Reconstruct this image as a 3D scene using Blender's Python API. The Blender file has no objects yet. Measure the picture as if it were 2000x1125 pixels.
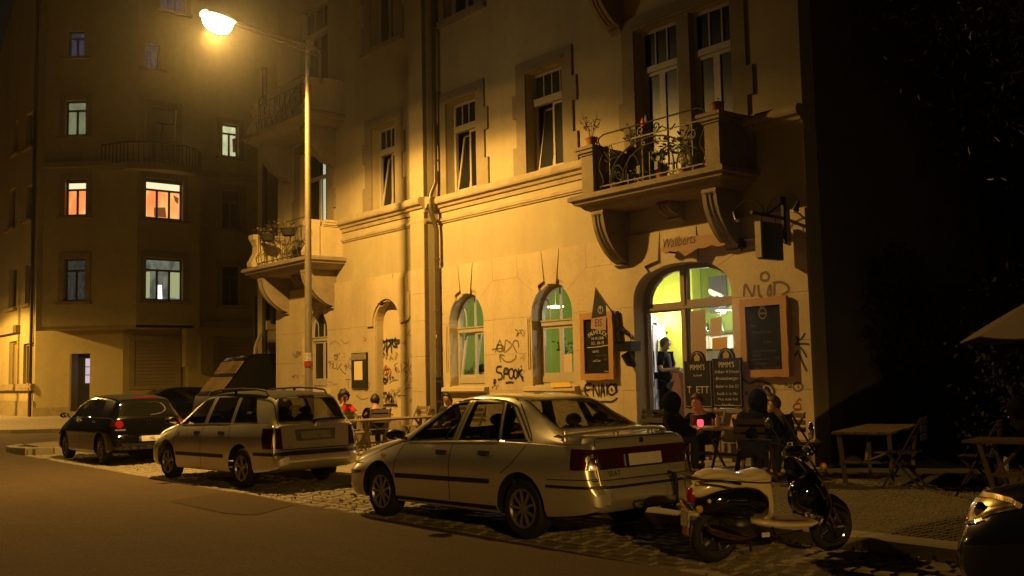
import bpy, bmesh, math, random
from mathutils import Vector, Matrix
from mathutils.bvhtree import BVHTree
R = math.radians
random.seed(7)
scn = bpy.context.scene
COL = scn.collection

# ------------------------------------------------------------------ camera, world, lights, exposure
CAM_F, CAM_YAW, CAM_PITCH, CAM_ROLL, CAM_H = 2003.25, 0.6818302, 0.08685034, 0.02108879, 1.58135947
_f = Vector((-math.cos(CAM_YAW)*math.cos(CAM_PITCH), math.sin(CAM_YAW)*math.cos(CAM_PITCH), math.sin(CAM_PITCH)))
_r = _f.cross(Vector((0, 0, 1))).normalized(); _u = _r.cross(_f)
_c, _s = math.cos(CAM_ROLL), math.sin(CAM_ROLL)
_r, _u = _c*_r - _s*_u, _s*_r + _c*_u
cam_data = bpy.data.cameras.new('camera'); cam = bpy.data.objects.new('camera', cam_data); COL.objects.link(cam)
cam_data.sensor_width = 36; cam_data.lens = CAM_F/2000*36
cam_data.clip_start = .1; cam_data.clip_end = 600
cam.matrix_world = Matrix(((_r.x, _u.x, -_f.x, 0), (_r.y, _u.y, -_f.y, 0), (_r.z, _u.z, -_f.z, CAM_H), (0, 0, 0, 1)))
scn.camera = cam
world = bpy.data.worlds.new('World'); scn.world = world; world.use_nodes = True
_nt = world.node_tree; _nt.nodes.clear()
_o = _nt.nodes.new('ShaderNodeOutputWorld'); _b = _nt.nodes.new('ShaderNodeBackground'); _k = _nt.nodes.new('ShaderNodeTexSky')
_k.sky_type = 'NISHITA'; _k.sun_disc = False; _k.sun_elevation = R(-4.0); _k.sun_rotation = R(250)
_b.inputs['Strength'].default_value = .03
_nt.links.new(_k.outputs[0], _b.inputs['Color']); _nt.links.new(_b.outputs[0], _o.inputs['Surface'])
scn.view_settings.view_transform = 'Standard'; scn.view_settings.look = 'None'
scn.view_settings.gamma = 1; scn.view_settings.use_curve_mapping = False
scn.view_settings.exposure = 0.0
scn.cycles.use_denoising = True
scn.cycles.sample_clamp_indirect = 4
scn.cycles.max_bounces = 8
scn.cycles.transparent_max_bounces = 24
SODIUM = (1.0, .535, .105)
def spot(name, loc, rot, energy, size, blend, color, radius):
    l = bpy.data.lights.new(name, 'SPOT'); l.energy = energy; l.color = color; l.spot_size = size; l.spot_blend = blend
    l.shadow_soft_size = radius
    o = bpy.data.objects.new(name, l); o.location = loc; o.rotation_euler = rot; COL.objects.link(o); return o
def point(name, loc, energy, color, radius):
    l = bpy.data.lights.new(name, 'POINT'); l.energy = energy; l.color = color; l.shadow_soft_size = radius
    o = bpy.data.objects.new(name, l); o.location = loc; COL.objects.link(o); return o
LAMP = Vector((-17.9, 7.58, 8.28))
LAMP_B = Vector((-59.5, 7.6, 7.1))
LAMP_D = Vector((-43.0, 5.6, 7.1))  # added unseen lamp, brightens the side faces of the corner house
LAMP_C = Vector((13.5, -3.2, 7.1))
E_LAMP = 7300

# ------------------------------------------------------------------ from a pixel of the photograph to a point of the place
def ray(px, py): return _f + (px-1000)/CAM_F*_r - (py-562.5)/CAM_F*_u
def on_y(px, py, Y): d = ray(px, py); t = Y/d.y; return Vector((t*d.x, Y, CAM_H+t*d.z))
def on_x(px, py, X): d = ray(px, py); t = X/d.x; return Vector((X, t*d.y, CAM_H+t*d.z))
def on_z(px, py, Z): d = ray(px, py); t = (Z-CAM_H)/d.z; return Vector((t*d.x, t*d.y, Z))
def on_p(px, py, P, N):
    d = ray(px, py); c = Vector((0, 0, CAM_H)); t = (Vector(P)-c).dot(N)/d.dot(N); return c+t*d

# ------------------------------------------------------------------ mesh builder
class MB:
    def __init__(s): s.v = []; s.f = []
    def add(s, vs, fs):
        n = len(s.v); s.v += [Vector(v) for v in vs]; s.f += [tuple(i+n for i in f) for f in fs]; return s
    def box(s, x0, x1, y0, y1, z0, z1):
        vs = [(x0,y0,z0),(x1,y0,z0),(x1,y1,z0),(x0,y1,z0),(x0,y0,z1),(x1,y0,z1),(x1,y1,z1),(x0,y1,z1)]
        return s.add(vs, [(0,3,2,1),(4,5,6,7),(0,1,5,4),(1,2,6,5),(2,3,7,6),(3,0,4,7)])
    def bar(s, a, b, w, h, up=(0,0,1)):
        a = Vector(a); b = Vector(b); d = (b-a).normalized(); u = Vector(up)
        if abs(d.dot(u)) > .98: u = Vector((1,0,0))
        sd = d.cross(u).normalized(); u = sd.cross(d)
        vs = [p+sd*(i*w/2)+u*(j*h/2) for p in (a, b) for i, j in ((-1,-1),(1,-1),(1,1),(-1,1))]
        return s.add(vs, [(0,1,2,3),(7,6,5,4),(0,4,5,1),(1,5,6,2),(2,6,7,3),(3,7,4,0)])
    def tube(s, pts, r, n=8, cap=True):
        pts = [Vector(p) for p in pts]; rs = r if isinstance(r, (list, tuple)) else [r]*len(pts)
        base = len(s.v); prev = None
        for i, p in enumerate(pts):
            d = (pts[min(i+1, len(pts)-1)]-pts[max(i-1, 0)]).normalized()
            if prev is None:
                u = Vector((0,0,1)) if abs(d.z) < .9 else Vector((1,0,0)); prev = d.cross(u).normalized()
            a = (prev - d*prev.dot(d)).normalized(); prev = a; b = d.cross(a)
            for k in range(n):
                t = 2*math.pi*k/n; s.v.append(p+(a*math.cos(t)+b*math.sin(t))*rs[i])
        for i in range(len(pts)-1):
            for k in range(n):
                a = base+i*n+k; b = base+i*n+(k+1) % n; s.f.append((a, b, b+n, a+n))
        if cap:
            s.f.append(tuple(base+k for k in reversed(range(n)))); m = base+(len(pts)-1)*n; s.f.append(tuple(m+k for k in range(n)))
        return s
    def lathe(s, prof, n=24, c=(0,0,0), axis='z', a0=0, a1=2*math.pi):
        full = abs(a1-a0-2*math.pi) < 1e-6; m = n if full else n+1; base = len(s.v); c = Vector(c)
        for (r, h) in prof:
            for k in range(m):
                t = a0+(a1-a0)*k/n; p = (r*math.cos(t), r*math.sin(t), h)
                if axis == 'y': p = (p[0], p[2], p[1])
                if axis == 'x': p = (p[2], p[0], p[1])
                s.v.append(c+Vector(p))
        for i in range(len(prof)-1):
            for k in range(n if full else n):
                k2 = (k+1) % m if full else k+1
                a = base+i*m+k; b = base+i*m+k2; s.f.append((a, b, b+m, a+m))
        return s
    def sphere(s, c, r, n=14, m=9, sc=(1,1,1)):
        prof = [(math.sin(math.pi*i/m)*r, -math.cos(math.pi*i/m)*r) for i in range(m+1)]
        prof[0] = (1e-4, -r); prof[-1] = (1e-4, r)
        b = len(s.v); s.lathe(prof, n); c = Vector(c)
        for i in range(b, len(s.v)): v = s.v[i]; s.v[i] = Vector((v.x*sc[0], v.y*sc[1], v.z*sc[2]))+c
        return s
    def prism(s, poly, fn, d0, d1):
        n = len(poly); b = [fn(p[0], p[1], d0) for p in poly]+[fn(p[0], p[1], d1) for p in poly]
        return s.add(b, [tuple(range(n)), tuple(reversed(range(n, 2*n)))]+[(i, i+n, (i+1) % n+n, (i+1) % n) for i in range(n)])
    def grid(s, rows, closed=False):
        b = len(s.v); m = len(rows[0])
        for r in rows: s.v += [Vector(p) for p in r]
        for i in range(len(rows)-1):
            for k in range(m if closed else m-1):
                a = b+i*m+k; c = b+i*m+(k+1) % m; s.f.append((a, c, c+m, a+m))
        return s
    def mesh(s, name, m=None, off=None, inv=None, fix=True):
        me = bpy.data.meshes.new(name)
        vs = s.v
        if inv is not None: vs = [inv @ v for v in vs]
        me.from_pydata([tuple(v) for v in vs], [], s.f); me.validate()
        if fix:
            bm = bmesh.new(); bm.from_mesh(me); bmesh.ops.recalc_face_normals(bm, faces=bm.faces[:]); bm.to_mesh(me); bm.free()
        if m: me.materials.append(m)
        return me

XF = {}
def thing(name, label, cat, loc=(0,0,0), rz=0, group=None, kind=None):
    o = bpy.data.objects.new(name, None); COL.objects.link(o); o.empty_display_size = .1
    o.location = loc; o.rotation_euler = (0, 0, rz)
    XF[o] = Matrix.Translation(Vector(loc)) @ Matrix.Rotation(rz, 4, 'Z')
    if kind: o['kind'] = kind
    else: o['label'] = label; o['category'] = cat
    if group: o['group'] = group
    return o
def part(name, src, m, parent=None, smooth=None, world=True, label=None, fix=True):
    """one mesh object; src is an MB or a mesh; with world=True the coordinates are the place's own"""
    if isinstance(src, MB):
        inv = XF[parent].inverted() if (parent is not None and world) else None
        src = src.mesh(name, m, inv=inv, fix=fix)
    o = bpy.data.objects.new(name, src); COL.objects.link(o)
    if parent is not None: o.parent = parent; XF[o] = XF[parent]
    else: XF[o] = Matrix.Identity(4)
    if smooth is not None:
        for p in src.polygons: p.use_smooth = True
        src.set_sharp_from_angle(angle=R(smooth))
    if label: o['label'] = label
    return o
def single(name, src, m, label, cat, group=None, smooth=None, loc=None):
    """a thing that is one mesh, its origin set at loc"""
    if isinstance(src, MB):
        if loc is None:
            xs = [v.x for v in src.v]; ys = [v.y for v in src.v]; loc = ((min(xs)+max(xs))/2, (min(ys)+max(ys))/2, min(v.z for v in src.v))
        src = src.mesh(name, m, inv=Matrix.Translation(-Vector(loc)))
    o = part(name, src, m, None, smooth); o.location = loc or (0,0,0); XF[o] = Matrix.Translation(Vector(loc or (0,0,0)))
    o['label'] = label; o['category'] = cat
    if group: o['group'] = group
    return o
def struct(name, mb, m, smooth=None, kind='structure'):
    o = part(name, mb, m, None, smooth); o['kind'] = kind; return o
def share(name, me, loc, parent, rot=(0,0,0), scale=(1,1,1)):
    """another object on a shared mesh, placed in the place's own coordinates under parent"""
    o = bpy.data.objects.new(name, me); COL.objects.link(o); o.parent = parent
    o.location = XF[parent].inverted() @ Vector(loc) if parent is not None else loc
    o.rotation_euler = rot; o.scale = scale; return o
def copy_tree(o, parent=None):
    c = o.copy(); COL.objects.link(c)
    if parent is not None: c.parent = parent
    for ch in [x for x in o.children]: copy_tree(ch, c)
    return c

def plate(polys, fn, d0, d1):
    """filled outline with holes, thickness from d0 to d1; fn(u, v, d) gives the point"""
    cu = bpy.data.curves.new('tmp', 'CURVE'); cu.dimensions = '2D'; cu.fill_mode = 'BOTH'; cu.extrude = .5
    for poly in polys:
        sp = cu.splines.new('POLY'); sp.points.add(len(poly)-1)
        for i, p in enumerate(poly): sp.points[i].co = (p[0], p[1], 0, 1)
        sp.use_cyclic_u = True
    ob = bpy.data.objects.new('tmp', cu); me = bpy.data.meshes.new_from_object(ob)
    mb = MB(); mb.v = [fn(v.co.x, v.co.y, d0 if v.co.z > 0 else d1) for v in me.vertices]
    mb.f = [tuple(p.vertices) for p in me.polygons]
    bpy.data.objects.remove(ob); bpy.data.curves.remove(cu); bpy.data.meshes.remove(me)
    bm = bmesh.new()
    vs = [bm.verts.new(v) for v in mb.v]
    for f in mb.f:
        try: bm.faces.new([vs[i] for i in f])
        except ValueError: pass
    bmesh.ops.remove_doubles(bm, verts=bm.verts[:], dist=1e-4); bm.verts.index_update()
    out = MB(); out.v = [v.co.copy() for v in bm.verts]; out.f = [tuple(v.index for v in f.verts) for f in bm.faces]; bm.free()
    return out
def FY(Y): return lambda u, v, d: Vector((u, Y+d, v))          # facade facing -y; d grows into the wall
def text_mb(s, size, fn, depth=.004, align='CENTER', jitter=0, shear=0):
    cu = bpy.data.curves.new('tmp', 'FONT'); cu.body = s; cu.size = size; cu.align_x = align; cu.align_y = 'CENTER'; cu.resolution_u = 2
    cu.shear = shear
    ob = bpy.data.objects.new('tmp', cu); me = bpy.data.meshes.new_from_object(ob); rg = random.Random(len(s)*31)
    mb = MB(); mb.v = [fn(v.co.x+rg.uniform(-1,1)*jitter, v.co.y+rg.uniform(-1,1)*jitter, 0) for v in me.vertices]; mb.f = [tuple(p.vertices) for p in me.polygons]
    bpy.data.objects.remove(ob); bpy.data.curves.remove(cu); bpy.data.meshes.remove(me); return mb
def ribbon(mb, pts, w, fn, d=0):
    """a flat brush stroke through 2D points"""
    P = [Vector((p[0], p[1])) for p in pts]
    # smooth the line a little
    Q = []
    for i in range(len(P)-1):
        p0 = P[max(i-1,0)]; p1 = P[i]; p2 = P[i+1]; p3 = P[min(i+2, len(P)-1)]
        for k in range(4):
            t = k/4; Q.append(.5*((2*p1)+(p2-p0)*t+(2*p0-5*p1+4*p2-p3)*t*t+(3*p1-p0-3*p2+p3)*t**3))
    Q.append(P[-1]); rows = []
    for i, q in enumerate(Q):
        t = Q[min(i+1, len(Q)-1)]-Q[max(i-1, 0)]
        if t.length < 1e-6: t = Vector((1, 0))
        n = Vector((-t.y, t.x)).normalized()*w/2*(.6 if i in (0, len(Q)-1) else 1)
        a = q+n; b = q-n; rows.append([fn(a.x, a.y, d), fn(b.x, b.y, d)])
    mb.grid(rows); return mb
def lerp(a, b, t): return a+(b-a)*t
def curve1(pts):
    """monotone piecewise cubic through (x, y) pairs"""
    xs = [p[0] for p in pts]; ys = [p[1] for p in pts]; n = len(xs)
    d = [(ys[i+1]-ys[i])/(xs[i+1]-xs[i]) for i in range(n-1)]
    m = [d[0]]+[0 if d[i-1]*d[i] <= 0 else 2*d[i-1]*d[i]/(d[i-1]+d[i]) for i in range(1, n-1)]+[d[-1]]
    def f(x):
        if x <= xs[0]: return ys[0]
        if x >= xs[-1]: return ys[-1]
        i = 0
        while x > xs[i+1]: i += 1
        h = xs[i+1]-xs[i]; t = (x-xs[i])/h
        return (1+2*t)*(1-t)**2*ys[i]+t*(1-t)**2*h*m[i]+t*t*(3-2*t)*ys[i+1]+t*t*(t-1)*h*m[i+1]
    return f

# ------------------------------------------------------------------ materials
_M = {}
def mat(name, col, rough=.6, metal=0, spec=.5, coat=0, noise=None, bump=None, emit=None, alpha=None, trans=0, sheen=0, coord='Object'):
    """noise = (scale, second colour, amount[, detail]); bump = (scale, strength, distance)"""
    if name in _M: return _M[name]
    m = bpy.data.materials.new(name); m.use_nodes = True; nt = m.node_tree; b = nt.nodes['Principled BSDF']
    b.inputs['Base Color'].default_value = (*col, 1); b.inputs['Roughness'].default_value = rough; b.inputs['Metallic'].default_value = metal
    b.inputs['Specular IOR Level'].default_value = spec; b.inputs['Coat Weight'].default_value = coat; b.inputs['Coat Roughness'].default_value = .04
    if trans: b.inputs['Transmission Weight'].default_value = trans
    if alpha is not None: b.inputs['Alpha'].default_value = alpha
    tc = nt.nodes.new('ShaderNodeTexCoord')
    if noise:
        cur = None
        for k, nz in enumerate(noise if isinstance(noise, list) else [noise]):
            n = nt.nodes.new('ShaderNodeTexNoise'); n.inputs['Scale'].default_value = nz[0]; n.inputs['Detail'].default_value = 6; n.inputs['Roughness'].default_value = .62
            if len(nz) > 3:
                mp = nt.nodes.new('ShaderNodeMapping'); mp.inputs['Scale'].default_value = nz[3]
                nt.links.new(tc.outputs[coord], mp.inputs[0]); nt.links.new(mp.outputs[0], n.inputs['Vector'])
            else: nt.links.new(tc.outputs[coord], n.inputs['Vector'])
            rp = nt.nodes.new('ShaderNodeMapRange'); rp.inputs['From Min'].default_value = .36; rp.inputs['From Max'].default_value = .68
            rp.inputs['To Max'].default_value = nz[2]
            mx = nt.nodes.new('ShaderNodeMix'); mx.data_type = 'RGBA'
            nt.links.new(n.outputs['Fac'], rp.inputs['Value']); nt.links.new(rp.outputs[0], mx.inputs['Factor'])
            if cur is None: mx.inputs['A'].default_value = (*col, 1)
            else: nt.links.new(cur, mx.inputs['A'])
            mx.inputs['B'].default_value = (*nz[1], 1); cur = mx.outputs['Result']
        nt.links.new(cur, b.inputs['Base Color'])
    if bump:
        n = nt.nodes.new('ShaderNodeTexNoise'); n.inputs['Scale'].default_value = bump[0]; n.inputs['Detail'].default_value = 5
        nt.links.new(tc.outputs[coord], n.inputs['Vector'])
        bp = nt.nodes.new('ShaderNodeBump'); bp.inputs['Strength'].default_value = bump[1]; bp.inputs['Distance'].default_value = bump[2]
        nt.links.new(n.outputs['Fac'], bp.inputs['Height']); nt.links.new(bp.outputs[0], b.inputs['Normal'])
    if emit: b.inputs['Emission Color'].default_value = (*emit[0], 1); b.inputs['Emission Strength'].default_value = emit[1]
    _M[name] = m; return m
def glassmat(name, tint=(.9,.93,.9), a=.12, rough=.02):
    """thin pane: mostly clear, mirrors at grazing angles"""
    if name in _M: return _M[name]
    m = bpy.data.materials.new(name); m.use_nodes = True; nt = m.node_tree; nt.nodes.remove(nt.nodes['Principled BSDF'])
    out = nt.nodes['Material Output']; tr = nt.nodes.new('ShaderNodeBsdfTransparent'); tr.inputs[0].default_value = (*tint, 1)
    gl = nt.nodes.new('ShaderNodeBsdfGlossy'); gl.inputs['Roughness'].default_value = rough
    lw = nt.nodes.new('ShaderNodeLayerWeight'); lw.inputs['Blend'].default_value = .5; fr = nt.nodes.new('ShaderNodeMath'); fr.operation = 'POWER'; fr.inputs[1].default_value = 4; nt.links.new(lw.outputs['Facing'], fr.inputs[0])
    ad = nt.nodes.new('ShaderNodeMath'); ad.operation = 'ADD'; ad.use_clamp = True; ad.inputs[1].default_value = a*.4
    mx = nt.nodes.new('ShaderNodeMixShader'); nt.links.new(fr.outputs[0], ad.inputs[0]); nt.links.new(ad.outputs[0], mx.inputs[0])
    nt.links.new(tr.outputs[0], mx.inputs[1]); nt.links.new(gl.outputs[0], mx.inputs[2]); nt.links.new(mx.outputs[0], out.inputs[0])
    _M[name] = m; return m
sandstone = mat('sandstone', (.56,.46,.30), .85, noise=[(.7,(.42,.34,.22),.8), (6,(.60,.50,.33),.4), (1.3,(.28,.225,.15),.5,(1,1,.25)), (22,(.34,.27,.18),.35)], bump=(55,.35,.01))
stone_dk = mat('weathered sandstone', (.25,.20,.14), .88, noise=[(1.6,(.12,.10,.075),.8), (9,(.32,.26,.18),.35)], bump=(40,.5,.012))
render_hi = mat('cream render', (.46,.40,.26), .9, noise=[(.5,(.38,.33,.21),.7), (5,(.36,.30,.2),.35), (1.0,(.25,.20,.135),.5,(1,1,.2)), (2.7,(.33,.27,.17),.4)], bump=(90,.4,.008))
render_up = mat('pale upper render', (.50,.42,.29), .9, noise=[(.6,(.40,.33,.22),.6), (1.1,(.30,.25,.17),.3,(1,1,.2))], bump=(90,.3,.006))
cornice_m = mat('soiled cornice stone', (.38,.31,.21), .85, noise=[(3,(.22,.175,.12),.8), (14,(.36,.3,.2),.4)], bump=(45,.5,.012))
trim_up = mat('grey stone surround', (.235,.195,.135), .85, noise=[(2.2,(.17,.14,.10),.7), (9,(.27,.22,.15),.4)], bump=(50,.35,.01))
paint_w = mat('white window paint', (.38,.34,.27), .45, noise=(14,(.29,.26,.20),.6))
paint_dk = mat('dark frame paint', (.06,.05,.04), .5)
dark_in = mat('unlit room', (.012,.011,.010), .9)
glass = glassmat('window glass'); glass_dk = mat('dark window glass', (.012,.012,.014), .34, spec=.25)
iron = mat('grey wrought iron', (.05,.044,.036), .55, metal=.3, noise=(30,(.08,.07,.055),.6))
blackmetal = mat('black metal', (.012,.012,.012), .35, metal=.3)
zinc = mat('zinc downpipe', (.13,.11,.085), .35, metal=.6, noise=(9,(.08,.07,.05),.6))
wood_dk = mat('dark oiled wood', (.085,.05,.028), .6, noise=(10,(.05,.03,.018),.8,(1,8,8)), bump=(30,.3,.004))
wood_w = mat('weathered grey wood', (.20,.155,.10), .7, noise=(8,(.12,.09,.06),.8,(1,9,9)), bump=(30,.3,.004))
# ------------------------------------------------------------------ ground, road, pavements
asphalt = mat('asphalt', (.120,.082,.053), .90, spec=.2, noise=[(.30,(.068,.047,.031),.9), (.8,(.165,.113,.075),.8,(.22,1.5,1)), (3.2,(.068,.047,.031),.55), (16,(.055,.04,.026),.5), (42,(.19,.14,.095),.7), (95,(.05,.036,.024),.55)], bump=(130,1.0,.02), coord='Object')
patch_m = mat('asphalt patch', (.078,.054,.036), .95, spec=.12, noise=[(1.2,(.080,.058,.040),.7), (34,(.11,.08,.057),.5), (70,(.10,.075,.05),.4)], bump=(240,.8,.009))
seam_m = mat('tar seam', (.094,.068,.045), .7, noise=(5,(.08,.058,.038),.8))
cob_m = mat('cobble granite', (.26,.225,.16), .75, noise=[(3,(.18,.155,.11),.7), (40,(.30,.26,.2),.4)], bump=(70,.5,.006))
cob_b = mat('worn brown cobble', (.21,.17,.115), .8, noise=[(4,(.15,.12,.08),.7)], bump=(70,.5,.006))
joint_m = mat('sand joint', (.07,.058,.04), .95, noise=(25,(.045,.05,.025),.6), bump=(80,.5,.01))
kerb_m = mat('kerb granite', (.30,.26,.19), .75, noise=[(2,(.22,.19,.135),.7), (50,(.34,.3,.23),.4)], bump=(70,.4,.005))
slab_m = mat('paving slab', (.27,.225,.155), .85, noise=[(1.4,(.19,.16,.11),.7), (30,(.31,.26,.19),.35)], bump=(60,.4,.005))
ROAD_E, KERB, WALK = 6.42, 8.15, .12
m = MB(); m.box(-160,120,-120,160,-.6,-.12); struct('ground', m, mat('earth', (.05,.04,.03), .95))
m = MB()
xs = [-160,-60,-40,-30,-24,-18,-12,-6,0,10,60]
def crown(y): return -.012-.00045*(y-1.0)**2
YS = (-40,-20,-10,-5,0,2,4,5.5,6.43)
def zroad(y):
    for a, b in zip(YS[:-1], YS[1:]):
        if a <= y <= b: t = (y-a)/(b-a); return lerp(max(crown(a),-.1), max(crown(b),-.1), t)
    return -.03
rows = []
for y in (-40,-20,-10,-5,0,2,4,5.5,6.43): rows.append([(x, y, max(crown(y), -.1)) for x in xs])
for r in rows: pass
m.grid(rows)
struct('road', m, asphalt)
m = MB(); m.grid([[(-160,6.4,-.030),(-27.6,6.4,-.030)],[(-160,60,-.030),(-27.6,60,-.030)]]); struct('side_road', m, asphalt)
# darker repair and tar seams lying on the road
m = MB(); pp = [on_z(*q, -.016) for q in ((330,979),(470,955),(575,985),(500,1006),(440,1003))]
qs = []
for a, b in zip(pp, pp[1:]+pp[:1]): qs += [a.lerp(b, k/6) for k in range(6)]
cc = sum(pp, Vector((0,0,0)))/5; rings = [[(lerp(q.x,cc.x,t), lerp(q.y,cc.y,t), zroad(lerp(q.y,cc.y,t))+.006) for q in qs] for t in (0,.25,.5,.75,.97)]
m.grid(rings, closed=True); m.f.append(tuple(range(len(m.v)-30, len(m.v)))); struct('road_patch', m, patch_m)
# parking strip of big setts
strip = struct('parking_strip', MB().box(-26.4, 1.5, ROAD_E-.02, KERB+.05, -.12, -.035), joint_m)
XF[strip] = Matrix.Identity(4)
rg = random.Random(3)
def sett(w, d, h, sd):
    q = random.Random(sd); b = .022; m = MB()
    def ring(i, z, jit): return [(-w/2+i+q.uniform(-1,1)*jit, -d/2+i+q.uniform(-1,1)*jit, z), (w/2-i, -d/2+i+q.uniform(-1,1)*jit, z), (w/2-i+q.uniform(-1,1)*jit, d/2-i, z+q.uniform(-1,1)*jit*.3), (-w/2+i, d/2-i, z)]
    A = ring(0, -.08, .006); B = ring(.003, h-.018, .006); C = ring(b, h, .008)
    m.add(A+B+C, [(8,9,10,11)]+[(i, (i+1) % 4, (i+1) % 4+4, i+4) for i in range(4)]+[(i+4, (i+1) % 4+4, (i+1) % 4+8, i+8) for i in range(4)])
    return m
SETT = []
for k in range(10):
    me = sett(1, 1, 0, k).mesh('cobblestone', cob_m if k % 3 else cob_b); SETT.append(me)
# unit stones scaled: keep bevel sizes sane by building at three real sizes instead
SIZES = [(.20,.155), (.17,.15), (.23,.16), (.30,.155)]
SETT = {}
for i, (w, d) in enumerate(SIZES):
    for k in range(4): SETT[i, k] = sett(w-.012, d-.012, 0, i*7+k).mesh('cobblestone', cob_m if (k+i) % 3 else cob_b)
stones = []
y = ROAD_E+.08; row = 0
while y < KERB-.06:
    x = -26.3+rg.uniform(0,.2)
    while x < 1.2:
        i = 3 if row < 2 else rg.choice((0,0,1,2)); w = SIZES[i][0]
        stones.append((x+w/2, y+rg.uniform(-.006,.006)+.012*math.sin(x*1.7+row), i, rg.randrange(4), rg.uniform(-.010,.006), rg.uniform(-.03,.03))); x += w
    y += .158; row += 1
def under(x, y):     # seen directly, not under a parked car
    for a, b in ((-24.9,-20.6),(-18.3,-14.0),(-11.3,-7.0)):
        if a+.5 < x < b-.1 and y > 6.75: return 1
    return 0
stones.sort(key=lambda s: (math.hypot(s[0], s[1]) + (30 if under(s[0], s[1]) else 0) + (40 if s[0] > -3.3 else 0)))
rest = MB()
for n, (x, y, i, k, dz, rz) in enumerate(stones):
    if n < 300: share('cobblestone', SETT[i, k], (x, y, -.012+dz), strip, (rg.uniform(-.02,.02), rg.uniform(-.02,.02), rz))
    else:
        me = SETT[i, k]; M = Matrix.Translation((x, y, -.012+dz)) @ Matrix.Rotation(rz, 4, 'Z')
        rest.add([M @ v.co for v in me.vertices], [tuple(p.vertices) for p in me.polygons])
o = part('cobblestone_field', rest, cob_m, strip, fix=False); o['kind'] = 'stuff'

# the pavement, its kerb and its slabs
bulb = [on_z(*q, WALK) for q in ((130,874),(98,870),(60,868),(30,868),(14,872),(22,878),(45,882),(85,888),(128,890))]
walk = struct('sidewalk', MB().box(-27.4, 3, KERB+.28, 13.6, -.12, WALK-.03), joint_m)
part('sidewalk_base', MB().box(-9.4, 3, 13.6, 40, -.12, WALK-.03), joint_m, walk)
part('sidewalk_base', MB().box(-29.2,-26.9, 6.75, 40, -.12, WALK-.03), joint_m, walk)
part('corner_paving', MB().box(-29.15,-27.42, 7.0, 40, WALK-.03, WALK), slab_m, walk)
def block(w, d, h, b=.01):
    m = MB(); A = [(-w/2,-d/2,-h),(w/2,-d/2,-h),(w/2,d/2,-h),(-w/2,d/2,-h)]; B = [(x, y, -b) for x, y, z in A]; c = b
    C = [(-w/2+c,-d/2+c,0),(w/2-c,-d/2+c,0),(w/2-c,d/2-c,0),(-w/2+c,d/2-c,0)]
    m.add(A+B+C, [(8,9,10,11)]+[(i, (i+1) % 4, (i+1) % 4+4, i+4) for i in range(4)]+[(i+4, (i+1) % 4+4, (i+1) % 4+8, i+8) for i in range(4)]); return m
kb = block(1.03, .30, .26, .015).mesh('kerb_stone', kerb_m)
x = -26.6
while x < 2.5:
    share('kerb_stone', kb, (x, KERB+.15, WALK), walk, (0, 0, rg.uniform(-.004,.004))); x += 1.04
# the kerb bends out round the corner
arc = [Vector((-26.6, 8.0)), Vector((-26.75, 7.2)), Vector((-27.1, 6.72)), Vector((-27.8, 6.56)), Vector((-28.5, 6.62)), Vector((-29.1, 7.1)), Vector((-29.35, 8.0)), Vector((-29.4, 9.0)), Vector((-29.4,10)), Vector((-29.4,11)), Vector((-29.4,12))]
for a, b in zip(arc[:-1], arc[1:]):
    d = b-a; me = block(d.length+.01, .22, .24, .012).mesh('kerb_stone', kerb_m); c = (a+b)/2
    share('kerb_stone', me, (c.x, c.y, WALK), walk, (0, 0, math.atan2(d.y, d.x)))
sl = [block(.98, .62, .05, .008).mesh('paving_slab', slab_m), block(.98, .62, .05, .012).mesh('paving_slab', slab_m)]
y = KERB+.31+.33; row = 0
while y < 13.3:
    x = -26.2+(row % 2)*.5
    while x < -9.0:
        share('paving_slab', rg.choice(sl), (x, y, WALK+rg.uniform(-.003,.003)), walk, (rg.uniform(-.003,.003), rg.uniform(-.003,.003), 0)); x += 1.0
    y += .64; row += 1
mo = MB(); y = KERB+.34
while y < 12.4:
    x = -8.55
    while x < -1.2:
        s = .033; z = WALK-.004+rg.uniform(-.004,.004); jx, jy = rg.uniform(-.006,.006), rg.uniform(-.006,.006)
        c = [(x-s+jx, y-s+jy), (x+s+jx, y-s), (x+s, y+s+jy), (x-s, y+s)]
        mo.add([(a, b, WALK-.035) for a, b in c]+[(a+(x-a)*.25, b+(y-b)*.25, z) for a, b in c], [(4,5,6,7)]+[(i, (i+1) % 4, (i+1) % 4+4, i+4) for i in range(4)])
        x += .077
    y += .077
mos = part('mosaic_setts', mo, mat('small dark setts', (.17,.145,.105), .8, noise=[(2,(.11,.095,.07),.8), (30,(.2,.17,.12),.5)]), walk, fix=False); mos['kind'] = 'stuff'
m = MB().box(-9.4, 3, 12.45, 40, -.1, WALK-.012); part('garden_paving', m, mat('trodden earth', (.06,.05,.035), .95, noise=(6,(.035,.03,.02),.7), bump=(20,.5,.02)), walk)
# far pavement across the side street
m = MB(); far = [(-160,8.6),(-41,8.6),(-39.6,9.2),(-38.9,10.4),(-38.6,12),(-38.6,70),(-160,70)]
m.prism(far, lambda u, v, d: Vector((u, v, d)), -.1, .10); fw = struct('far_sidewalk', m, slab_m)

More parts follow.
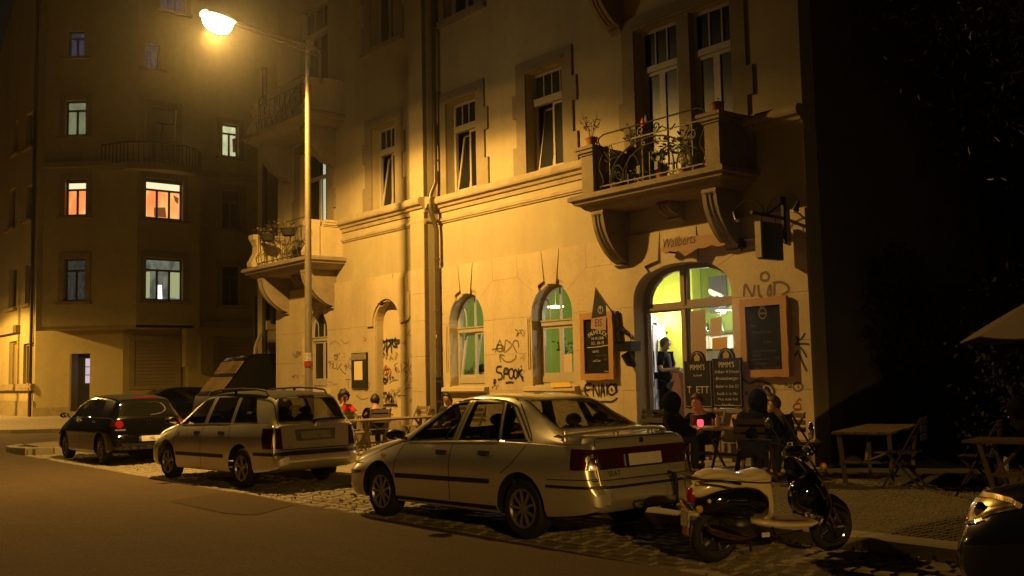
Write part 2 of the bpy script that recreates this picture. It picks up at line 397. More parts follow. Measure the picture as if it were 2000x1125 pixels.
# ------------------------------------------------------------------ the cafe building
YR, YL = 13.54, 13.25                 # front planes right and left of the projecting pier
cafe = thing('cafe_building', 'sandstone corner house with arched cafe windows and iron balconies behind the parked cars', 'building', (-18, 13.6, 0))
def arch_loop(cx, r, zs, z0, n=16, rise=None):
    rise = r if rise is None else rise
    return [(cx-r, z0), (cx+r, z0)]+[(cx+r*math.cos(math.pi*k/n), zs+rise*math.sin(math.pi*k/n)) for k in range(n+1)]
def rect(x0, x1, z0, z1): return [(x0,z0),(x1,z0),(x1,z1),(x0,z1)]
A1 = dict(cx=-18.33, r=.64, zs=2.82, z0=1.42); A2 = dict(cx=-15.45, r=.62, zs=2.82, z0=1.42)
D = dict(cx=-12.03, r=1.13, zs=2.82, z0=.30)
AL = dict(cx=-24.72, r=.62, zs=2.88, z0=1.42); NI = dict(cx=-21.14, r=.56, zs=2.92, z0=.62)
def dl(n=20):
    """the wide door opening with a flattened arch"""
    c, r, zs = D['cx'], D['r'], D['zs']
    return [(c-r,D['z0']),(c+r,D['z0'])]+[(c+r*math.copysign(abs(math.cos(math.pi*k/n))**.8, math.cos(math.pi*k/n)), zs+.70*math.sin(math.pi*k/n)**.75) for k in range(n+1)]
W1 = (-19.02,-17.86, 5.78, 7.92); W2 = (-16.14,-14.98, 5.78, 7.92); W0 = (-21.84,-20.74, 5.78, 7.86)
BD = (-12.98,-10.72, 4.9, 7.95)
BL = (-25.7,-24.1, 4.9, 7.9)
UP = [(-21.84,-20.74), (-19.02,-17.86), (-16.14,-14.98), (-12.98,-10.72)]
holesR = [arch_loop(A1['cx'],A1['r'],A1['zs'],A1['z0']), arch_loop(A2['cx'],A2['r'],A2['zs'],A2['z0']), dl(), rect(*W1), rect(*W2), rect(*BD)]
holesR += [rect(a, b, 9.95, 12.0) for a, b in UP[1:3]]+[rect(UP[3][0], UP[3][1], 9.2, 12)]
part('wall', plate([rect(-19.42,-9.4,.0,13.4)]+holesR, FY(YR+.06), 0, .34), render_hi, cafe)
holesL = [arch_loop(AL['cx'],AL['r'],AL['zs'],AL['z0']), rect(*W0), rect(*BL), rect(UP[0][0],UP[0][1],9.95,12), rect(-25.7,-24.1,9.2,12), arch_loop(NI['cx'],NI['r'],NI['zs'],NI['z0'])]
part('wall', plate([rect(-27.1,-19.42,.0,13.4)]+holesL, FY(YL+.06), 0, .34), render_hi, cafe)
part('blind_niche_wall', MB().box(-21.8,-20.5,YL+.24,YL+.3,.5,3.6), mat('painted niche render', (.56,.46,.29), .85, noise=[(1.2,(.46,.37,.24),.6)]), cafe)
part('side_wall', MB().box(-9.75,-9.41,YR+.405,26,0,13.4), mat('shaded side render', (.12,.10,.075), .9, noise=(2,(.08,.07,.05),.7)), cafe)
part('side_wall', MB().box(-27.4,-27.1,YL+.4,20,0,13.4), render_hi, cafe)
# stones of the ground floor: each block its own piece, joints left open
JT = .0028
def shrink(poly, e=JT):
    cx = sum(p[0] for p in poly)/len(poly); cz = sum(p[1] for p in poly)/len(poly); out = []
    for p in poly:
        dx, dz = p[0]-cx, p[1]-cz; L = math.hypot(dx, dz) or 1; out.append((p[0]-dx/L*e*1.3, p[1]-dz/L*e*1.3))
    return out
def stone(poly, Y, m=sandstone, th=.07, d=0, name='stone_block'):
    o = plate([shrink(poly)], FY(Y), d, th); return part(name, o, m, cafe)
def arcpts(A, t0, t1, n=8, rise=None):
    rr = A['r']; rz = rise or A['r']
    if A is D:
        f = lambda t: (A['cx']+rr*math.copysign(abs(math.cos(t))**.8, math.cos(t)), A['zs']+.70*abs(math.sin(t))**.75)
    else: f = lambda t: (A['cx']+rr*math.cos(t), A['zs']+rz*math.sin(t))
    return [f(lerp(t0, t1, k/n)) for k in range(n+1)]
TOP = 4.13; PB = 3.66
def notched(A, side, Y):
    """voussoir beside the keystone, cut back in a small step next to it"""
    s = 1 if side > 0 else -1; ang = math.pi/2
    k0 = ang-s*R(15); k1 = ang-s*R(46) if A is not D else ang-s*R(44)
    a = arcpts(A, k1, k0, 6)
    nt = arcpts(A, ang-s*R(34), ang-s*R(17), 4)
    c = Vector((A['cx'], A['zs']))
    out = a[:1]+[p for p in arcpts(A, k1, ang-s*R(36), 3)][1:]
    out += [tuple(c+(Vector(p)-c)*1.17) for p in nt]
    kx = A['cx']+s*(.20 if A is not D else .42)
    return out, kx
def arch_stones(A, xl, xr, Y):
    kt = .21 if A is not D else .36
    kang = R(15) if A is not D else R(17)
    key = arcpts(A, math.pi/2+kang, math.pi/2-kang, 4)
    stone([*key, (A['cx']+kt+.06, TOP), (A['cx']-kt-.06, TOP)], Y, d=-.003)
    for s in (-1, 1):
        a, kx = notched(A, s, Y); pb = xr if s > 0 else xl
        poly = a+[(A['cx']+s*(kt+.07), TOP), (pb, TOP), (pb, PB)]
        if s < 0: poly = poly
        stone(poly, Y)
def pier_stones(Aleft, Aright, x0, x1, Y, bx0, bx1):
    """pier between two arches: top block, the big stone that carries the springing and the courses below"""
    stone(rect(bx0, bx1, PB, TOP), Y)
    L = arcpts(Aleft, 0, R(44) if Aleft is not D else R(46), 6) if Aleft else [(x0, 2.82), (x0, PB)]
    Rr = arcpts(Aright, math.pi-(R(44) if Aright is not D else R(46)), math.pi, 6) if Aright else [(x1, PB), (x1, 2.82)]
    stone([(x0, 2.82)]+L[1:]+[(bx0, PB), (bx1, PB)]+Rr[:-1]+[(x1, 2.82)], Y)
def courses(x0, x1, Y, zs=(.52, 1.30, 2.07, 2.82), nv=None, jamb=(1, 1)):
    z0 = .12
    for k, z1 in enumerate(zs):
        w = x1-x0
        if k == 0: cuts = [x0, (x0+x1)/2, x1] if w > 1.4 else [x0, x1]
        elif w < .9: cuts = [x0, x1]
        else:
            j = .34 if k % 2 else .52
            cuts = [x0]+([x0+j] if jamb[0] else [])+([x0+w*.5] if w > 1.9 else [])+([x1-j] if jamb[1] else [])+[x1]
        for a, b in zip(cuts[:-1], cuts[1:]): stone(rect(a, b, z0, z1), Y, d=-.03 if k == 0 else .0, m=stone_dk if k == 0 else sandstone)
        z0 = z1
e1l, e1r = A1['cx']-A1['r'], A1['cx']+A1['r']; e2l, e2r = A2['cx']-A2['r'], A2['cx']+A2['r']; edl, edr = D['cx']-D['r'], D['cx']+D['r']
arch_stones(A1, -19.2, -17.35, YR); arch_stones(A2, -16.5, -14.4, YR); arch_stones(D, -13.72, -10.55, YR)
pier_stones(A1, A2, e1r, e2l, YR, -17.35, -16.5); pier_stones(A2, D, e2r, edl, YR, -14.4, -13.72)
pier_stones(D, None, edr, -9.4, YR, -10.55, -9.4)
stone([(-19.42, 2.82), (-19.42, TOP), (-19.2, TOP), (-19.2, PB)]+arcpts(A1, math.pi-R(44), math.pi, 6), YR)
courses(-19.42, e1l, YR); courses(e1r, e2l, YR); courses(e2r, edl, YR); courses(edr, -9.4, YR)
for A in (A1, A2):
    x0, x1 = A['cx']-A['r'], A['cx']+A['r']
    stone(rect(x0, x1, .12, .52), YR, m=stone_dk, d=-.03); stone(rect(x0, x1, .52, 1.24), YR)
# moulded jamb strips on the left of each arch
for A, Y in ((A1,YR),(A2,YR),(AL,YL)):
    x = A['cx']-A['r']; m = MB()
    m.box(x-.135,x-.105,Y-.02,Y+.02,1.75,2.79); m.box(x-.075,x-.045,Y-.02,Y+.02,1.75,2.79); m.box(x-.15,x-.02,Y-.012,Y+.02,2.77,2.81)
    part('jamb_moulding', m, sandstone, cafe)
# left block
def slabL(poly, d=0): stone(poly, YL, d=d)
arch_stones(NI, -22.2, -20.1, YL)
stone([(-19.44,2.92),(-19.44,TOP),(-20.1,TOP),(-20.1,PB)]+arcpts(NI, R(44), 0, 6)+[], YL)
stone([(-22.2,PB),(-22.2,TOP),(-23.2,TOP),(-23.2,2.92)]+[(NI['cx']-NI['r'],2.92)]+arcpts(NI, math.pi, math.pi-R(44), 6)[1:], YL)
stone(rect(-23.6,-23.2,2.92,TOP), YL)
arch_stones(AL, -25.6, -23.6, YL)
stone([(AL['cx']-AL['r'],2.92),(-27.1,2.92),(-27.1,TOP),(-25.6,TOP),(-25.6,PB)]+arcpts(AL, math.pi-R(44), math.pi, 6)[:-1], YL)
stone([(-23.6,2.92),(-23.6,PB)]+arcpts(AL, R(44), 0, 6)[:-1]+[(AL['cx']+AL['r'],2.92)], YL)
courses(-27.1, AL['cx']-AL['r'], YL, (.52,1.3,2.1,2.92)); courses(AL['cx']+AL['r'], NI['cx']-NI['r'], YL, (.52,1.3,2.1,2.92)); courses(NI['cx']+NI['r'], -20.02, YL, (.52,1.3,2.1,2.92))
stone(rect(AL['cx']-AL['r'],AL['cx']+AL['r'],.12,.52), YL, m=stone_dk, d=-.03); stone(rect(AL['cx']-AL['r'],AL['cx']+AL['r'],.52,1.24), YL)
stone(rect(NI['cx']-NI['r'],NI['cx']+NI['r'],.12,.62), YL, m=stone_dk, d=-.03)
# the raised hood round the blind niche
N0 = NI
hood = [(-22.02,2.9),(N0['cx']-N0['r']-.06,2.9)]+[(N0['cx']+(N0['r']+.06)*math.cos(t), 2.92+(N0['r']+.06)*math.sin(t)) for t in [math.pi*(1-k/12) for k in range(13)]]+[(N0['cx']+N0['r']+.06,3.02),(-20.16,3.02),(-20.1,3.08),(-20.1,3.60),(-20.22,3.60),(-20.22,3.95),(-21.0,3.95),(-21.2,3.6),(-21.05,3.62)]
hood = [(-22.02,2.9),(N0['cx']-N0['r']-.06,2.9)]+[(N0['cx']+(N0['r']+.06)*math.cos(t), 2.92+(N0['r']+.06)*math.sin(t)) for t in [math.pi*(1-k/12) for k in range(13)]]+[(-20.16,2.98),(-20.1,3.04),(-20.1,3.62),(-20.2,3.62),(-20.2,4.0),(-22.02,4.0)]
part('niche_hood', plate([hood], FY(YL), -.05, .0), sandstone, cafe)
for z0, z1 in ((.12,.52),(.52,1.3),(1.3,2.1),(2.1,2.92),(2.92,3.55),(3.55,4.13)):
    part('stone_block', MB().box(-20.0+JT,-19.44,YL-.06,YL+.35,z0+JT,z1-JT), stone_dk if z0 < .2 else sandstone, cafe)
part('pier', MB().box(-20.0,-19.44,YL-.05,YL+.36,4.13,13.4), render_hi, cafe)
for z0, z1 in ((.12,2.1),(2.1,4.13),(4.14,5.14),(5.29,5.41),(5.8,9.2),(9.2,13.4)): part('pier_side', MB().box(-19.438,-19.424,YL-.045,YR-.002,z0,z1-.006), mat('shade-dark stone', (.13,.10,.065), .9, noise=(3,(.07,.055,.036),.7)), cafe)  # shade of the pier's side face put into this dark stone colour
# string course and cornice
def course(x0, x1, Y, prof, name, m, ends=True):
    mb = MB(); mb.prism([(Y-d, z) for d, z in prof], lambda u, v, d: Vector((d, u, v)), x0, x1); return part(name, mb, m, cafe)
corn = [(-.1,5.42),(.03,5.42),(.05,5.50),(.10,5.52),(.13,5.58),(.20,5.60),(.22,5.64),(.22,5.70),(.18,5.76),(-.1,5.78)]
mould = [(-.1,5.16),(.025,5.16),(.03,5.19),(.055,5.20),(.055,5.245),(.035,5.27),(-.1,5.27)]
def brk(x0, x1, Y, prof, nm, m):
    """a long moulding is a run of stones laid end to end"""
    n = max(1, round((x1-x0)/1.35)); w = (x1-x0)/n
    for k in range(n): course(x0+k*w+.003, x0+(k+1)*w-.003, Y, prof, nm, m)
brk(-19.42,-13.72, YR+.05, corn, 'cornice_stone', cornice_m); brk(-19.42,-13.72, YR+.05, mould, 'moulding', cornice_m)
brk(-10.44,-9.36, YR+.05, corn, 'cornice_stone', cornice_m)
brk(-23.38,-20.0, YL+.05, corn, 'cornice_stone', cornice_m); brk(-23.38,-20.0, YL+.05, mould, 'moulding', cornice_m)
for pf, nm in ((corn,'cornice_stone'), (mould,'moulding')):
    mb = MB(); mb.prism([(YL-.0-d, z) for d, z in pf], lambda u, v, d: Vector((d, u, v)), -20.04, -19.42)
    mb.prism([(-19.45+d, z) for d, z in pf], lambda u, v, d: Vector((u, d, v)), YL-.03, YR+.05); part(nm, mb, cornice_m, cafe)
brk(-27.3,-26.95, YL+.05, corn, 'cornice_stone', cornice_m)
# stone surrounds of the upper windows with their stepped quoins
def surround(x0, x1, z0, z1, Y, top=True):
    a = .30; b = .42
    zs = [z0, z0+.62, z0+1.25, z0+1.75, z1+.24]
    L = [(x0-b, z0), (x0-b, zs[1]), (x0-a, zs[1]), (x0-a, zs[2]), (x0-b, zs[2]), (x0-b, zs[3]), (x0-a, zs[3]), (x0-a, z1+.26)]
    Rr = [(x1+a, z1+.26), (x1+a, zs[3]), (x1+b, zs[3]), (x1+b, zs[2]), (x1+a, zs[2]), (x1+a, zs[1]), (x1+b, zs[1]), (x1+b, z0)]
    outer = L+Rr+[(x1, z0), (x1, z1), (x0, z1), (x0, z0)]
    part('window_surround', plate([outer], FY(Y+.06), -.05, .0), trim_up, cafe)
    m = MB(); m.box(x0-.05,x1+.05,Y-.02,Y+.01,z1+.05,z1+.10); part('surround_moulding', m, trim_up, cafe)
surround(*W1, YR); surround(*W2, YR); surround(*W0, YL); surround(*BD, YR); surround(*BL, YL)
for (a, b), Y in zip(UP, (YL,YR,YR,YR)): surround(a, b, 9.85 if b > -11 else 9.95, 12.0, Y); part('window_sill', MB().box(a-.42,b+.42,Y-.06,Y+.1,9.78,9.90), trim_up, cafe)
# --- windows
def win_frame(x0, x1, z0, z1, y, w=.07, dep=.07, arch=None):
    outer = rect(x0, x1, z0, z1) if arch is None else arch_loop((x0+x1)/2, (x1-x0)/2, arch, z0)
    inner = rect(x0+w, x1-w, z0+w, z1-w) if arch is None else arch_loop((x0+x1)/2, (x1-x0)/2-w, arch, z0+w)
    return plate([outer, inner], FY(y), 0, dep)
def kid(nm, mb, m, par, **k): return part(nm, mb, m, par, **k)
def upper_window(x0, x1, z0, z1, Y, pane=glass_dk, room=True, tilt=1):
    """a tall casement: three-light top, two lower sashes, one tilted inwards"""
    y = Y+.26; zt = z1-.62
    fr = win_frame(x0, x1, z0, z1, y)
    fr.box(x0+.06,x1-.06,y-.045,y+.06,zt-.07,zt+.05); fr.box(x0+.02,x1-.02,y-.06,y,zt+.05,zt+.075)
    w = part('window', fr, paint_w, cafe)
    part('window_back', MB().box(x0-.1,x1+.1,y+.5,y+.52,z0-.1,z1+.1), dark_in, cafe)
    n = 4 if x1-x0 > .9 else 3
    m = MB()
    for k in range(1, n): xx = lerp(x0+.07, x1-.07, k/n); m.box(xx-.014,xx+.014,y+.005,y+.045,zt+.05,z1-.07)
    kid('glazing_bar', m, paint_w, w)
    for k in range(n):
        a, b = lerp(x0+.07, x1-.07, k/n), lerp(x0+.07, x1-.07, (k+1)/n)
        kid('pane', MB().box(a,b,y+.028,y+.034,zt+.05,z1-.07), pane, w)
    xm = (x0+x1)/2
    for k, (a, b) in enumerate(((x0+.07,xm),(xm,x1-.07))):
        s = plate([rect(a,b,z0+.07,zt-.07), rect(a+.055,b-.055,z0+.135,zt-.13)], lambda u, v, d: Vector((u, y+d+.01, v)), 0, .045)
        g = MB().box(a+.055,b-.055,y+.03,y+.036,z0+.135,zt-.13)
        if k == 0 and tilt:
            for q in (s, g):
                q.v = [Vector((v.x, v.y+(v.z-z0-.07)*.16, v.z)) for v in q.v]
        kid('sash', s, paint_w, w); kid('pane', g, pane, w)
    return w
upper_window(*W1, YR); upper_window(*W2, YR); upper_window(*W0, YL)
for (a, b), Y in list(zip(UP, (YL,YR,YR,YR)))[:3]: upper_window(a, b, 9.95, 12.0, Y, tilt=0)
# balcony doors in two lights with a stone mullion between
def balcony_doors(x0, x1, z0, z1, Y, mull=True):
    xm = (x0+x1)/2
    if mull: part('mullion', MB().box(xm-.14,xm+.14,Y+.10,Y+.34,z0,z1), trim_up, cafe)
    for a, b in ((x0, xm-.14), (xm+.14, x1)) if mull else ((x0, x1),):
        y = Y+.24; zt = z1-.75
        fr = win_frame(a, b, z0, z1, y); fr.box(a+.06,b-.06,y-.03,y+.06,zt-.06,zt+.06); w = part('window', fr, paint_w if mull else paint_w, cafe)
        m = MB()
        for k in (1, 2): xx = lerp(a+.07, b-.07, k/3); m.box(xx-.015,xx+.015,y,y+.04,zt+.06,z1-.07)
        kid('glazing_bar', m, paint_w, w)
        for k in range(3): kid('pane', MB().box(lerp(a+.07,b-.07,k/3),lerp(a+.07,b-.07,(k+1)/3),y+.028,y+.034,zt+.06,z1-.07), glass_dk, w)
        m2 = (a+b)/2
        for c, d in ((a+.07,m2),(m2,b-.07)):
            kid('sash', plate([rect(c,d,z0+.07,zt-.06), rect(c+.07,d-.07,z0+.45,zt-.13)], FY(y), .0, .045), paint_w, w)
            kid('pane', MB().box(c+.07,d-.07,y+.028,y+.034,z0+.45,zt-.13), glass_dk, w)
    part('window_back', MB().box(x0-.1,x1+.1,Y+.75,Y+.77,z0-.1,z1+.1), dark_in, cafe)
balcony_doors(*BD, YR)
balcony_doors(UP[3][0], UP[3][1], 9.2, 12.0, YR)
balcony_doors(-25.7,-24.1,9.2,12.0, YL, mull=False)
# the left balcony door stands partly open with light behind
lit_pale = mat('pale lit room', (.3,.32,.28), .8, emit=((.75,.85,.6), .55))
fr = win_frame(*BL, YL+.24); fr.box(BL[0]+.06,BL[1]-.06,YL+.21,YL+.3,7.1,7.2); fr.box(-24.95,-24.87,YL+.24,YL+.3,4.9,7.1); w = part('window', fr, paint_w, cafe)
kid('pane', MB().box(-25.63,-24.95,YL+.27,YL+.276,5.0,7.1), glass_dk, w); kid('pane', MB().box(-24.62,-24.17,YL+.27,YL+.276,5.0,7.83), glass_dk, w)
kid('pane', MB().box(-25.63,-24.95,YL+.27,YL+.276,7.2,7.83), glass_dk, w)
part('lit_curtain', MB().box(-24.88,-24.62,YL+.33,YL+.34,4.9,7.85), lit_pale, cafe)
part('window_back', MB().box(-25.8,-24.0,YL+.75,YL+.77,4.8,8), dark_in, cafe)
# --- arched ground floor windows
def arched(A, Y, open_sash=True, gl=glass):
    y = Y+.24; x0, x1 = A['cx']-A['r'], A['cx']+A['r']; zt = A['zs']-.16
    top = A['zs']+A['r']
    fr = win_frame(x0, x1, A['z0'], None, y, .06, .08, arch=A['zs'])
    fr.box(x0+.05,x1-.05,y-.03,y+.08,zt-.05,zt+.04); fr.box(x0+.02,x1-.02,y-.05,y+.0,zt+.04,zt+.065); fr.box(x0+.05,x1-.05,y-.02,y+.07,A['z0']+.05,A['z0']+.17)
    w = part('window', fr, paint_w, cafe)
    m = MB(); m.box(A['cx']-.02,A['cx']+.02,y+.01,y+.05,zt+.04,top-.05)
    for s in (-1, 1):
        m.tube([(A['cx']+s*.34, y+.03, zt+.04), (A['cx']+s*.34, y+.03, zt+.30), (A['cx']+s*.37, y+.03, zt+.42), (A['cx']+s*.46, y+.03, zt+.55)], .014, 6)
    kid('glazing_bar', m, paint_w, w)
    pl = plate([[(px, pz) for px, pz in arch_loop(A['cx'], A['r']-.05, A['zs'], zt+.04)]], FY(y), .03, .036); kid('pane', pl, gl, w)
    for k, (a, b) in enumerate(((x0+.06,A['cx']),(A['cx'],x1-.06))):
        z0 = A['z0']+.17
        s = plate([rect(a,b,z0,zt-.05), rect(a+.05,b-.05,z0+.07,zt-.11)], lambda u, v, d: Vector((u, y+d+.005, v)), 0, .045)
        g = MB().box(a+.05,b-.05,y+.03,y+.036,z0+.07,zt-.11)
        if k == 0 and open_sash:
            for q in (s, g): q.v = [Vector((v.x, v.y+(v.z-z0)*.17, v.z)) for v in q.v]
        kid('sash', s, paint_w, w); kid('pane', g, gl, w)
    return w
arched(A1, YR); arched(A2, YR, False); arched(AL, YL, False, glass_dk)
part('window_back', MB().box(-25.5,-24,YL+.6,YL+.62,1.2,3.7), dark_in, cafe)
for A, Y in ((A1,YR),(A2,YR),(AL,YL)):
    mb = MB(); mb.prism([(Y+.3,1.43),(Y-.13,1.38),(Y-.14,1.30),(Y-.06,1.25),(Y+.3,1.25)], lambda u, v, d: Vector((d, u, v)), A['cx']-A['r']-.16, A['cx']+A['r']+.16)
    part('window_sill', mb, sandstone, cafe)
# --- downpipe between the two parts
pipe = MB(); px_ = -19.27; py_ = YR-.10
pipe.tube([(px_,py_,.2),(px_,py_,5.0),(px_,py_-.12,5.35),(px_,py_-.16,5.5),(px_,py_-.16,5.8),(px_,py_-.02,6.1),(px_,py_,13)], .055, 12)
for z in (1.05,1.5,2.3,3.1,4.3,5.2,6.6,8.2,9.8,11.4): pipe.lathe([(.056,z),(.068,z+.005),(.068,z+.04),(.056,z+.045)], 12, (px_,py_-(.16 if 5.4 < z < 5.9 else 0),0))
part('downpipe', pipe, zinc, cafe, smooth=40)
m = MB(); m.tube([(px_,py_,.12),(px_,py_,1.62)], .066, 12); part('pipe_boot', m, blackmetal, cafe, smooth=40)
# stickers on the pipe
rg = random.Random(12)
for k in range(11):
    z = 1.7+k*.115+rg.uniform(-.02,.02); a0 = R(-150+rg.uniform(-18,18)); h = rg.uniform(.05,.09); m = MB()
    rows = [[(px_+.0575*math.cos(a0+j*.22), py_+.0575*math.sin(a0+j*.22), zz) for j in range(4+rg.randrange(3))] for zz in (z, z+h)]
    m.grid(rows); part('sticker', m, mat('sticker %d' % (k % 4), [(.6,.58,.5),(.1,.1,.1),(.45,.12,.08),(.5,.45,.3)][k % 4], .5, noise=(60,(.08,.08,.08),.9)), cafe)
# --- balconies
def scroll(mb, c, r0, turns, a0, Y, w=.012, dirn=1):
    pts = []
    n = int(14*turns)
    for k in range(n+1):
        t = k/n; r = r0*(1-t*.85); a = a0+dirn*2*math.pi*turns*t; pts.append((c[0]+r*math.cos(a), Y, c[1]+r*math.sin(a)))
    mb.tube(pts, w, 5)
def corbel(x, Y, z1, depth, h, w=.30):
    prof = [(Y+.1, z1), (Y-depth, z1), (Y-depth-.02, z1-.06)]
    for k in range(13):
        t = k/12; a = t*math.pi/2
        prof.append((Y-.04-(depth-.04)*(math.cos(a)**.75*.88+.12*(1-t)), z1-.10-(h-.16)*(t*.75+.25*math.sin(a))))
    prof += [(Y-.08, z1-h+.02), (Y+.1, z1-h-.06)]
    m = MB(); m.prism(prof, lambda u, v, d: Vector((d, u, v)), x-w/2, x+w/2)
    part('corbel', m, stone_dk, cafe)
    ri = [(p[0]-.012, p[1]-.008) for p in prof[2:-3]]
    m = MB(); m.grid([[(x+dx, u-.012, v) for u, v in ri] for dx in (-.035, -.02)]); m.grid([[(x+dx, u-.012, v) for u, v in ri] for dx in (.02, .035)])
    for sx_ in (-.045, .045):
        m = MB(); m.tube([(x+sx_,u,v) for u, v in ri], .012, 4); part('corbel_rib', m, stone_dk, cafe)
def balcony(x0, x1, Y, yf, zs, zc, style):
    """zs: top of the slab, zc: top of the caps; yf: front plane"""
    sl = [(.12,-.28),(.12,-.23),(.05,-.19),(-.06,-.17),(-.10,-.10),(-.16,-.08),(-.16,.0),(.12,.0)]
    m = MB(); prof = [(yf+.1,zs-.30),(yf+.02,zs-.26),(yf-.03,zs-.20),(yf-.12,zs-.17),(yf-.14,zs-.12),(yf-.20,zs-.10),(yf-.20,zs-.03),(yf-.16,zs)]
    rows = []
    for (yy, zz) in prof:
        e = yf-yy; rows.append([(x0-e,Y,zz),(x0-e,yy,zz),(x1+e,yy,zz),(x1+e,Y,zz)])
    rows.append([(x0+.05,Y,zs),(x0+.05,yf+.05,zs),(x1-.05,yf+.05,zs),(x1-.05,Y,zs)])
    rows.insert(0, [(x0+.3,Y,zs-.30),(x0+.3,yf+.3,zs-.30),(x1-.3,yf+.3,zs-.30),(x1-.3,Y,zs-.30)])
    m.grid(rows); n = len(m.v); m.f.append((0,1,2,3)); m.f.append((n-4,n-1,n-2,n-3)); part('balcony_slab', m, stone_dk, cafe)
    pw = .30
    for xa in (x0, x1-pw):
        m = MB()
        if style == 'straight':
            m.box(xa,xa+pw,yf,yf+.26,zs,zc-.16)
            for e, a, b in ((.03,zc-.16,zc-.12),(.07,zc-.12,zc-.06),(.10,zc-.06,zc)): m.box(xa-e,xa+pw+e,yf-e,yf+.26+e,a+.001,b)
        else:
            pr = [(yf+.02,zs),(yf-.10,zs+.04),(yf-.12,zs+.14),(yf-.05,zs+.26),(yf+.04,zs+.42),(yf+.06,zs+.62),(yf+.0,zc-.20),(yf-.05,zc-.14),(yf-.07,zc-.04),(yf-.04,zc),(yf+.28,zc),(yf+.28,zs)]
            m.prism(pr, lambda u, v, d: Vector((d, u, v)), xa, xa+pw)
        part('balcony_pillar', m, stone_dk if style == 'straight' else sandstone, cafe)
    for xa, sgn in ((x0, 1), (x1-.18, -1)):
        m = MB(); m.box(xa+.0,xa+.18,yf+.262,Y,zs,zc-.16)
        for e, a, b in ((.03,zc-.16,zc-.12),(.07,zc-.12,zc-.06),(.10,zc-.06,zc)): m.box(xa-e,xa+.18+e,yf+.262+.1,Y,a+.001,b)
        part('parapet', m, stone_dk if style == 'straight' else sandstone, cafe)
    # iron railing
    a, b = x0+pw, x1-pw; z0, z1 = zs+.13, zs+.86; yr = yf+.10; m = MB()
    m.bar((a,yr,z0),(b,yr,z0),.022,.022); m.bar((a,yr,z1),(b,yr,z1),.022,.022); m.tube([(a,yr,z1+.02),(a+.08,yr,z1+.17),(a+.2,yr,z1+.22),(b-.2,yr,z1+.22),(b-.08,yr,z1+.17),(b,yr,z1+.02)],.014,6)
    W = b-a; cx = (a+b)/2
    for t in (0, .13, .3, .5, .7, .87, 1): m.bar((lerp(a,b,t),yr,zs),(lerp(a,b,t),yr,z1 if 0 < t < 1 else z1+.1),.016,.016) if t in (0,1,.13,.87) else m.bar((lerp(a,b,t),yr,zs),(lerp(a,b,t),yr,z0+(.42 if t == .5 else .12)),.014,.014)
    part('railing', m, iron, cafe)
    m = MB()
    if style == 'straight':
        big = [(cx+W*.37*math.cos(t), yr-.012, z0+.02+.66*math.sin(t)) for t in [math.pi*k/20 for k in range(21)]]; m.tube(big, .016, 6)
        big = [(cx+W*.29*math.cos(t)+.1, yr-.012, z0+.02+.55*math.sin(t)) for t in [math.pi*k/16 for k in range(17)]]; m.tube(big, .011, 6)
        for s in (-1, 1):
            m.tube([(cx+s*.40+.17*s*math.cos(t), yr-.01, z0+.02+.42*math.sin(t)) for t in [math.pi*k/12 for k in range(13)]], .013, 6)
            m.tube([(cx+s*.78+.16*math.cos(t), yr-.01, z0+.02+.30*math.sin(t)) for t in [math.pi*k/12 for k in range(13)]], .013, 6)
            scroll(m, (cx+s*.74, z0+.14), .10, 1.3, R(20), yr-.01, .011, s); scroll(m, (cx+s*.98, z0+.52), .12, 1.3, R(200), yr-.01, .011, -s)
            scroll(m, (cx+s*.18, z1+.10), .09, 1.2, R(270), yr-.01, .012, s); scroll(m, (cx+s*.12, z0+.60), .06, 1.2, R(90), yr-.01, .010, -s)
            m.tube([(cx+s*(.22+.1*k), yr-.01, z1+.03+.05*math.sin(k*1.7)) for k in range(5)], .012, 6)
            xx = cx+s*(W/2-.12); m.tube([(xx+.055*math.sin(k*1.05), yr-.01, z0-.02+k*.085) for k in range(11)], .013, 6)
            m.tube([(xx-s*.28, yr-.01, z1-.02), (xx-s*.32, yr-.01, z1-.15), (xx-s*.45, yr-.01, z1-.25), (xx-s*.22, yr-.01, z1-.28), (xx-s*.10, yr-.01, z1-.1)], .012, 6)
        m.box(cx-.3,cx-.22,yr-.02,yr,z0+.08,z0+.22); m.box(cx+.12,cx+.2,yr-.02,yr,z0+.08,z0+.22)
    else:
        for k in range(10):
            xx = lerp(a+.1, b-.1, k/9)
            m.tube([(xx,yr+.0,z1),(xx+.02,yr-.02,z1-.2),(xx,yr+.02,z0+.32),(xx-.02,yr-.12,z0+.15),(xx,yr-.06,zs+.02)], .011, 5)
            if k % 2: scroll(m, (xx+.08, z1-.13), .085, 1.2, 0, yr-.01, .009); scroll(m, (xx-.08, z0+.38), .10, 1.2, 2, yr-.01, .009, -1)
        for s in (-1, 1): m.tube([(cx+s*.1,yr-.02,z0+.1),(cx+s*.5,yr-.02,z0+.5),(cx+s*.9,yr-.02,z1-.05)], .012, 5)
    part('railing_scrollwork', m, iron, cafe)
YFR, YFL = 12.84, 12.38
balcony(-13.70, -10.46, YR+.06, YFR, 4.88, 5.78, 'straight')
balcony(-26.9, -23.36, YL+.06, YFL, 4.77, 5.72, 'curved')
for x in (-13.40, -10.78): corbel(x, YR, 4.58, .62, 1.0)
for x in (-26.4, -23.85): corbel(x, YL, 4.47, .82, 1.0)
corbel(-12.05, YR, 4.58, .35, .30, .3); corbel(-25.1, YL, 4.47, .45, .35, .3)
# the balconies one storey higher, mostly in the dark
balcony(-26.9, -23.36, YL+.06, YFL, 8.55, 9.45, 'curved'); balcony(-13.70, -10.46, YR+.06, YFR, 9.25, 10.1, 'straight')
for x in (-26.4, -23.85): corbel(x, YL, 8.25, .82, 1.0)
for x in (-13.40, -10.78): corbel(x, YR, 8.95, .62, .9)
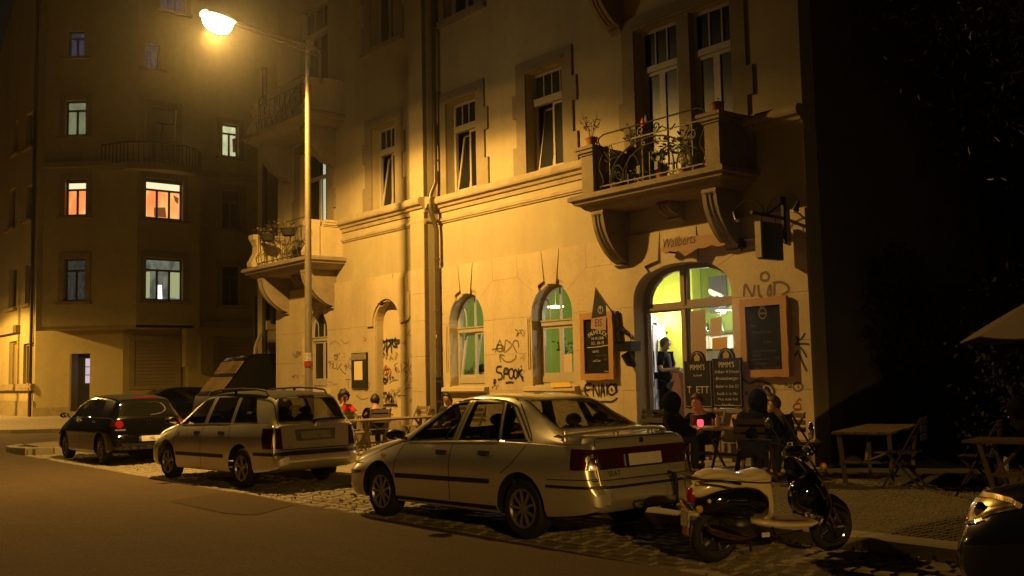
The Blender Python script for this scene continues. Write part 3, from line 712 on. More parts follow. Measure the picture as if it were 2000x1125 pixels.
# ------------------------------------------------------------------ cafe interior, door, signs, graffiti
green = mat('lime green wall', (.17,.25,.03), .8, noise=(.8,(.14,.20,.025),.7))
yellowg = mat('yellow wall', (.34,.40,.05), .8, noise=(1.5,(.27,.34,.04),.6))
white_in = mat('white tiles', (.75,.72,.66), .35, noise=(8,(.66,.62,.56),.4))
blue_paint = mat('pale blue door paint', (.42,.47,.56), .4, noise=[(5,(.33,.37,.45),.5), (30,(.5,.53,.58),.3)])
FL = .42
part('room_floor', MB().box(-19.6,-9.42,13.94,18.2,FL-.1,FL), wood_dk, cafe)
part('room_ceiling', MB().box(-19.6,-9.42,13.94,18.3,4.05,4.12), white_in, cafe)
part('room_wall', MB().box(-19.6,-15.4,18.0,18.2,FL,4.05), green, cafe)
part('room_wall', MB().box(-15.4,-9.42,18.0,18.2,FL,4.05), green, cafe)
part('room_wall', MB().box(-19.8,-19.6,13.94,18.2,FL,4.05), green, cafe)
part('room_wall', MB().box(-9.62,-9.42,13.94,18.2,FL,4.05), green, cafe)
part('room_wall', plate([rect(-17.55,-15.35,FL,4.05)], FY(17.7), 0, .28), yellowg, cafe)
part('tiled_wall', MB().box(-15.2,-9.7,17.9,18.0,1.2,2.42), white_in, cafe)
m = MB()
for k in range(9): m.box(-15.1+k*.33,-15.085+k*.33,17.885,17.9,1.2,2.42)
o = part('tile_joint', m, mat('tile joint', (.45,.42,.36), .7), cafe); o['kind'] = 'stuff'
part('serving_hatch', MB().box(-14.55,-13.9,17.86,17.9,2.0,2.35), mat('hatch glow', (.9,.8,.6), .5, emit=((1,.72,.4), .9)), cafe)
# lamps inside
wl = thing('wall_lamp', 'lit white shade on the yellow wall seen through the open cafe door', 'lamp', (-16.6,17.5,2.2))
q = on_y(1288, 648, 17.45); q2 = on_y(1288, 668, 17.45)
m = MB(); m.lathe([(.14,0),(.11,.34)], 16, (q.x,17.45,q.z-.18)); part('lamp_shade', m, mat('lit shade', (.9,.8,.55), .6, emit=((1,.78,.38), 5)), wl, smooth=40)
part('bracket', MB().box(q.x-.02,q.x+.02,17.45,17.7,q.z-.04,q.z+.0), blackmetal, wl)
l = point('wall_lamp_light', (q.x, 17.30, q.z+.25), 150, (1,.80,.42), .12); l.parent = wl; l.location = XF[wl].inverted() @ l.location
pq = on_y(1413, 606, 16.4)
pl = thing('pendant_lamp', 'small lit pendant lamp hanging behind the fanlight above the bar', 'lamp', (pq.x, 16.4, pq.z))
m = MB(); m.lathe([(.03,.10),(.06,.08),(.16,0.0)], 16, (pq.x,16.4,pq.z)); part('lamp_shade', m, mat('pendant shade', (.5,.5,.48), .4), pl, smooth=40)
m = MB(); m.sphere((pq.x,16.4,pq.z+.0), .055); part('bulb', m, mat('bulb', (1,1,1), .5, emit=((1,.86,.66), 40)), pl, smooth=60)
pc = on_y(1398, 545, 16.4)
m = MB(); m.tube([(pq.x,16.4,pq.z+.1),(pq.x-.02,16.4,pq.z+.5),(pq.x-.03,16.4,4.05)], .008, 5); part('cord', m, paint_w, pl)
l = point('pendant_light', (pq.x, 16.4, pq.z-.12), 280, (1,.88,.74), .08); l.parent = pl; l.location = XF[pl].inverted() @ l.location
for n_, (x, y, e) in enumerate(((-18.1,16.0,32),(-15.6,16.3,80))):  # two ceiling lamps added to light the room behind the arched windows
    t = thing('ceiling_lamp', ('round lit ceiling lamp inside the left arched window', 'round lit ceiling lamp inside the arched window beside the chalkboard')[n_], 'lamp', (x,y,3.6))
    m = MB(); m.lathe([(.03,.05),(.20,.03),(.19,0),(.0001,-.01)], 16, (x,y,3.2)); part('diffuser', m, mat('lit diffuser', (.9,.85,.7), .5, emit=((1,.85,.6), 6)), t, smooth=40)
    m = MB(); m.tube([(x,y,3.25),(x,y,4.05)], .01, 5); part('cord', m, paint_w, t)
    l = point('ceiling_light', (x, y, 3.05), e, (1,.86,.62), .15); l.parent = t; l.location = XF[t].inverted() @ l.location
# picture boards hanging inside
a, b = on_y(1381, 541, 17.5), on_y(1415, 610, 17.5)
t = thing('picture_board', 'dark poster with a white arrow shape on the green wall above the bar', 'poster', (a.x,17.6,b.z))
part('board', MB().box(a.x,b.x+.04,17.55,17.58,b.z-.0,a.z), mat('poster black', (.03,.03,.03), .6), t)
m = MB(); ribbon(m, [on_y(*q, 17.54).xz for q in ((1384,566),(1396,572),(1413,579))], .07, FY(17.54)); ribbon(m, [on_y(*q, 17.54).xz for q in ((1384,566),(1388,574),(1398,578))], .04, FY(17.538)); part('motif', m, white_in, t)
# bar counter, machine, glasses
bar = thing('bar_counter', 'cafe bar counter behind the door window', 'counter', (-13.2,15.9,FL))
part('counter_front', MB().box(-14.5,-11.0,15.7,16.2,FL,1.66), mat('dark red bar front', (.12,.04,.03), .5), bar)
part('counter_top', MB().box(-14.6,-10.9,15.62,16.3,1.66,1.70), mat('bar top', (.7,.6,.5), .3), bar)
cm = thing('coffee_machine', 'steel coffee machine on the bar counter', 'machine', (-13.05,15.9,1.70))
part('machine_body', MB().box(-13.35,-12.98,15.75,16.2,1.70,2.02), mat('steel', (.5,.5,.5), .25, metal=.9), cm); part('machine_top', MB().box(-13.38,-12.95,15.72,16.22,2.021,2.06), blackmetal, cm)
gls = None
for k in range(6):
    x = -12.72+k*.17
    m = MB(); m.lathe([(.028,0),(.034,.13),(.031,.13),(.026,.01),(.0001,.01)], 12, (x,15.8,1.70))
    single('drinking_glass', m, glassmat('tumbler', (.85,.88,.9), .35), ('leftmost tumbler in the row on the bar counter, beside the steel machine','second tumbler from the left in the row on the bar counter','third tumbler from the left in the row on the bar counter','third tumbler from the right in the row on the bar counter','second tumbler from the right in the row on the bar counter','rightmost tumbler in the row on the bar counter')[k], 'glass', 'glasses on the bar counter', smooth=40)
sh = thing('bottle_shelf', 'wall shelf with a row of bottles over the bar', 'shelf', (-14.2,17.8,2.45))
part('shelf_board', MB().box(-15.1,-12.2,17.65,17.88,2.46,2.50), wood_dk, sh); part('shelf_board', MB().box(-15.1,-12.2,17.65,17.88,2.08,2.11), wood_dk, sh)
rgb = random.Random(8); BL_ = ['clear','green','amber','dark','pale']
for k in range(12):
    x = -15.0+.225*k; hh = rgb.uniform(.22,.30); q_ = rgb.randrange(5)
    m = MB(); m.lathe([(.0001,0),(.036,0),(.036,hh*.6),(.014,hh*.78),(.014,hh),(.0001,hh)], 12, (x,17.76,2.111 if k % 2 else 2.501))
    single('bottle', m, mat('bottle %s' % BL_[q_], [(.5,.5,.45),(.06,.22,.06),(.35,.15,.03),(.03,.02,.02),(.6,.5,.35)][q_], .1, coat=1), '%s bottle on the %s shelf over the bar, number %s from the left end' % (BL_[q_], 'lower' if k % 2 else 'upper', ['one','two','three','four','five','six'][k//2]), 'bottle', 'bottles on the bar shelf', smooth=40)
# --- door frame and fanlight
yF = YR+.27
fr = plate([dl(), [(-13.08,.42),(-12.26,.42),(-12.26,2.70),(-13.08,2.70)][::-1], [(-12.10,.98),(-10.98,.98),(-10.98,2.72),(-12.10,2.72)],
            None or [(-13.02+.0,2.86),(-12.26,2.86),(-12.26,3.42),(-12.5,3.40),(-12.72,3.32),(-12.9,3.17),(-13.0,3.0)],
            [(-12.10,2.88),(-11.02,2.88),(-11.05,3.03),(-11.16,3.2),(-11.36,3.34),(-11.6,3.41),(-12.10,3.43)]], FY(yF), 0, .09)
door_m = mat('brown door frame', (.24,.18,.115), .5, noise=(7,(.17,.125,.08),.6))
dfr = part('door_frame', fr, door_m, cafe)
m = MB(); m.box(-13.12,-10.93,yF-.04,yF,2.73,2.78); m.box(-12.22,-12.14,yF-.03,yF,2.8,3.5); m.box(-12.23,-12.13,yF-.035,yF,.42,2.72); kid('transom_moulding', m, door_m, dfr)
kid('pane', plate([[(-13.02,2.86),(-12.26,2.86),(-12.26,3.42),(-12.5,3.40),(-12.72,3.32),(-12.9,3.17),(-13.0,3.0)]], FY(yF), .04, .046), glass, dfr)
kid('pane', plate([[(-12.10,2.88),(-11.02,2.88),(-11.05,3.03),(-11.16,3.2),(-11.36,3.34),(-11.6,3.41),(-12.10,3.43)]], FY(yF), .04, .046), glass, dfr)
kid('pane', MB().box(-12.10,-10.98,yF+.04,yF+.046,.98,2.72), glass, dfr)
part('door_panel', MB().box(-12.06,-11.02,yF-.02,yF,.46,.90), door_m, cafe)
part('door_step', MB().box(-13.3,-11.9,YR-.32,YR+.3,.12,.27), stone_dk, cafe); part('door_step', MB().box(-13.15,-10.95,YR-.02,YR+.36,.27,.42), stone_dk, cafe)
# open leaf, swung inwards on the left jamb
lx = -13.10; m = MB()
lf = plate([[(13.86,.44),(14.72,.44),(14.72,2.69),(13.86,2.69)], [(13.98,1.45),(14.60,1.45),(14.60,2.55),(13.98,2.55)]], lambda u, v, d: Vector((lx+d, u, v)), 0, .05)
leaf = part('door', lf, blue_paint, cafe)
kid('pane', MB().box(lx+.02,lx+.026,13.98,14.60,1.45,2.55), glassmat('door glass', (.8,.85,.95), .3), leaf)
m = MB(); m.box(lx+.05,lx+.065,14.0,14.58,.62,1.30); kid('door_panel', m, blue_paint, leaf)
for k, (za, zb) in enumerate(((1.62,2.5),)): 
    m = MB(); m.grid([[(lx+.07+.01*math.sin(j*1.3+i), 13.93+.22*j/1.0*.8, lerp(za,zb,i/6)) for j in range(4)] for i in range(7)]); kid('poster', m, mat('pale blue poster', (.62,.66,.75), .6, noise=(9,(.4,.45,.6),.7)), leaf)
m = MB(); m.grid([[(lx+.056, 14.0+.5*j, lerp(.75,1.5,i)) for j in (0,1)] for i in (0,1)]); kid('poster', m, mat('lilac poster', (.34,.27,.36), .6, noise=(18,(.12,.1,.15),.9)), leaf)
m = MB(); m.box(lx+.05,lx+.09,14.58,14.64,1.55,1.60); kid('handle', m, blackmetal, leaf)
for o_ in [leaf]+list(leaf.children):
    Rm = Matrix.Translation((lx,13.86,0)) @ Matrix.Rotation(R(35),4,'Z') @ Matrix.Translation((-lx,-13.86,0)); X_ = XF[cafe]
    o_.data.transform(X_.inverted() @ Rm @ X_)
part('door_edge', MB().box(-12.28,-12.20,13.9,14.35,.44,2.68), blue_paint, cafe)
# papers in the door window
def paper(nm, label, pxs, Y, m, cat='notice', lines=0, par=None, ink=None):
    P = [on_y(*q, Y) for q in pxs]
    if par is None:
        o = single(nm, plate([[(p.x, p.z) for p in P]], FY(Y), 0, .004), m, label, cat)
    cx = min(p.x for p in P); cx2 = max(p.x for p in P); z0 = min(p.z for p in P); z1 = max(p.z for p in P)
    if lines:
        mm = MB(); q = random.Random(lines)
        for k in range(lines):
            z = lerp(z1-.06*(z1-z0)-.02, z0+.05, k/max(lines-1,1)); h = (z1-z0)/lines*.16
            x = cx+.04*(cx2-cx)+.03
            while x < cx2-.08*(cx2-cx)-.03:
                w = q.uniform(.015,.05); mm.add([(x,Y-.002,z),(x+w,Y-.002,z),(x+w,Y-.002,z+h),(x,Y-.002,z+h)], [(0,1,2,3)]); x += w+.012
                if q.random() < .12: break
        oo = part('handwriting', mm, ink or mat('ink', (.08,.05,.04), .7), o); oo.location = -o.location; oo['kind'] = 'stuff'
    return o
paper('menu_sheet', 'long brown handwritten menu sheet hanging in the cafe door window', ((1348,608),(1377,605),(1380,706),(1350,710)), yF-.01, mat('brown paper', (.34,.25,.17), .8, noise=(7,(.27,.19,.13),.5)), lines=16)
paper('notice_sheet', 'small pale notice at the upper right of the cafe door window', ((1388,622),(1409,619),(1409,656),(1388,658)), yF-.01, mat('cream paper', (.48,.38,.29), .8), lines=6)
o = paper('postcard', 'small black and yellow card stuck on the cafe door window', ((1391,661),(1421,657),(1421,681),(1391,684)), yF-.01, mat('yellow card', (.55,.33,.03), .6))
pp = [on_y(*q, yF-.012) for q in ((1391,661),(1403,660),(1403,683),(1391,684))]; k_ = part('dark_half', plate([[(p.x,p.z) for p in pp]], FY(yF-.016), 0, .003), mat('print black', (.03,.02,.02), .5), o); k_.location = -o.location
paper('notice_sheet', 'pale sheet with a dark photo behind the glass of the right arched window', ((1100,692),(1117,690),(1117,727),(1100,730)), YR+.25, mat('cream paper', (.48,.38,.29), .8), lines=4)
o = paper('ledge_note', 'yellow handwritten card on the sill of the right arched window', ((1076,747),(1113,746),(1115,755),(1077,757)), YR-.155, mat('yellow note', (.75,.5,.08), .7))
m = MB(); c = on_y(1094,751,YR-.16); ribbon(m, [(c.x-.16,c.z+.02),(c.x-.12,c.z-.02),(c.x-.06,c.z+.02),(c.x,c.z-.02),(c.x+.04,c.z+.02),(c.x+.12,c.z)], .012, FY(YR-.158)); k_ = part('handwriting', m, mat('ink', (.08,.05,.04), .7), o); k_.location = -o.location
# plant and people silhouettes on the window ledge inside
leaf_in = mat('house plant leaf', (.05,.09,.02), .6)
def plant(nm, label, c, h, r, n, seed, size=.05, potm=None, m=leaf_in, cat='plant'):
    q = random.Random(seed); t = thing(nm, label, cat, c)
    pr = r*.45
    mb = MB(); mb.lathe([(pr*.7,0),(pr,.16),(pr*1.08,.16),(pr*1.08,.19),(pr*.9,.19),(pr*.9,.15),(.0001,.15)], 14, c); part('pot', mb, potm or mat('terracotta', (.34,.13,.055), .8, noise=(12,(.25,.1,.05),.6)), t, smooth=40)
    st = MB(); lf = MB(); c = Vector(c)+Vector((0,0,.15))
    for k in range(n):
        a = q.uniform(0, 6.28); tip = c+Vector((math.cos(a)*r*q.uniform(.2,1), math.sin(a)*r*q.uniform(.2,1), h*q.uniform(.5,1)))
        mid = (c+tip)/2+Vector((0,0,h*.1)); st.tube([c, mid, tip], .004, 4)
        for j in range(6):
            p = mid.lerp(tip, j/5)+Vector((q.uniform(-1,1), q.uniform(-1,1), q.uniform(-1,1)))*size*.6; d = Vector((q.uniform(-1,1), q.uniform(-1,1), q.uniform(-.6,.8))).normalized(); s = d.cross(Vector((q.uniform(-1,1),q.uniform(-1,1),1))).normalized()*size*.3; L = d*size
            lf.add([p, p+L*.5+s, p+L, p+L*.5-s], [(0,1,2,3)])
    part('stems', st, mat('stem', (.07,.06,.02), .7), t, fix=False); o = part('leaves', lf, m, t, fix=False); o['kind'] = 'stuff'; return t
c = on_y(1108, 690, YR+.55); plant('house_plant', 'leafy house plant standing inside the right arched window', (c.x, YR+.6, 1.42), .75, .28, 16, 5, .09)
c = on_y(913, 735, YR+.55); plant('house_plant', 'low dark plant on the ledge inside the left arched window', (c.x, YR+.6, 1.42), .22, .16, 8, 6, .07)
ca = thing('candle_glass', 'small pink glowing tealight inside the right arched window', 'candle', on_y(1099,722,YR+.5)); q = XF[ca].translation
m = MB(); m.sphere(q, .045, sc=(1,1,1.1)); part('glass', m, mat('pink glow', (.9,.3,.25), .4, emit=((1,.3,.16), 5)), ca, smooth=60)
m = MB(); m.tube([(q.x,q.y,1.42),(q.x,q.y,q.z)], .02, 8); part('stand', m, blackmetal, ca)
# --- chalkboards
board_m = mat('chalkboard black', (.008,.007,.0065), .8, spec=.12, noise=(5,(.022,.02,.018),.7)); chalk = mat('chalk', (.50,.46,.38), .9); chalk_f = mat('faint chalk', (.10,.09,.08), .9)
frame_w = mat('rough pine frame', (.36,.20,.07), .6, noise=[(5,(.27,.135,.04),.7,(1,1,.3)), (40,(.46,.25,.08),.4)], bump=(25,.5,.006))
def wavy(poly, amp, seed, n=9):
    q = random.Random(seed); out = []
    for i, p in enumerate(poly):
        p2 = poly[(i+1) % len(poly)]; dx, dz = p2[0]-p[0], p2[1]-p[1]; L = math.hypot(dx, dz)
        for k in range(n): t = k/n; w = q.uniform(-1,1)*amp if k else 0; out.append((p[0]+dx*t-dz/L*w, p[1]+dz*t+dx/L*w))
    return out
def chalkboard(label, x0, x1, z0, z1, seed):
    t = thing('chalkboard', label, 'chalkboard', ((x0+x1)/2, YR-.06, z0))
    inn = rect(x0+.11, x1-.12, z0+.12, z1-.13)
    part('frame', plate([wavy(rect(x0,x1,z0,z1), .012, seed), inn], FY(YR-.11), 0, .075), frame_w, t); part('board', MB().box(x0+.09,x1-.1,YR-.07,YR-.03,z0+.1,z1-.11), board_m, t)
    return t
def write(t, s, x, z, size, m=chalk, nm='lettering', Y=None, sx=1.0, sh=0, ang=0, jit=.004, align='CENTER'):
    Y = YR-.074 if Y is None else Y; ca, sa = math.cos(ang), math.sin(ang)
    mb = text_mb(s, size, lambda u, v, d: Vector((x+(u*ca-v*sa)*sx, Y, z+u*sa+v*ca)), jitter=jit, shear=sh, align=align); return part(nm, mb, m, t, fix=False)
cb1 = chalkboard('pine framed chalkboard with Fruehstueck writing left of the cafe door', -14.51, -13.62, 1.50, 2.78, 4)
cx = -14.06
for k, ch in enumerate('FRÜHSTÜCK'):
    a = (k-4)*.15; write(cb1, ch, cx+.40*math.sin(a)*1.0, 2.30+.36*math.cos(a)-.26, .115, ang=-a, jit=.002)
write(cb1, '10-14 UHR', cx, 2.28, .075); write(cb1, 'SO. 10-15', cx, 2.19, .085)
m = MB(); ribbon(m, [(-14.36,2.115),(-14.1,2.12),(-13.8,2.14),(-13.76,2.14)], .012, FY(YR-.075)); part('chalk_line', m, chalk, cb1)
write(cb1, 'HEUTE:', -14.12, 2.03, .055); write(cb1, 'Suppe mit Brot', -13.96, 1.96, .05, chalk_f); write(cb1, 'und Salat', -14.1, 1.86, .06); write(cb1, '4,20', -13.86, 1.88, .06, chalk_f)
write(cb1, 'Veltins', -13.84, 1.655, .045, jit=0)
cb2 = chalkboard('pine framed chalkboard with faint writing on the right end of the wall', -10.66, -9.75, 1.50, 2.77, 9)
m = MB(); c2 = (-10.23, 2.52)
for k in range(1): m.tube([(c2[0]+.075*math.cos(a), YR-.075, c2[1]+.085*math.sin(a)) for a in [2*math.pi*j/20 for j in range(21)]], .006, 4)
m.tube([(c2[0]-.035,YR-.075,c2[1]+.1),(c2[0],YR-.075,c2[1]+.13),(c2[0]+.035,YR-.075,c2[1]+.1)], .012, 5); part('round_emblem', m, chalk, cb2); write(cb2, 'Veltins', c2[0], c2[1]+.0, .045, chalk, jit=0)
for k, (s_, x, z) in enumerate((('Salat',-10.42,2.33),('Nudeln & Sosse',-10.25,2.22),('Kuchen',-10.15,2.06),('Gulasch mit Knoedel',-10.22,1.92),('3,50',-10.0,1.80),('Quiche',-10.38,1.86),('Getraenke',-10.3,1.72),('Tee und Kaffee',-10.1,1.65),('Wein',-10.4,1.64))): write(cb2, s_, x, z, .055, chalk_f)
m = MB(); ribbon(m, [(-10.5,1.78),(-10.3,1.785),(-10.12,1.79)], .008, FY(YR-.075)); part('chalk_line', m, chalk_f, cb2)
# --- two tall boards under the door window
def pub_board(label, x0, x1, z0, z1, lines):
    Y = YR-.20; cx = (x0+x1)/2
    t = thing('pub_board', label, 'chalkboard', (cx, Y, .12)); s = .17
    outer = [(x0,z0),(x1,z0),(x1,z1-.16)]+[(cx+s*math.cos(a), z1-.16+s*math.sin(a)) for a in [math.pi*k/12 for k in range(13)]]+[(x0,z1-.16)]
    part('board', plate([outer], FY(Y), 0, .03), mat('board grey', (.016,.013,.011), .75, spec=.15), t)
    m = MB(); m.tube([(x0+.02,Y-.006,z0+.03),(x0+.02,Y-.006,z1-.19)], .004, 4); m.tube([(x0+.02,Y-.006,z0+.03),(x1-.02,Y-.006,z0+.03)], .004, 4); m.tube([(x1-.02,Y-.006,z0+.03),(x1-.02,Y-.006,z1-.19)], .004, 4)
    m.tube([(cx+(s-.03)*math.cos(a), Y-.006, z1-.16+(s-.03)*math.sin(a)) for a in [math.pi*k/12 for k in range(13)]], .004, 4); part('border_line', m, chalk, t)
    m = MB(); m.add([(cx-.055,Y-.004,z1-.16),(cx+.055,Y-.004,z1-.16),(cx+.065,Y-.004,z1-.09),(cx+.03,Y-.004,z1-.06),(cx,Y-.004,z1-.03),(cx-.03,Y-.004,z1-.06),(cx-.065,Y-.004,z1-.09)], [tuple(range(7))]); part('crown_emblem', m, mat('gold print', (.35,.26,.07), .5), t)
    write(t, "PIMM'S", cx, z1-.27, .13, mat('cream lettering', (.55,.47,.30), .7), Y=Y-.004, jit=0, sx=.85)
    for s_, dz, size in lines: write(t, s_, cx, z1-dz, size, chalk, Y=Y-.004, sx=.95, sh=.15)
    for xx in (x0+.06, x1-.06): pass
    part('leg', MB().box(x0+.04,x0+.08,Y+.03,Y+.06,.12,z0+.3), wood_w, t); part('leg', MB().box(x1-.08,x1-.04,Y+.03,Y+.06,.12,z0+.3), wood_w, t)
    part('ledge', MB().box(x0,x1,Y-.02,Y+.08,z0-.09,z0-.02), wood_w, t); return t
pub_board("right hand one of the two round topped pub boards, full of chalk prices", -11.20, -10.60, 1.02, 1.98, (('Erdbeer & Limette',.38,.07),('- Braunschweiger -',.49,.075),('Becher im Glas 2,5',.62,.065),('Karaffe 5,- im Glas',.74,.06),('Minze, Gurke, Soda',.83,.055),('Prost  Prost',.92,.055)))
pb = pub_board("left hand one of the two round topped pub boards, partly hidden by seated guests", -11.82, -11.22, 1.0, 1.95, (('Sommer',.40,.06),))
write(pb, 'T  ETT', -11.52, 1.30, .17, chalk, Y=YR-.206, jit=0)
# --- flag with EIS and its bracket
fl = thing('flag', 'small dark pennant with a round badge and an EIS panel beside the left chalkboard', 'flag', (-13.2, 12.95, 2.3)); Yf = 12.95
P = [on_y(*q, Yf) for q in ((1163,562),(1183,592),(1184,617),(1155,622))]
part('pennant', plate([[(p.x, p.z) for p in P]], FY(Yf), 0, .006), mat('black cloth', (.012,.012,.014), .8), fl)
c = on_y(1173, 605, Yf); m = MB(); m.lathe([(.055,0),(.072,0)], 20, (c.x, Yf-.004, c.z), 'y'); m.tube([(c.x,Yf-.004,c.z+.03),(c.x,Yf-.004,c.z-.045)], .012, 5); m.lathe([(.0001,0),(.028,0)], 12, (c.x, Yf-.005, c.z+.03), 'y'); part('round_badge', m, mat('badge grey', (.3,.29,.3), .7), fl, fix=False)
P = [on_y(*q, Yf) for q in ((1155,622),(1184,618),(1183,645),(1154,642))]; part('sign_panel', plate([[(p.x, p.z) for p in P]], FY(Yf), 0, .008), mat('pinkish board', (.34,.21,.15), .7), fl)
c = on_y(1169, 631, Yf); write(fl, 'EIS', c.x, c.z, .19, mat('black lettering', (.01,.01,.01), .6), Y=Yf-.004, jit=0, sx=.85)
pa, pb_ = on_y(1183, 592, Yf), on_y(1232, 655, YR); m = MB(); m.tube([on_y(1163,562,Yf), pa, on_y(1212,632,13.2), on_y(1226,650,13.45)], .012, 6); part('pole', m, wood_dk, fl)
m = MB(); a_ = on_y(1205,608,YR-.05); b_ = on_y(1212,668,YR-.05); m.bar(a_, b_, .05, .05); m.bar(on_y(1208,640,YR-.05), on_y(1230,655,YR-.05), .05, .05); part('bracket', m, blackmetal, fl)
el = thing('wall_light_box', 'black lamp box with looped cable on the door jamb left of the cafe entrance', 'lamp', (-13.2,13.3,2.0))
a_ = on_y(1202,668,13.25); b_ = on_y(1228,686,13.25); part('housing', MB().box(a_.x,b_.x+.1,13.2,13.46,b_.z,a_.z), blackmetal, el)
c = on_y(1215,655,13.25); m = MB(); m.tube([(c.x+.14*math.cos(a),13.22,c.z+.16*math.sin(a)) for a in [R(20+k*20) for k in range(13)]], .008, 5); m.tube([(c.x+.10+.12*math.cos(a),13.25,c.z-.06+.15*math.sin(a)) for a in [R(-60+k*22) for k in range(13)]], .008, 5); part('cable', m, blackmetal, el)
m = MB(); m.tube([on_y(1222,690,13.4), on_y(1232,708,13.45), on_y(1241,716,13.5)], [.10,.10,.03], 12); part('shade', m, blackmetal, el, smooth=50)
# --- carved wooden board over the door, hanging sign and swan-neck lamps
wd = thing('wooden_sign', 'rough plank name sign over the cafe door under the balcony', 'sign', (-11.4,13.3,3.7))
P = [(1290,490),(1299,468),(1330,463),(1380,458),(1419,452),(1421,462),(1416,478),(1402,482),(1390,478),(1378,484),(1362,485),(1352,492),(1338,500),(1330,494),(1322,489),(1308,490),(1298,495)]
Yw = 13.34; part('plank', plate([[(on_y(*q, Yw).x, on_y(*q, Yw).z) for q in P]], FY(Yw), 0, .05), mat('raw plank', (.36,.21,.10), .7, noise=[(4,(.26,.14,.06),.7,(.4,1,6))]), wd)
c = on_y(1325, 472, Yw); write(wd, 'Wallberts', c.x, c.z+.0, .24, mat('black lettering', (.01,.01,.01), .6), Y=Yw-.004, jit=.004, sx=.8, sh=.3, ang=R(1))
m = MB(); m.tube([(on_y(1305,480,Yw).x,13.36,3.7),(on_y(1305,480,Yw).x,13.6,3.7)], .02, 6); m.tube([(-10.9,13.36,3.75),(-10.9,13.6,3.75)], .02, 6); part('fixing', m, blackmetal, wd)
cl = thing('conduit', 'thin pale pipe running from the wooden sign to the hanging sign', 'pipe', (-10.3,13.5,3.8)); m = MB(); m.tube([on_y(1420,474,13.5), on_y(1503,461,13.5)], .018, 6); part('tube', m, mat('pale pipe', (.6,.45,.28), .5), cl)
part('clip', MB().box(-10.64,-10.55,13.44,13.54,3.62,3.78), blackmetal, cl)
hs = thing('hanging_sign', 'black projecting sign box at the right end of the facade', 'sign', (-9.8,13.4,3.4)); X = -9.78
part('sign_box', MB().box(X-.05,X+.05,12.88,13.40,3.32,3.90), mat('black sign', (.010,.011,.010), .45), hs)
part('side_trim', MB().box(X-.055,X+.055,12.84,12.879,3.34,3.9), mat('sign edge', (.3,.24,.17), .5), hs)
m = MB(); m.tube([(X,12.7,4.03),(X,13.58,4.0)], .028, 8); m.bar((X,13.52,3.6),(X,13.52,4.35),.07,.05); m.tube([(X,13.5,4.25),(X,13.1,4.04)], .015, 6)
for yy in (12.95, 13.3): m.tube([(X,yy,4.03),(X,yy,3.9)], .008, 5)
part('bracket', m, blackmetal, hs)
for k, sx in enumerate((-1, 1)):
    sw = thing('swan_neck_lamp', ('swan neck lamp curving to the left of the black hanging sign', 'swan neck lamp curving to the right of the black hanging sign')[k], 'lamp', (X+sx*.5,13.0,4.0))
    m = MB(); pts = [(X+sx*(.03+.30*(1-math.cos(a))), 13.05, 4.03+.30*math.sin(a)*.8+.02) for a in [math.pi*j/12 for j in range(12)]]; m.tube(pts, .011, 6); part('arm', m, blackmetal, sw)
    m = MB(); e = Vector(pts[-1]); m.tube([e+Vector((0,0,.04)), e+Vector((-sx*.03,0,-.02)), e+Vector((-sx*.07,0,-.10))], [.018,.035,.055], 12); part('shade', m, blackmetal, sw, smooth=50)
    m = MB(); m.sphere(e+Vector((-sx*.075,0,-.10)), .04); part('bulb', m, mat('unlit glossy bulb', (.6,.6,.55), .08), sw, smooth=60)
# --- menu case on the left wall
mc = thing('menu_case', 'narrow black menu case with a white sheet on the wall behind the red shirt', 'notice case', (-22.5,13.2,1.4)); Ym = YL-.05
a_, b_ = on_y(686,690,Ym), on_y(716,758,Ym)
part('case', MB().box(a_.x,b_.x,Ym,YL,b_.z,a_.z+.0), mat('black case', (.015,.013,.012), .4), mc)
c0, c1 = on_y(692,706,Ym), on_y(708,742,Ym); part('sheet', MB().box(c0.x,c1.x,Ym-.006,Ym-.001,c1.z,c0.z), mat('menu paper', (.72,.60,.38), .7), mc)
part('top_sticker', plate([wavy(rect(a_.x-.0,b_.x-.02,a_.z-.17,a_.z-.02), .01, 3, 5)], FY(Ym-.006), 0, .004), mat('torn stickers', (.3,.26,.22), .8, noise=(25,(.08,.07,.07),.9)), mc)
# --- graffiti
spray = mat('black spray', (.025,.02,.018), .8); spray_b = mat('blue spray', (.035,.04,.065), .8); spray_r = mat('red marker', (.25,.04,.03), .8); spray_g = mat('faded marker', (.14,.115,.085), .8); spray_w = mat('pale marker', (.5,.43,.3), .8)
def tag_(strokes, w, Y, m=spray, d=-.004):
    mb = MB()
    for s_ in strokes: ribbon(mb, [(on_y(*q, Y).x, on_y(*q, Y).z) for q in s_], w, FY(Y+d))
    return part('graffiti', mb, m, cafe, fix=False)
Zs = lambda pts, ox, oy, s: [(ox+p[0]*s, oy+p[1]*s) for p in pts]
K = lambda L: [Zs(s_, 820, 380, 1/2.557) for s_ in L]       # strokes read off one enlarged crop
tag_(K([[(400,725),(385,765),(378,790)],[(400,725),(412,765),(408,785)],[(360,775),(400,768),(418,770)],[(385,750),(415,755),(418,780),(390,782),(385,750)],[(428,725),(422,790)],[(428,725),(460,752),(425,790)],[(495,765),(490,735),(475,730),(465,748),(485,790)],[(405,838),(400,800),(425,808)],[(400,802),(425,832),(455,835),(478,818),(480,800)]]), .035, YR, spray_g)
tag_(K([[(410,860),(388,862),(385,885),(408,895),(410,920),(390,925)],[(420,925),(422,868)],[(422,868),(440,872),(440,895),(424,895)],[(455,870),(446,885),(448,912),(460,918),(468,900),(465,875),(455,870)],[(478,872),(470,890),(474,915),(484,915),(488,890),(478,872)],[(494,868),(494,915)],[(494,892),(512,872)],[(494,892),(505,905),(518,935)],[(505,860),(510,858)],[(428,942),(450,938),(470,940)],[(370,930),(375,925),(380,935),(372,945),(370,930)],[(512,905),(516,920)]]), .05, YR)
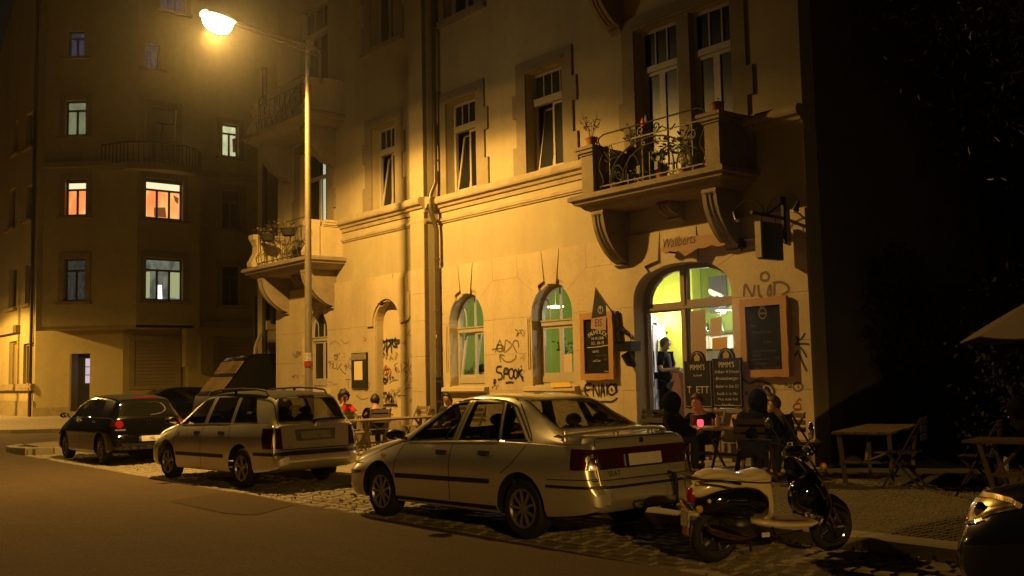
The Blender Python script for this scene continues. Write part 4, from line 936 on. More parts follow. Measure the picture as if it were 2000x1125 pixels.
tag_(K([[(858,945),(830,950),(825,985),(845,1010)],[(828,980),(850,975)],[(868,1010),(868,950),(895,1010),(893,945)],[(905,1015),(912,945),(925,1010)],[(908,985),(925,983)],[(935,945),(935,1005)],[(935,975),(950,950),(965,950),(985,975),(965,1000),(945,995),(940,975)],[(955,965),(962,985)],[(970,945),(985,955),(978,970),(988,990)],[(865,1020),(880,1045),(870,1040),(920,1035),(960,1035),(990,1015)],[(740,1030),(750,1015),(760,1030),(770,1015),(780,1030),(795,1012),(805,1030),(815,1010),(822,1030)]]), .045, YR)
N_ = lambda L: [Zs(s_, 1120, 500, 1/3.124) for s_ in L]
tag_(N_([[(1040,250),(1048,175),(1075,215),(1095,245),(1108,175)],[(1128,175),(1130,215),(1138,245),(1155,250)],[(1200,175),(1185,225),(1205,245),(1205,170)],[(1225,250),(1228,165)],[(1215,165),(1270,160),(1310,185),(1310,215),(1270,240)],[(1165,100),(1145,115),(1150,145),(1180,150),(1195,125),(1180,102),(1165,100)]]), .045, YR, spray_g)
tag_(N_([[(1030,560),(1045,590),(1010,650),(1000,700),(1030,745),(1075,775),(1120,760)],[(995,690),(1045,680)],[(1110,760),(1170,770),(1215,800),(1225,840),(1190,850),(1165,825),(1180,800),(1200,830),(1215,855)],[(1055,825),(1060,850)]]), .05, YR, mat('faded black spray', (.07,.055,.04), .8))
tag_(N_([[(1370,770),(1345,785),(1345,810),(1368,825),(1395,810),(1395,785),(1370,770)],[(1370,790),(1375,800),(1368,800)]]), .03, YR, spray_g)
tag_(N_([[(1360,490),(1380,510),(1395,500),(1415,470)],[(1355,540),(1400,535),(1440,540)],[(1385,555),(1410,590),(1425,620)],[(1375,575),(1350,610)],[(1375,590),(1395,640),(1425,705)],[(1360,490),(1370,520),(1355,540)]]), .035, YR, spray_b)
tag_(N_([[(1345,945),(1385,935),(1345,930),(1350,905),(1385,900)],[(1360,895),(1380,870),(1390,885)],[(1385,905),(1390,940)]]), .022, YR, spray_r)
L_ = lambda L: [Zs(s_, 640, 560, 1/4.686) for s_ in L]
tag_(L_([[(480,490),(490,570),(520,620)],[(500,480),(525,530),(510,580)],[(540,470),(540,560),(545,630)],[(560,480),(580,540),(585,610)],[(590,470),(600,540),(640,545)],[(620,460),(615,520),(670,500)],[(480,520),(560,490),(670,490)],[(530,600),(560,540),(600,500)]]), .05, YL+.22, spray_b)
tag_(L_([[(510,800),(530,720),(560,780),(515,810)],[(520,760),(565,750)],[(530,735),(545,820)],[(565,740),(580,780),(560,830)]]), .028, YL+.22, spray_r)
tag_(L_([[(645,700),(610,720),(640,750),(665,790)],[(670,700),(680,790)],[(690,690),(735,720),(690,760),(740,800),(700,880)],[(740,660),(745,780)],[(790,690),(750,760),(790,830)],[(560,890),(600,860),(640,850)]]), .026, YL, spray_g)
tag_(L_([[(575,970),(580,930),(600,940),(578,955),(600,975)],[(610,930),(608,970),(625,970)],[(640,900),(630,960)],[(650,880),(670,900),(640,930),(670,960),(640,1000)],[(645,940),(680,930)]]), .026, YL+.22, spray_w)
tag_(L_([[(500,980),(530,970),(545,1000),(530,1050)],[(560,990),(560,1050)],[(560,1000),(590,1010),(575,1060)],[(600,1030),(610,1060)],[(500,1090),(560,1080),(640,1085)],[(510,840),(535,845),(530,880),(512,870),(510,840)]]), .05, YL+.22, spray)
tag_(L_([[(5,700),(25,690),(20,740)],[(30,700),(50,720),(35,750)],[(60,690),(50,740),(75,750)],[(90,690),(85,760),(130,700)],[(75,640),(65,625),(60,645),(75,670),(95,645),(85,625),(75,640)],[(110,740),(140,780),(170,800)]]), .022, YL, spray_b)
tag_(L_([[(165,850),(210,850)],[(188,850),(190,930)],[(350,860),(385,890),(370,940),(345,955)],[(260,990),(310,1030),(370,1020)],[(620,990),(720,1000)],[(700,940),(760,925),(800,940)]]), .024, YL, spray_g)
tag_(L_([[(5,880),(30,870),(25,910)],[(40,870),(55,910)],[(70,880),(60,900),(90,890)],[(20,530),(70,500),(120,540)],[(120,480),(160,520),(200,500)]]), .03, YL, mat('washed spray', (.26,.21,.14), .9))
rgf = random.Random(77)
def scribble(x0, x1, y0, y1, n, Y, mats, w=.02):
    for k in range(n):
        cx, cy = rgf.uniform(x0, x1), rgf.uniform(y0, y1); sz = rgf.uniform(4, 9); L = []
        for j in range(rgf.randrange(2, 5)):
            ox = cx+j*sz*.8; P = [(ox+rgf.uniform(-.5,.6)*sz, cy+rgf.uniform(-1,1)*sz) for q in range(rgf.randrange(3, 6))]; L.append(P)
        tag_(L, w*rgf.uniform(.7,1.4), Y, rgf.choice(mats))
fad = [spray_g, spray_r, spray_b, mat('washed spray', (.26,.21,.14), .9), spray_w]
scribble(744, 778, 690, 790, 9, YL+.22, fad); scribble(786, 806, 640, 790, 6, YL, fad[:1]+fad[3:]); scribble(640, 715, 650, 790, 9, YL, fad[3:]+fad[:1]); scribble(565, 590, 690, 760, 3, YL, fad[2:4])
scribble(960, 1020, 650, 760, 5, YR, fad[3:4]+fad[:1]); scribble(1455, 1565, 750, 830, 6, YR, fad[:1]+fad[3:4]); scribble(1128, 1180, 745, 790, 3, YR, fad[:1])
c = on_y(625+148, 728, YL+.22); single('wall_note', MB().box(c.x-.10,c.x+.10,YL+.228,YL+.232,c.z-.19,c.z+.16), mat('cream paper', (.48,.38,.29), .8), 'small cream note stuck on the blind niche among the graffiti', 'notice')
# --- balcony things
plant('balcony_plant', 'terracotta box with dry stalks on the left pillar of the right balcony', (-13.55,12.97,5.78), .5, .25, 14, 21, .05, m=mat('dry stalk', (.16,.12,.06), .8))
plant('balcony_plant', 'small terracotta pot on the right pillar of the right balcony', (-10.6,12.97,5.78), .1, .22, 3, 22, .03)
for k, (x, h, lab) in enumerate(((-12.75,.35,'potted plant at the left end of the right balcony floor'),(-11.65,.75,'green leafy plant in the middle of the right balcony floor'),(-11.15,.8,'taller leafy plant beside the clay pot on the right balcony'),(-10.55,.5,'bushy potted plant at the right end of the right balcony'),(-12.2,.15,'low pot just left of the middle of the right balcony floor'))):
    plant('balcony_plant', lab, (x-.38, 13.15+.03*k, 4.88), h, .22, 9, 30+k, .12, m=mat('balcony leaf', (.10,.16,.035), .6))
ws = thing('windmill_toy', 'red and blue toy windmill on a striped stick behind the right balcony railing', 'toy', (-12.35,13.05,4.88)); m = MB(); m.tube([(-12.35,13.05,4.88),(-12.35,13.05,5.95)], .012, 6); part('stick', m, paint_w, ws)
for k, cc in enumerate(((.5,.03,.03),(.03,.05,.3))): 
    m = MB(); x = -12.32+.09*k; m.sphere((x,13.05,6.0+.05*k), .07, sc=(.7,.4,1.4)); part('blade', m, mat('toy colour %d' % k, cc, .5), ws, smooth=60)
for k in range(2):
    x = -26.1+1.25*k; plant('balcony_box', ('dark planter bag on the left end of the left balcony railing', 'dark planter bag with grasses near the lamp post on the left balcony')[k], (x+.2,12.42,5.45), .28, .5, 12, 50+k, .08, potm=mat('dark bag', (.02,.018,.018), .8), m=mat('dry grass', (.20,.15,.05), .8))
# ------------------------------------------------------------------ corner house across the side street
fr_m = mat('ochre render', (.40,.33,.15), .9, noise=[(.25,(.33,.27,.12),.6), (3,(.22,.175,.085),.3), (.6,(.18,.145,.075),.3,(1,1,.25))], bump=(60,.3,.01))
fr_tr = mat('ochre trim', (.27,.215,.105), .9, noise=(2,(.16,.125,.065),.6))
shut_m = mat('roller shutter', (.22,.165,.09), .8)
C0 = Vector((-56.2, 14.1, 0)); dC = Vector((.66,.75,0)).normalized(); nC = Vector((dC.y,-dC.x,0))
corner = thing('corner_house', 'ochre corner house across the side street with a few lit windows', 'building', (-56, 18, 0))
def fP(P0, d, n):  # frame on a vertical plane
    return lambda u, v, w: Vector(P0)+d*u+Vector((0,0,v))-n*w
def uv(px, py, P0, d, n): p = on_p(px, py, P0, n); q = p-Vector(P0); return q.dot(d), p.z
BAY = 1.3
Pb = C0+nC*BAY                              # front plane of the upper bay
uL = uv(84,500,Pb,dC,nC)[0]; uR = uv(267,500,Pb,dC,nC)[0]; zB = uv(180,641,Pb,dC,nC)[1]
K1 = Pb+dC*uL; K2 = Pb+dC*uR; ex = Vector((1,0,0)); ey = Vector((0,1,0))
v379 = on_p(379,600,K2,ex); K3 = Vector((K2.x, v379.y, 0)); K4 = K3+Vector((-.9,.35,0)); 
H = 34
wallU = [(K1, K2), (K2, K3), (K3, K4), (K4, K4+Vector((0,14,0)))]
# --- window lists per face: pixel boxes in the photograph
faces = {'bay': (K1, dC, nC), 'side': (K2, ey, ex), 'back': (K4, ey, ex), 'A': (C0, Vector((-1,0,0)), Vector((0,-1,0))), 'low': (C0, dC, nC)}
def emat(name, col, e, c2, sc=3, amt=.8): return mat(name, (.05,.05,.05), .8, emit=(col, e)) if c2 is None else room_m(name, col, e, c2, sc, amt)
def room_m(name, col, e, c2, sc, amt):
    m = mat(name, (.05,.05,.05), .8); nt = m.node_tree; b = nt.nodes['Principled BSDF']
    tc = nt.nodes.new('ShaderNodeTexCoord'); n = nt.nodes.new('ShaderNodeTexNoise'); n.inputs['Scale'].default_value = sc; n.inputs['Detail'].default_value = 2
    rp = nt.nodes.new('ShaderNodeMapRange'); rp.inputs['From Min'].default_value = .4; rp.inputs['From Max'].default_value = .62; rp.inputs['To Max'].default_value = amt
    mx = nt.nodes.new('ShaderNodeMix'); mx.data_type = 'RGBA'; mx.inputs['A'].default_value = (*col, 1); mx.inputs['B'].default_value = (*c2, 1)
    mp = nt.nodes.new('ShaderNodeMapping'); mp.inputs['Scale'].default_value = (1,1,.5)
    nt.links.new(tc.outputs['Object'], mp.inputs[0]); nt.links.new(mp.outputs[0], n.inputs['Vector']); nt.links.new(n.outputs['Fac'], rp.inputs['Value']); nt.links.new(rp.outputs[0], mx.inputs['Factor'])
    nt.links.new(mx.outputs['Result'], b.inputs['Emission Color']); b.inputs['Emission Strength'].default_value = e; return m
orange = room_m('lit orange room', (1,.50,.15), 1.15, (.95,.24,.06), 1.3, .9); orange_w = emat('lit pale yellow top', (1,.85,.5), 1.1, None)
greeny = room_m('lit curtain green', (.17,.19,.10), 1, (.11,.12,.07), 2, .8); palegr = room_m('lit pale green', (.62,.66,.34), 1, (.40,.44,.24), 2.5, .9)
greyc = room_m('grey lit curtain', (.035,.035,.028), 1, (.015,.016,.014), 9, .9); whiteg = room_m('dim white room', (.16,.17,.12), 1, (.06,.065,.05), 3, .9); lilac = room_m('lit lilac hall', (.62,.50,.60), 1, (.5,.36,.44), 2, .7)
bluish = room_m('bluish glass', (.012,.014,.03), 1, (.03,.034,.07), 5, .8)
WINS = [('bay',(128,196,169,264),greeny,2,'t'),('bay',(128,350,169,421),orange,2,'o'),('bay',(126,505,167,588),greyc,2,'t'),('bay',(133,60,165,110),bluish,2,'a'),
        ('side',(285,350,357,428),orange,3,'o'),('side',(285,505,357,587),whiteg,3,'t'),('bay2',(285,85,312,133),bluish,2,'a'),('side',(296,210,345,312),None,2,'n'),
        ('back',(434,243,466,306),palegr,2,'t'),('back',(433,372,470,448),None,2,'n'),('back',(434,520,468,596),None,2,'r'),('side',(315,-20,362,22),bluish,3,'t')]
holes = {k: [] for k in faces}
jobs = []
for f, (a, b, c, d), mt, n, kd in WINS:
    f = 'side' if f == 'bay2' else f; P0, dd, nn = faces[f]
    u0, z1 = uv(a, b, P0, dd, nn); u1, _ = uv(c, b, P0, dd, nn); _, z0 = uv(a, d, P0, dd, nn); _, z0b = uv(c, d, P0, dd, nn); _, z1b = uv(c, b, P0, dd, nn); z0, z1 = (z0+z0b)/2, (z1+z1b)/2
    holes[f].append(rect(u0, u1, z0, z1)); jobs.append((f, u0, u1, z0, z1, mt, n, kd))
def wallface(nm, f, u0, u1, z0, z1, extra=[]):
    P0, d, n = faces[f]; return part(nm, plate([rect(u0, u1, z0, z1)]+[h for h in holes[f] if h[0][0] > u0 and h[1][0] < u1]+extra, fP(P0, d, n), 0, .35), fr_m, corner)
wallface('wall', 'bay', 0, (K2-K1).length, zB, H)
wallface('wall', 'side', 0.0, (K3-K2).length, zB, H)
part('wall', MB().box(K4.x-.1,K3.x-.01,K3.y,K3.y+.3,zB,H), fr_m, corner)
wallface('wall', 'back', -.3, 26, .0, H)
part('bay_soffit', MB().prism([(K1.x,K1.y),(K2.x,K2.y),(K3.x,K3.y),(K4.x-.3,K4.y),(C0.x-2,C0.y+4)], lambda u, v, d: Vector((u, v, d)), zB-.03, zB+.12), fr_tr, corner)
# lower storey: chamfer with a deep doorway, then the shopfront wall
low = faces['low']; uD0, _ = uv(140,700,*low); uD1, zD = uv(176,690,*low); uE = uv(240,700,*low)[0]
part('wall', plate([rect(0, uE, 0, zB), rect(uD0, uD1, .0, zD)], fP(*low), 0, .5), fr_m, corner)
part('plinth', plate([rect(-.02, uD0, 0, .55)], fP(*low), -.08, 0), fr_tr, corner)
dd_ = thing('house_door', 'dark street door with a lit lilac glazed upper half in the corner house', 'door', tuple(C0+dC*(uD0+.5)-nC*.5+Vector((0,0,.1))))
part('door_leaf', plate([rect(uD0, uD1, .1, zD)], fP(*low), .75, .8), mat('dark door', (.012,.012,.010), .5), dd_)
a, b = uv(153,700,*low), uv(177,748,*low); part('lit_glass', plate([rect(a[0]+.05, b[0]-.02, b[1], a[1])], fP(*low), .70, .74), lilac, dd_)
m = MB(); f_ = fP(*low)
for t in (.33,.66): m.bar(f_(a[0]+.05,lerp(b[1],a[1],t),.69), f_(b[0],lerp(b[1],a[1],t),.69), .04,.04)
m.bar(f_(lerp(a[0],b[0],.8),b[1],.69), f_(lerp(a[0],b[0],.8),a[1],.69), .04,.04); part('glazing_bar', m, paint_dk, dd_)
part('door_reveal', plate([rect(uD0-.1, uD0, .0, zD)], fP(*low), .0, .8), mat('pale reveal', (.3,.28,.24), .7), dd_)
part('door_step', plate([rect(uD0-.1, uE, .0, .32)], fP(*low), -.45, .7), fr_tr, corner)
E1 = C0+dC*uE
part('wall', MB().box(E1.x-.4,E1.x,E1.y,K4.y,0,zB), fr_m, corner)
lowS = (Vector((E1.x,E1.y,0)), ey, ex)
# roller shutters and flat ground floor windows
def shutter(f, bx, lab):
    P0, d, n = f; u0, z1 = uv(bx[0], bx[1], *f); u1, _ = uv(bx[2], bx[1], *f); _, z0 = uv((bx[0]+bx[2])/2, bx[3], *f)
    ff = fP(*f); fr = part('shutter_frame', plate([rect(u0-.25,u1+.25,z0-.2,z1+.25), rect(u0,u1,z0,z1)], ff, -.10, .02), fr_tr, corner)
    me = None; k = 0; z = z0
    while z < z1:
        o = part('shutter_slat', plate([rect(u0,u1,z+.01,min(z+.17,z1))], ff, -.045, -.0), shut_m, corner); z += .18
shutter(faces['back'], (425,668,483,752), ''); 
S2 = (Vector((K4.x, K4.y, 0)), ey, ex)
shutter(lowS, (262,665,343,752), '')
# a hanging corbel, string courses
def band(f, u0, u1, z, h=.25, dep=.22, nm='string_course'): return part(nm, plate([rect(u0,u1,z,z+h)], fP(*f), -dep, 0), fr_tr, corner)
_, zs = uv(420,632,*faces['back']); band(faces['back'], 0, 26, zs-.2, .3)
_, zc = uv(300,330,*faces['side']); 
band(faces['bay'], -.0, (K2-K1).length+.1, uv(200,326,*faces['bay'])[1], .3, .25, 'cornice'); band(faces['side'], 0, (K3-K2).length, uv(320,338,*faces['side'])[1], .3, .25, 'cornice'); band(faces['back'], 0, 26, uv(470,352,*faces['back'])[1], .3, .25, 'cornice')
for f, a_ in (('low', (225,660)), ('side', (375,690))): pass
m = MB(); q = on_p(375,670,K3,ex); m.box(q.x-.1,q.x+.5,q.y-.5,q.y+.1,q.z-1.2,zB-.05); part('bracket', m, fr_tr, corner)
for f, u0, u1, z0, z1, mt, n, kd in jobs:
    ff = fP(*faces[f]); w_ = u1-u0; yb = .30
    fr = part('window', plate([rect(u0,u1,z0,z1), rect(u0+.08,u1-.08,z0+.09,z1-.09)], ff, .18, .28), paint_dk, corner)
    zt = lerp(z0, z1, .72); m = MB()
    if kd != 'n' or True:
        m.bar(ff(u0,zt,.22), ff(u1,zt,.22), .10, .10)
        for k in range(1, n): uu = lerp(u0, u1, k/n); m.bar(ff(uu,z0,.22), ff(uu,zt,.22), .10, .08)
        kid('glazing_bar', m, paint_dk, fr)
    cells = [(lerp(u0,u1,k/n), lerp(u0,u1,(k+1)/n), z0, zt) for k in range(n)]+[(u0,u1,zt,z1)]
    for k, (a, b, c, d) in enumerate(cells):
        mm = mt if mt else glass_dk
        if kd == 'o' and k == n: mm = orange_w; d = d if f == 'bay' else d
        kid('pane', plate([rect(a+.03,b-.03,c+.03,d-.03)], ff, .24, .26), mm, fr)
    if kd == 'o': part('blind', plate([rect(u0,u1,z1-(z1-z0)*.10,z1)], ff, .12, .16), mat('folded blind', (.1,.06,.035), .8), corner)
    if kd != 'a':
        s = part('window_surround', plate([rect(u0-.28,u1+.28,z0-.02,z1+.3), rect(u0,u1,z0-.019,z1)], ff, -.06, 0), fr_tr, corner)
    part('window_sill', plate([rect(u0-.35,u1+.35,z0-.16,z0-.03)], ff, -.18, .2), fr_tr, corner)
# curtains and things in the lit rooms, room light put in as emission
f = faces['side']; ff = fP(*f)
def inroom(f, pts, m, d=.22): 
    P = [uv(*q, *f) for q in pts]; return part('room_detail', plate([P], fP(*f), d, d+.01), m, corner)
curt = mat('room-lit curtain glow', (.4,.4,.2), .8, emit=((.42,.46,.22), .8)); brightw = mat('bright lamp shade', (1,1,1), .8, emit=((.8,.85,.8), 2)); brown_r = mat('brown furniture glow', (.3,.1,.04), .8, emit=((.35,.10,.03), .6))
inroom(f, ((288,530),(296,530),(295,580),(288,581)), curt); inroom(f, ((336,531),(354,532),(354,583),(334,580)), curt); inroom(f, ((311,556),(319,556),(320,583),(311,583)), brightw)
inroom(f, ((304,404),(326,404),(328,424),(304,422)), brown_r); inroom(f, ((342,380),(352,386),(351,398),(345,392)), brown_r)
inroom(faces['back'], ((457,270),(464,268),(465,296),(458,296)), mat('dark coat', (.1,.02,.02), .8, emit=((.1,.01,.01), .5)))
# small curved balcony above the bay
bz = uv(300,300,*faces['side'])[1]; 
q = on_p(300,322,K2+Vector((1.0,0,0)),ex); 
m = MB(); ctr = Vector((K2.x-.3,(K2.y+K3.y)/2,0)); prof = []
pts = [Vector((K2.x-1.2,K2.y-1.4,0)), Vector((K2.x+.3,K2.y-.6,0)), Vector((K2.x+.9,K2.y+.8,0)), Vector((K2.x+1.0,(K2.y+K3.y)/2,0)), Vector((K2.x+.9,K3.y-.8,0)), Vector((K2.x+.3,K3.y+.2,0)), Vector((K2.x-.3,K3.y+.3,0))]
cz = on_p(250,315,pts[1],ex).z
m.prism([(p.x,p.y) for p in pts]+[(K2.x-1,K3.y)], lambda u, v, d: Vector((u, v, d)), cz-.35, cz); part('balcony_slab', m, fr_tr, corner)
m = MB(); top = [p+Vector((0,0,cz+1.0)) for p in pts]; m.tube(top, .05, 5)
for a, b in zip(pts[:-1], pts[1:]):
    n = int((b-a).length/.22)
    for k in range(n): p = a.lerp(b, k/n); m.tube([p+Vector((0,0,cz)), p+Vector((0,0,cz+1.0))], .022, 4)
o = part('railing', m, blackmetal, corner, fix=False); o['kind'] = 'stuff'
# wall A along the main street
fA = faces['A']
WA = [(18,526,33,603),(50,518,62,594),(18,668,33,756),(46,672,66,752),(18,372,30,448),(52,365,64,430),(28,240,36,300),(52,225,64,290)]
hA = []; jA = []
for a, b, c, d in WA:
    u1, z1 = uv(a, b, *fA); u0, _ = uv(c, b, *fA); _, z0 = uv(a, d, *fA); hA.append(rect(u0, u1, z0, z1)); jA.append((u0,u1,z0,z1))
zr = uv(40,60,*fA)[1]
part('wall', plate([[(0,0),(40,0),(40,zr-6),(12,zr-2),(0,zr+6)]]+hA, fP(*fA), 0, .35), fr_m, corner)
for u0, u1, z0, z1 in jA:
    ff = fP(*fA); fr = part('window', plate([rect(u0,u1,z0,z1), rect(u0+.1,u1-.1,z0+.1,z1-.1)], ff, .15, .25), fr_tr, corner); kid('pane', plate([rect(u0,u1,z0,z1)], ff, .26, .28), shut_m if z0 < 3.5 else glass_dk, fr)
    part('window_sill', plate([rect(u0-.25,u1+.25,z0-.18,z0-.03)], ff, -.2, .15), fr_tr, corner)
band(fA, 0, 40, uv(30,763,*fA)[1], .35, .18); part('plinth', plate([rect(0,40,0,.9)], fP(*fA), -.06, 0), fr_tr, corner); band(fA, 3, 40, uv(8,655,*fA)[1], .4, .25)
m = MB(); p0 = C0+Vector((-.35,-.12,0)); m.tube([p0, p0+Vector((0,0,H-8))], .09, 8); part('downpipe', m, mat('dark downpipe', (.03,.022,.018), .6), corner, smooth=40)
# blocks that carry the dark upper house, its back and roof
part('roof_block', MB().prism([(C0.x-40,C0.y+.5),(C0.x-.2,C0.y+.5),(K2.x-1.5,K2.y-.3),(K4.x-.4,K4.y),(K4.x-.4,K4.y+26),(C0.x-40,C0.y+26)], lambda u, v, d: Vector((u, v, d)), zB+.3, zr-7), mat('dark back', (.02,.018,.015), .9), corner)
# ------------------------------------------------------------------ portal house on the side street
ph = thing('portal_house', 'dark house with an arched stone portal seen past the corner behind the van', 'building', (-43, 30, 0))
Xp = -37.0
def PX(px, py): p = on_x(px, py, Xp); return p.y, p.z
u0, z0 = PX(512, 690); u1, _ = PX(560, 690)
fp = fP((Xp, 0, 0), ey, ex)
c0 = PX(552, 690); r = 1.15; cy = c0[0]+.3; zsp = PX(552,695)[1]
part('portal_wall', plate([[(u0,0),(cy-r,0)]+[(cy+r*math.cos(a), zsp+r*math.sin(a)) for a in [math.pi*(1-k/12) for k in range(13)]]+[(cy+r,0),(cy+9,0),(cy+9,14),(u0,14)]], fp, 0, .4), fr_m, ph)
m = MB()
for rr in (r, r+.16, r+.34): m.tube([Vector((Xp+.03, cy+rr*math.cos(a), zsp+rr*math.sin(a))) for a in [math.pi*(1-k/16) for k in range(17)]], .07, 6)
part('portal_arch', m, sandstone, ph, smooth=50)
part('portal_pilaster', MB().box(Xp,Xp+.22,u0+.15,u0+.75,0,zsp+1.0), sandstone, ph); part('pilaster_cap', MB().box(Xp,Xp+.32,u0+.05,u0+.85,zsp+1.001,zsp+1.35), sandstone, ph)
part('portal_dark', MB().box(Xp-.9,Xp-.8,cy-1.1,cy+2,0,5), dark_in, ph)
part('downpipe', MB().tube([(Xp+.1,u0+.05,0),(Xp+.1,u0+.05,14)], .10, 8), mat('dark downpipe', (.03,.022,.018), .6), ph, smooth=40)
part('dark_bay', MB().box(Xp+.0,Xp+.5,u0+.2,cy+6,PX(525,632)[1],PX(520,566)[1]), mat('dark lattice bay', (.015,.014,.012), .8), ph)
# ------------------------------------------------------------------ vehicles
def paintm(name, col, metal=.75, rough=.28, **k): return mat(name, col, rough, metal=metal, coat=1.0, noise=(2.5, tuple(c*.86 for c in col), .5), **k)
silver = paintm('silver beige paint', (.72,.68,.60), .68, .32); silver2 = paintm('warm silver paint', (.70,.665,.59), .68, .32); black_p = paintm('black paint', (.006,.006,.007), .2, .15); blue_p = paintm('dark blue paint', (.015,.02,.07), .4, .25); navy_p = paintm('night blue paint', (.008,.010,.03), .4, .2)
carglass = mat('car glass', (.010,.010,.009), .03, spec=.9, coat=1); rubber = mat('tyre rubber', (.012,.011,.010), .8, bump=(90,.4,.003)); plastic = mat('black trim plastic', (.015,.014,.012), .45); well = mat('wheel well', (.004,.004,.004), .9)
rim_m = mat('alloy rim', (.36,.34,.30), .35, metal=.8); chrome = mat('chrome', (.75,.72,.68), .07, metal=1); red_l = mat('red lamp glass', (.045,.003,.004), .28, coat=1, spec=.8); amber = mat('amber lamp', (.55,.22,.03), .2, coat=1); smoke = mat('smoked lamp', (.03,.012,.012), .12, coat=1); clearl = mat('clear lamp', (.5,.46,.4), .08, metal=.6, coat=1); gap_m = mat('panel gap', (.004,.004,.003), .8)
plate_m = mat('number plate white', (.62,.60,.56), .4, noise=(14,(.5,.46,.47),.7)); plate_b = mat('plate band blue', (.01,.02,.16), .5); ink_m = mat('black lettering', (.01,.01,.01), .6)
def resample(P, n):
    P = [Vector((p[0], p[1])) for p in P]; L = [0]
    for a, b in zip(P[:-1], P[1:]): L.append(L[-1]+(b-a).length)
    out = []; i = 0
    for k in range(n+1):
        d = L[-1]*k/n
        while i < len(P)-2 and d > L[i+1]: i += 1
        t = 0 if L[i+1] == L[i] else (d-L[i])/(L[i+1]-L[i]); out.append(P[i].lerp(P[i+1], min(t, 1)))
    return out
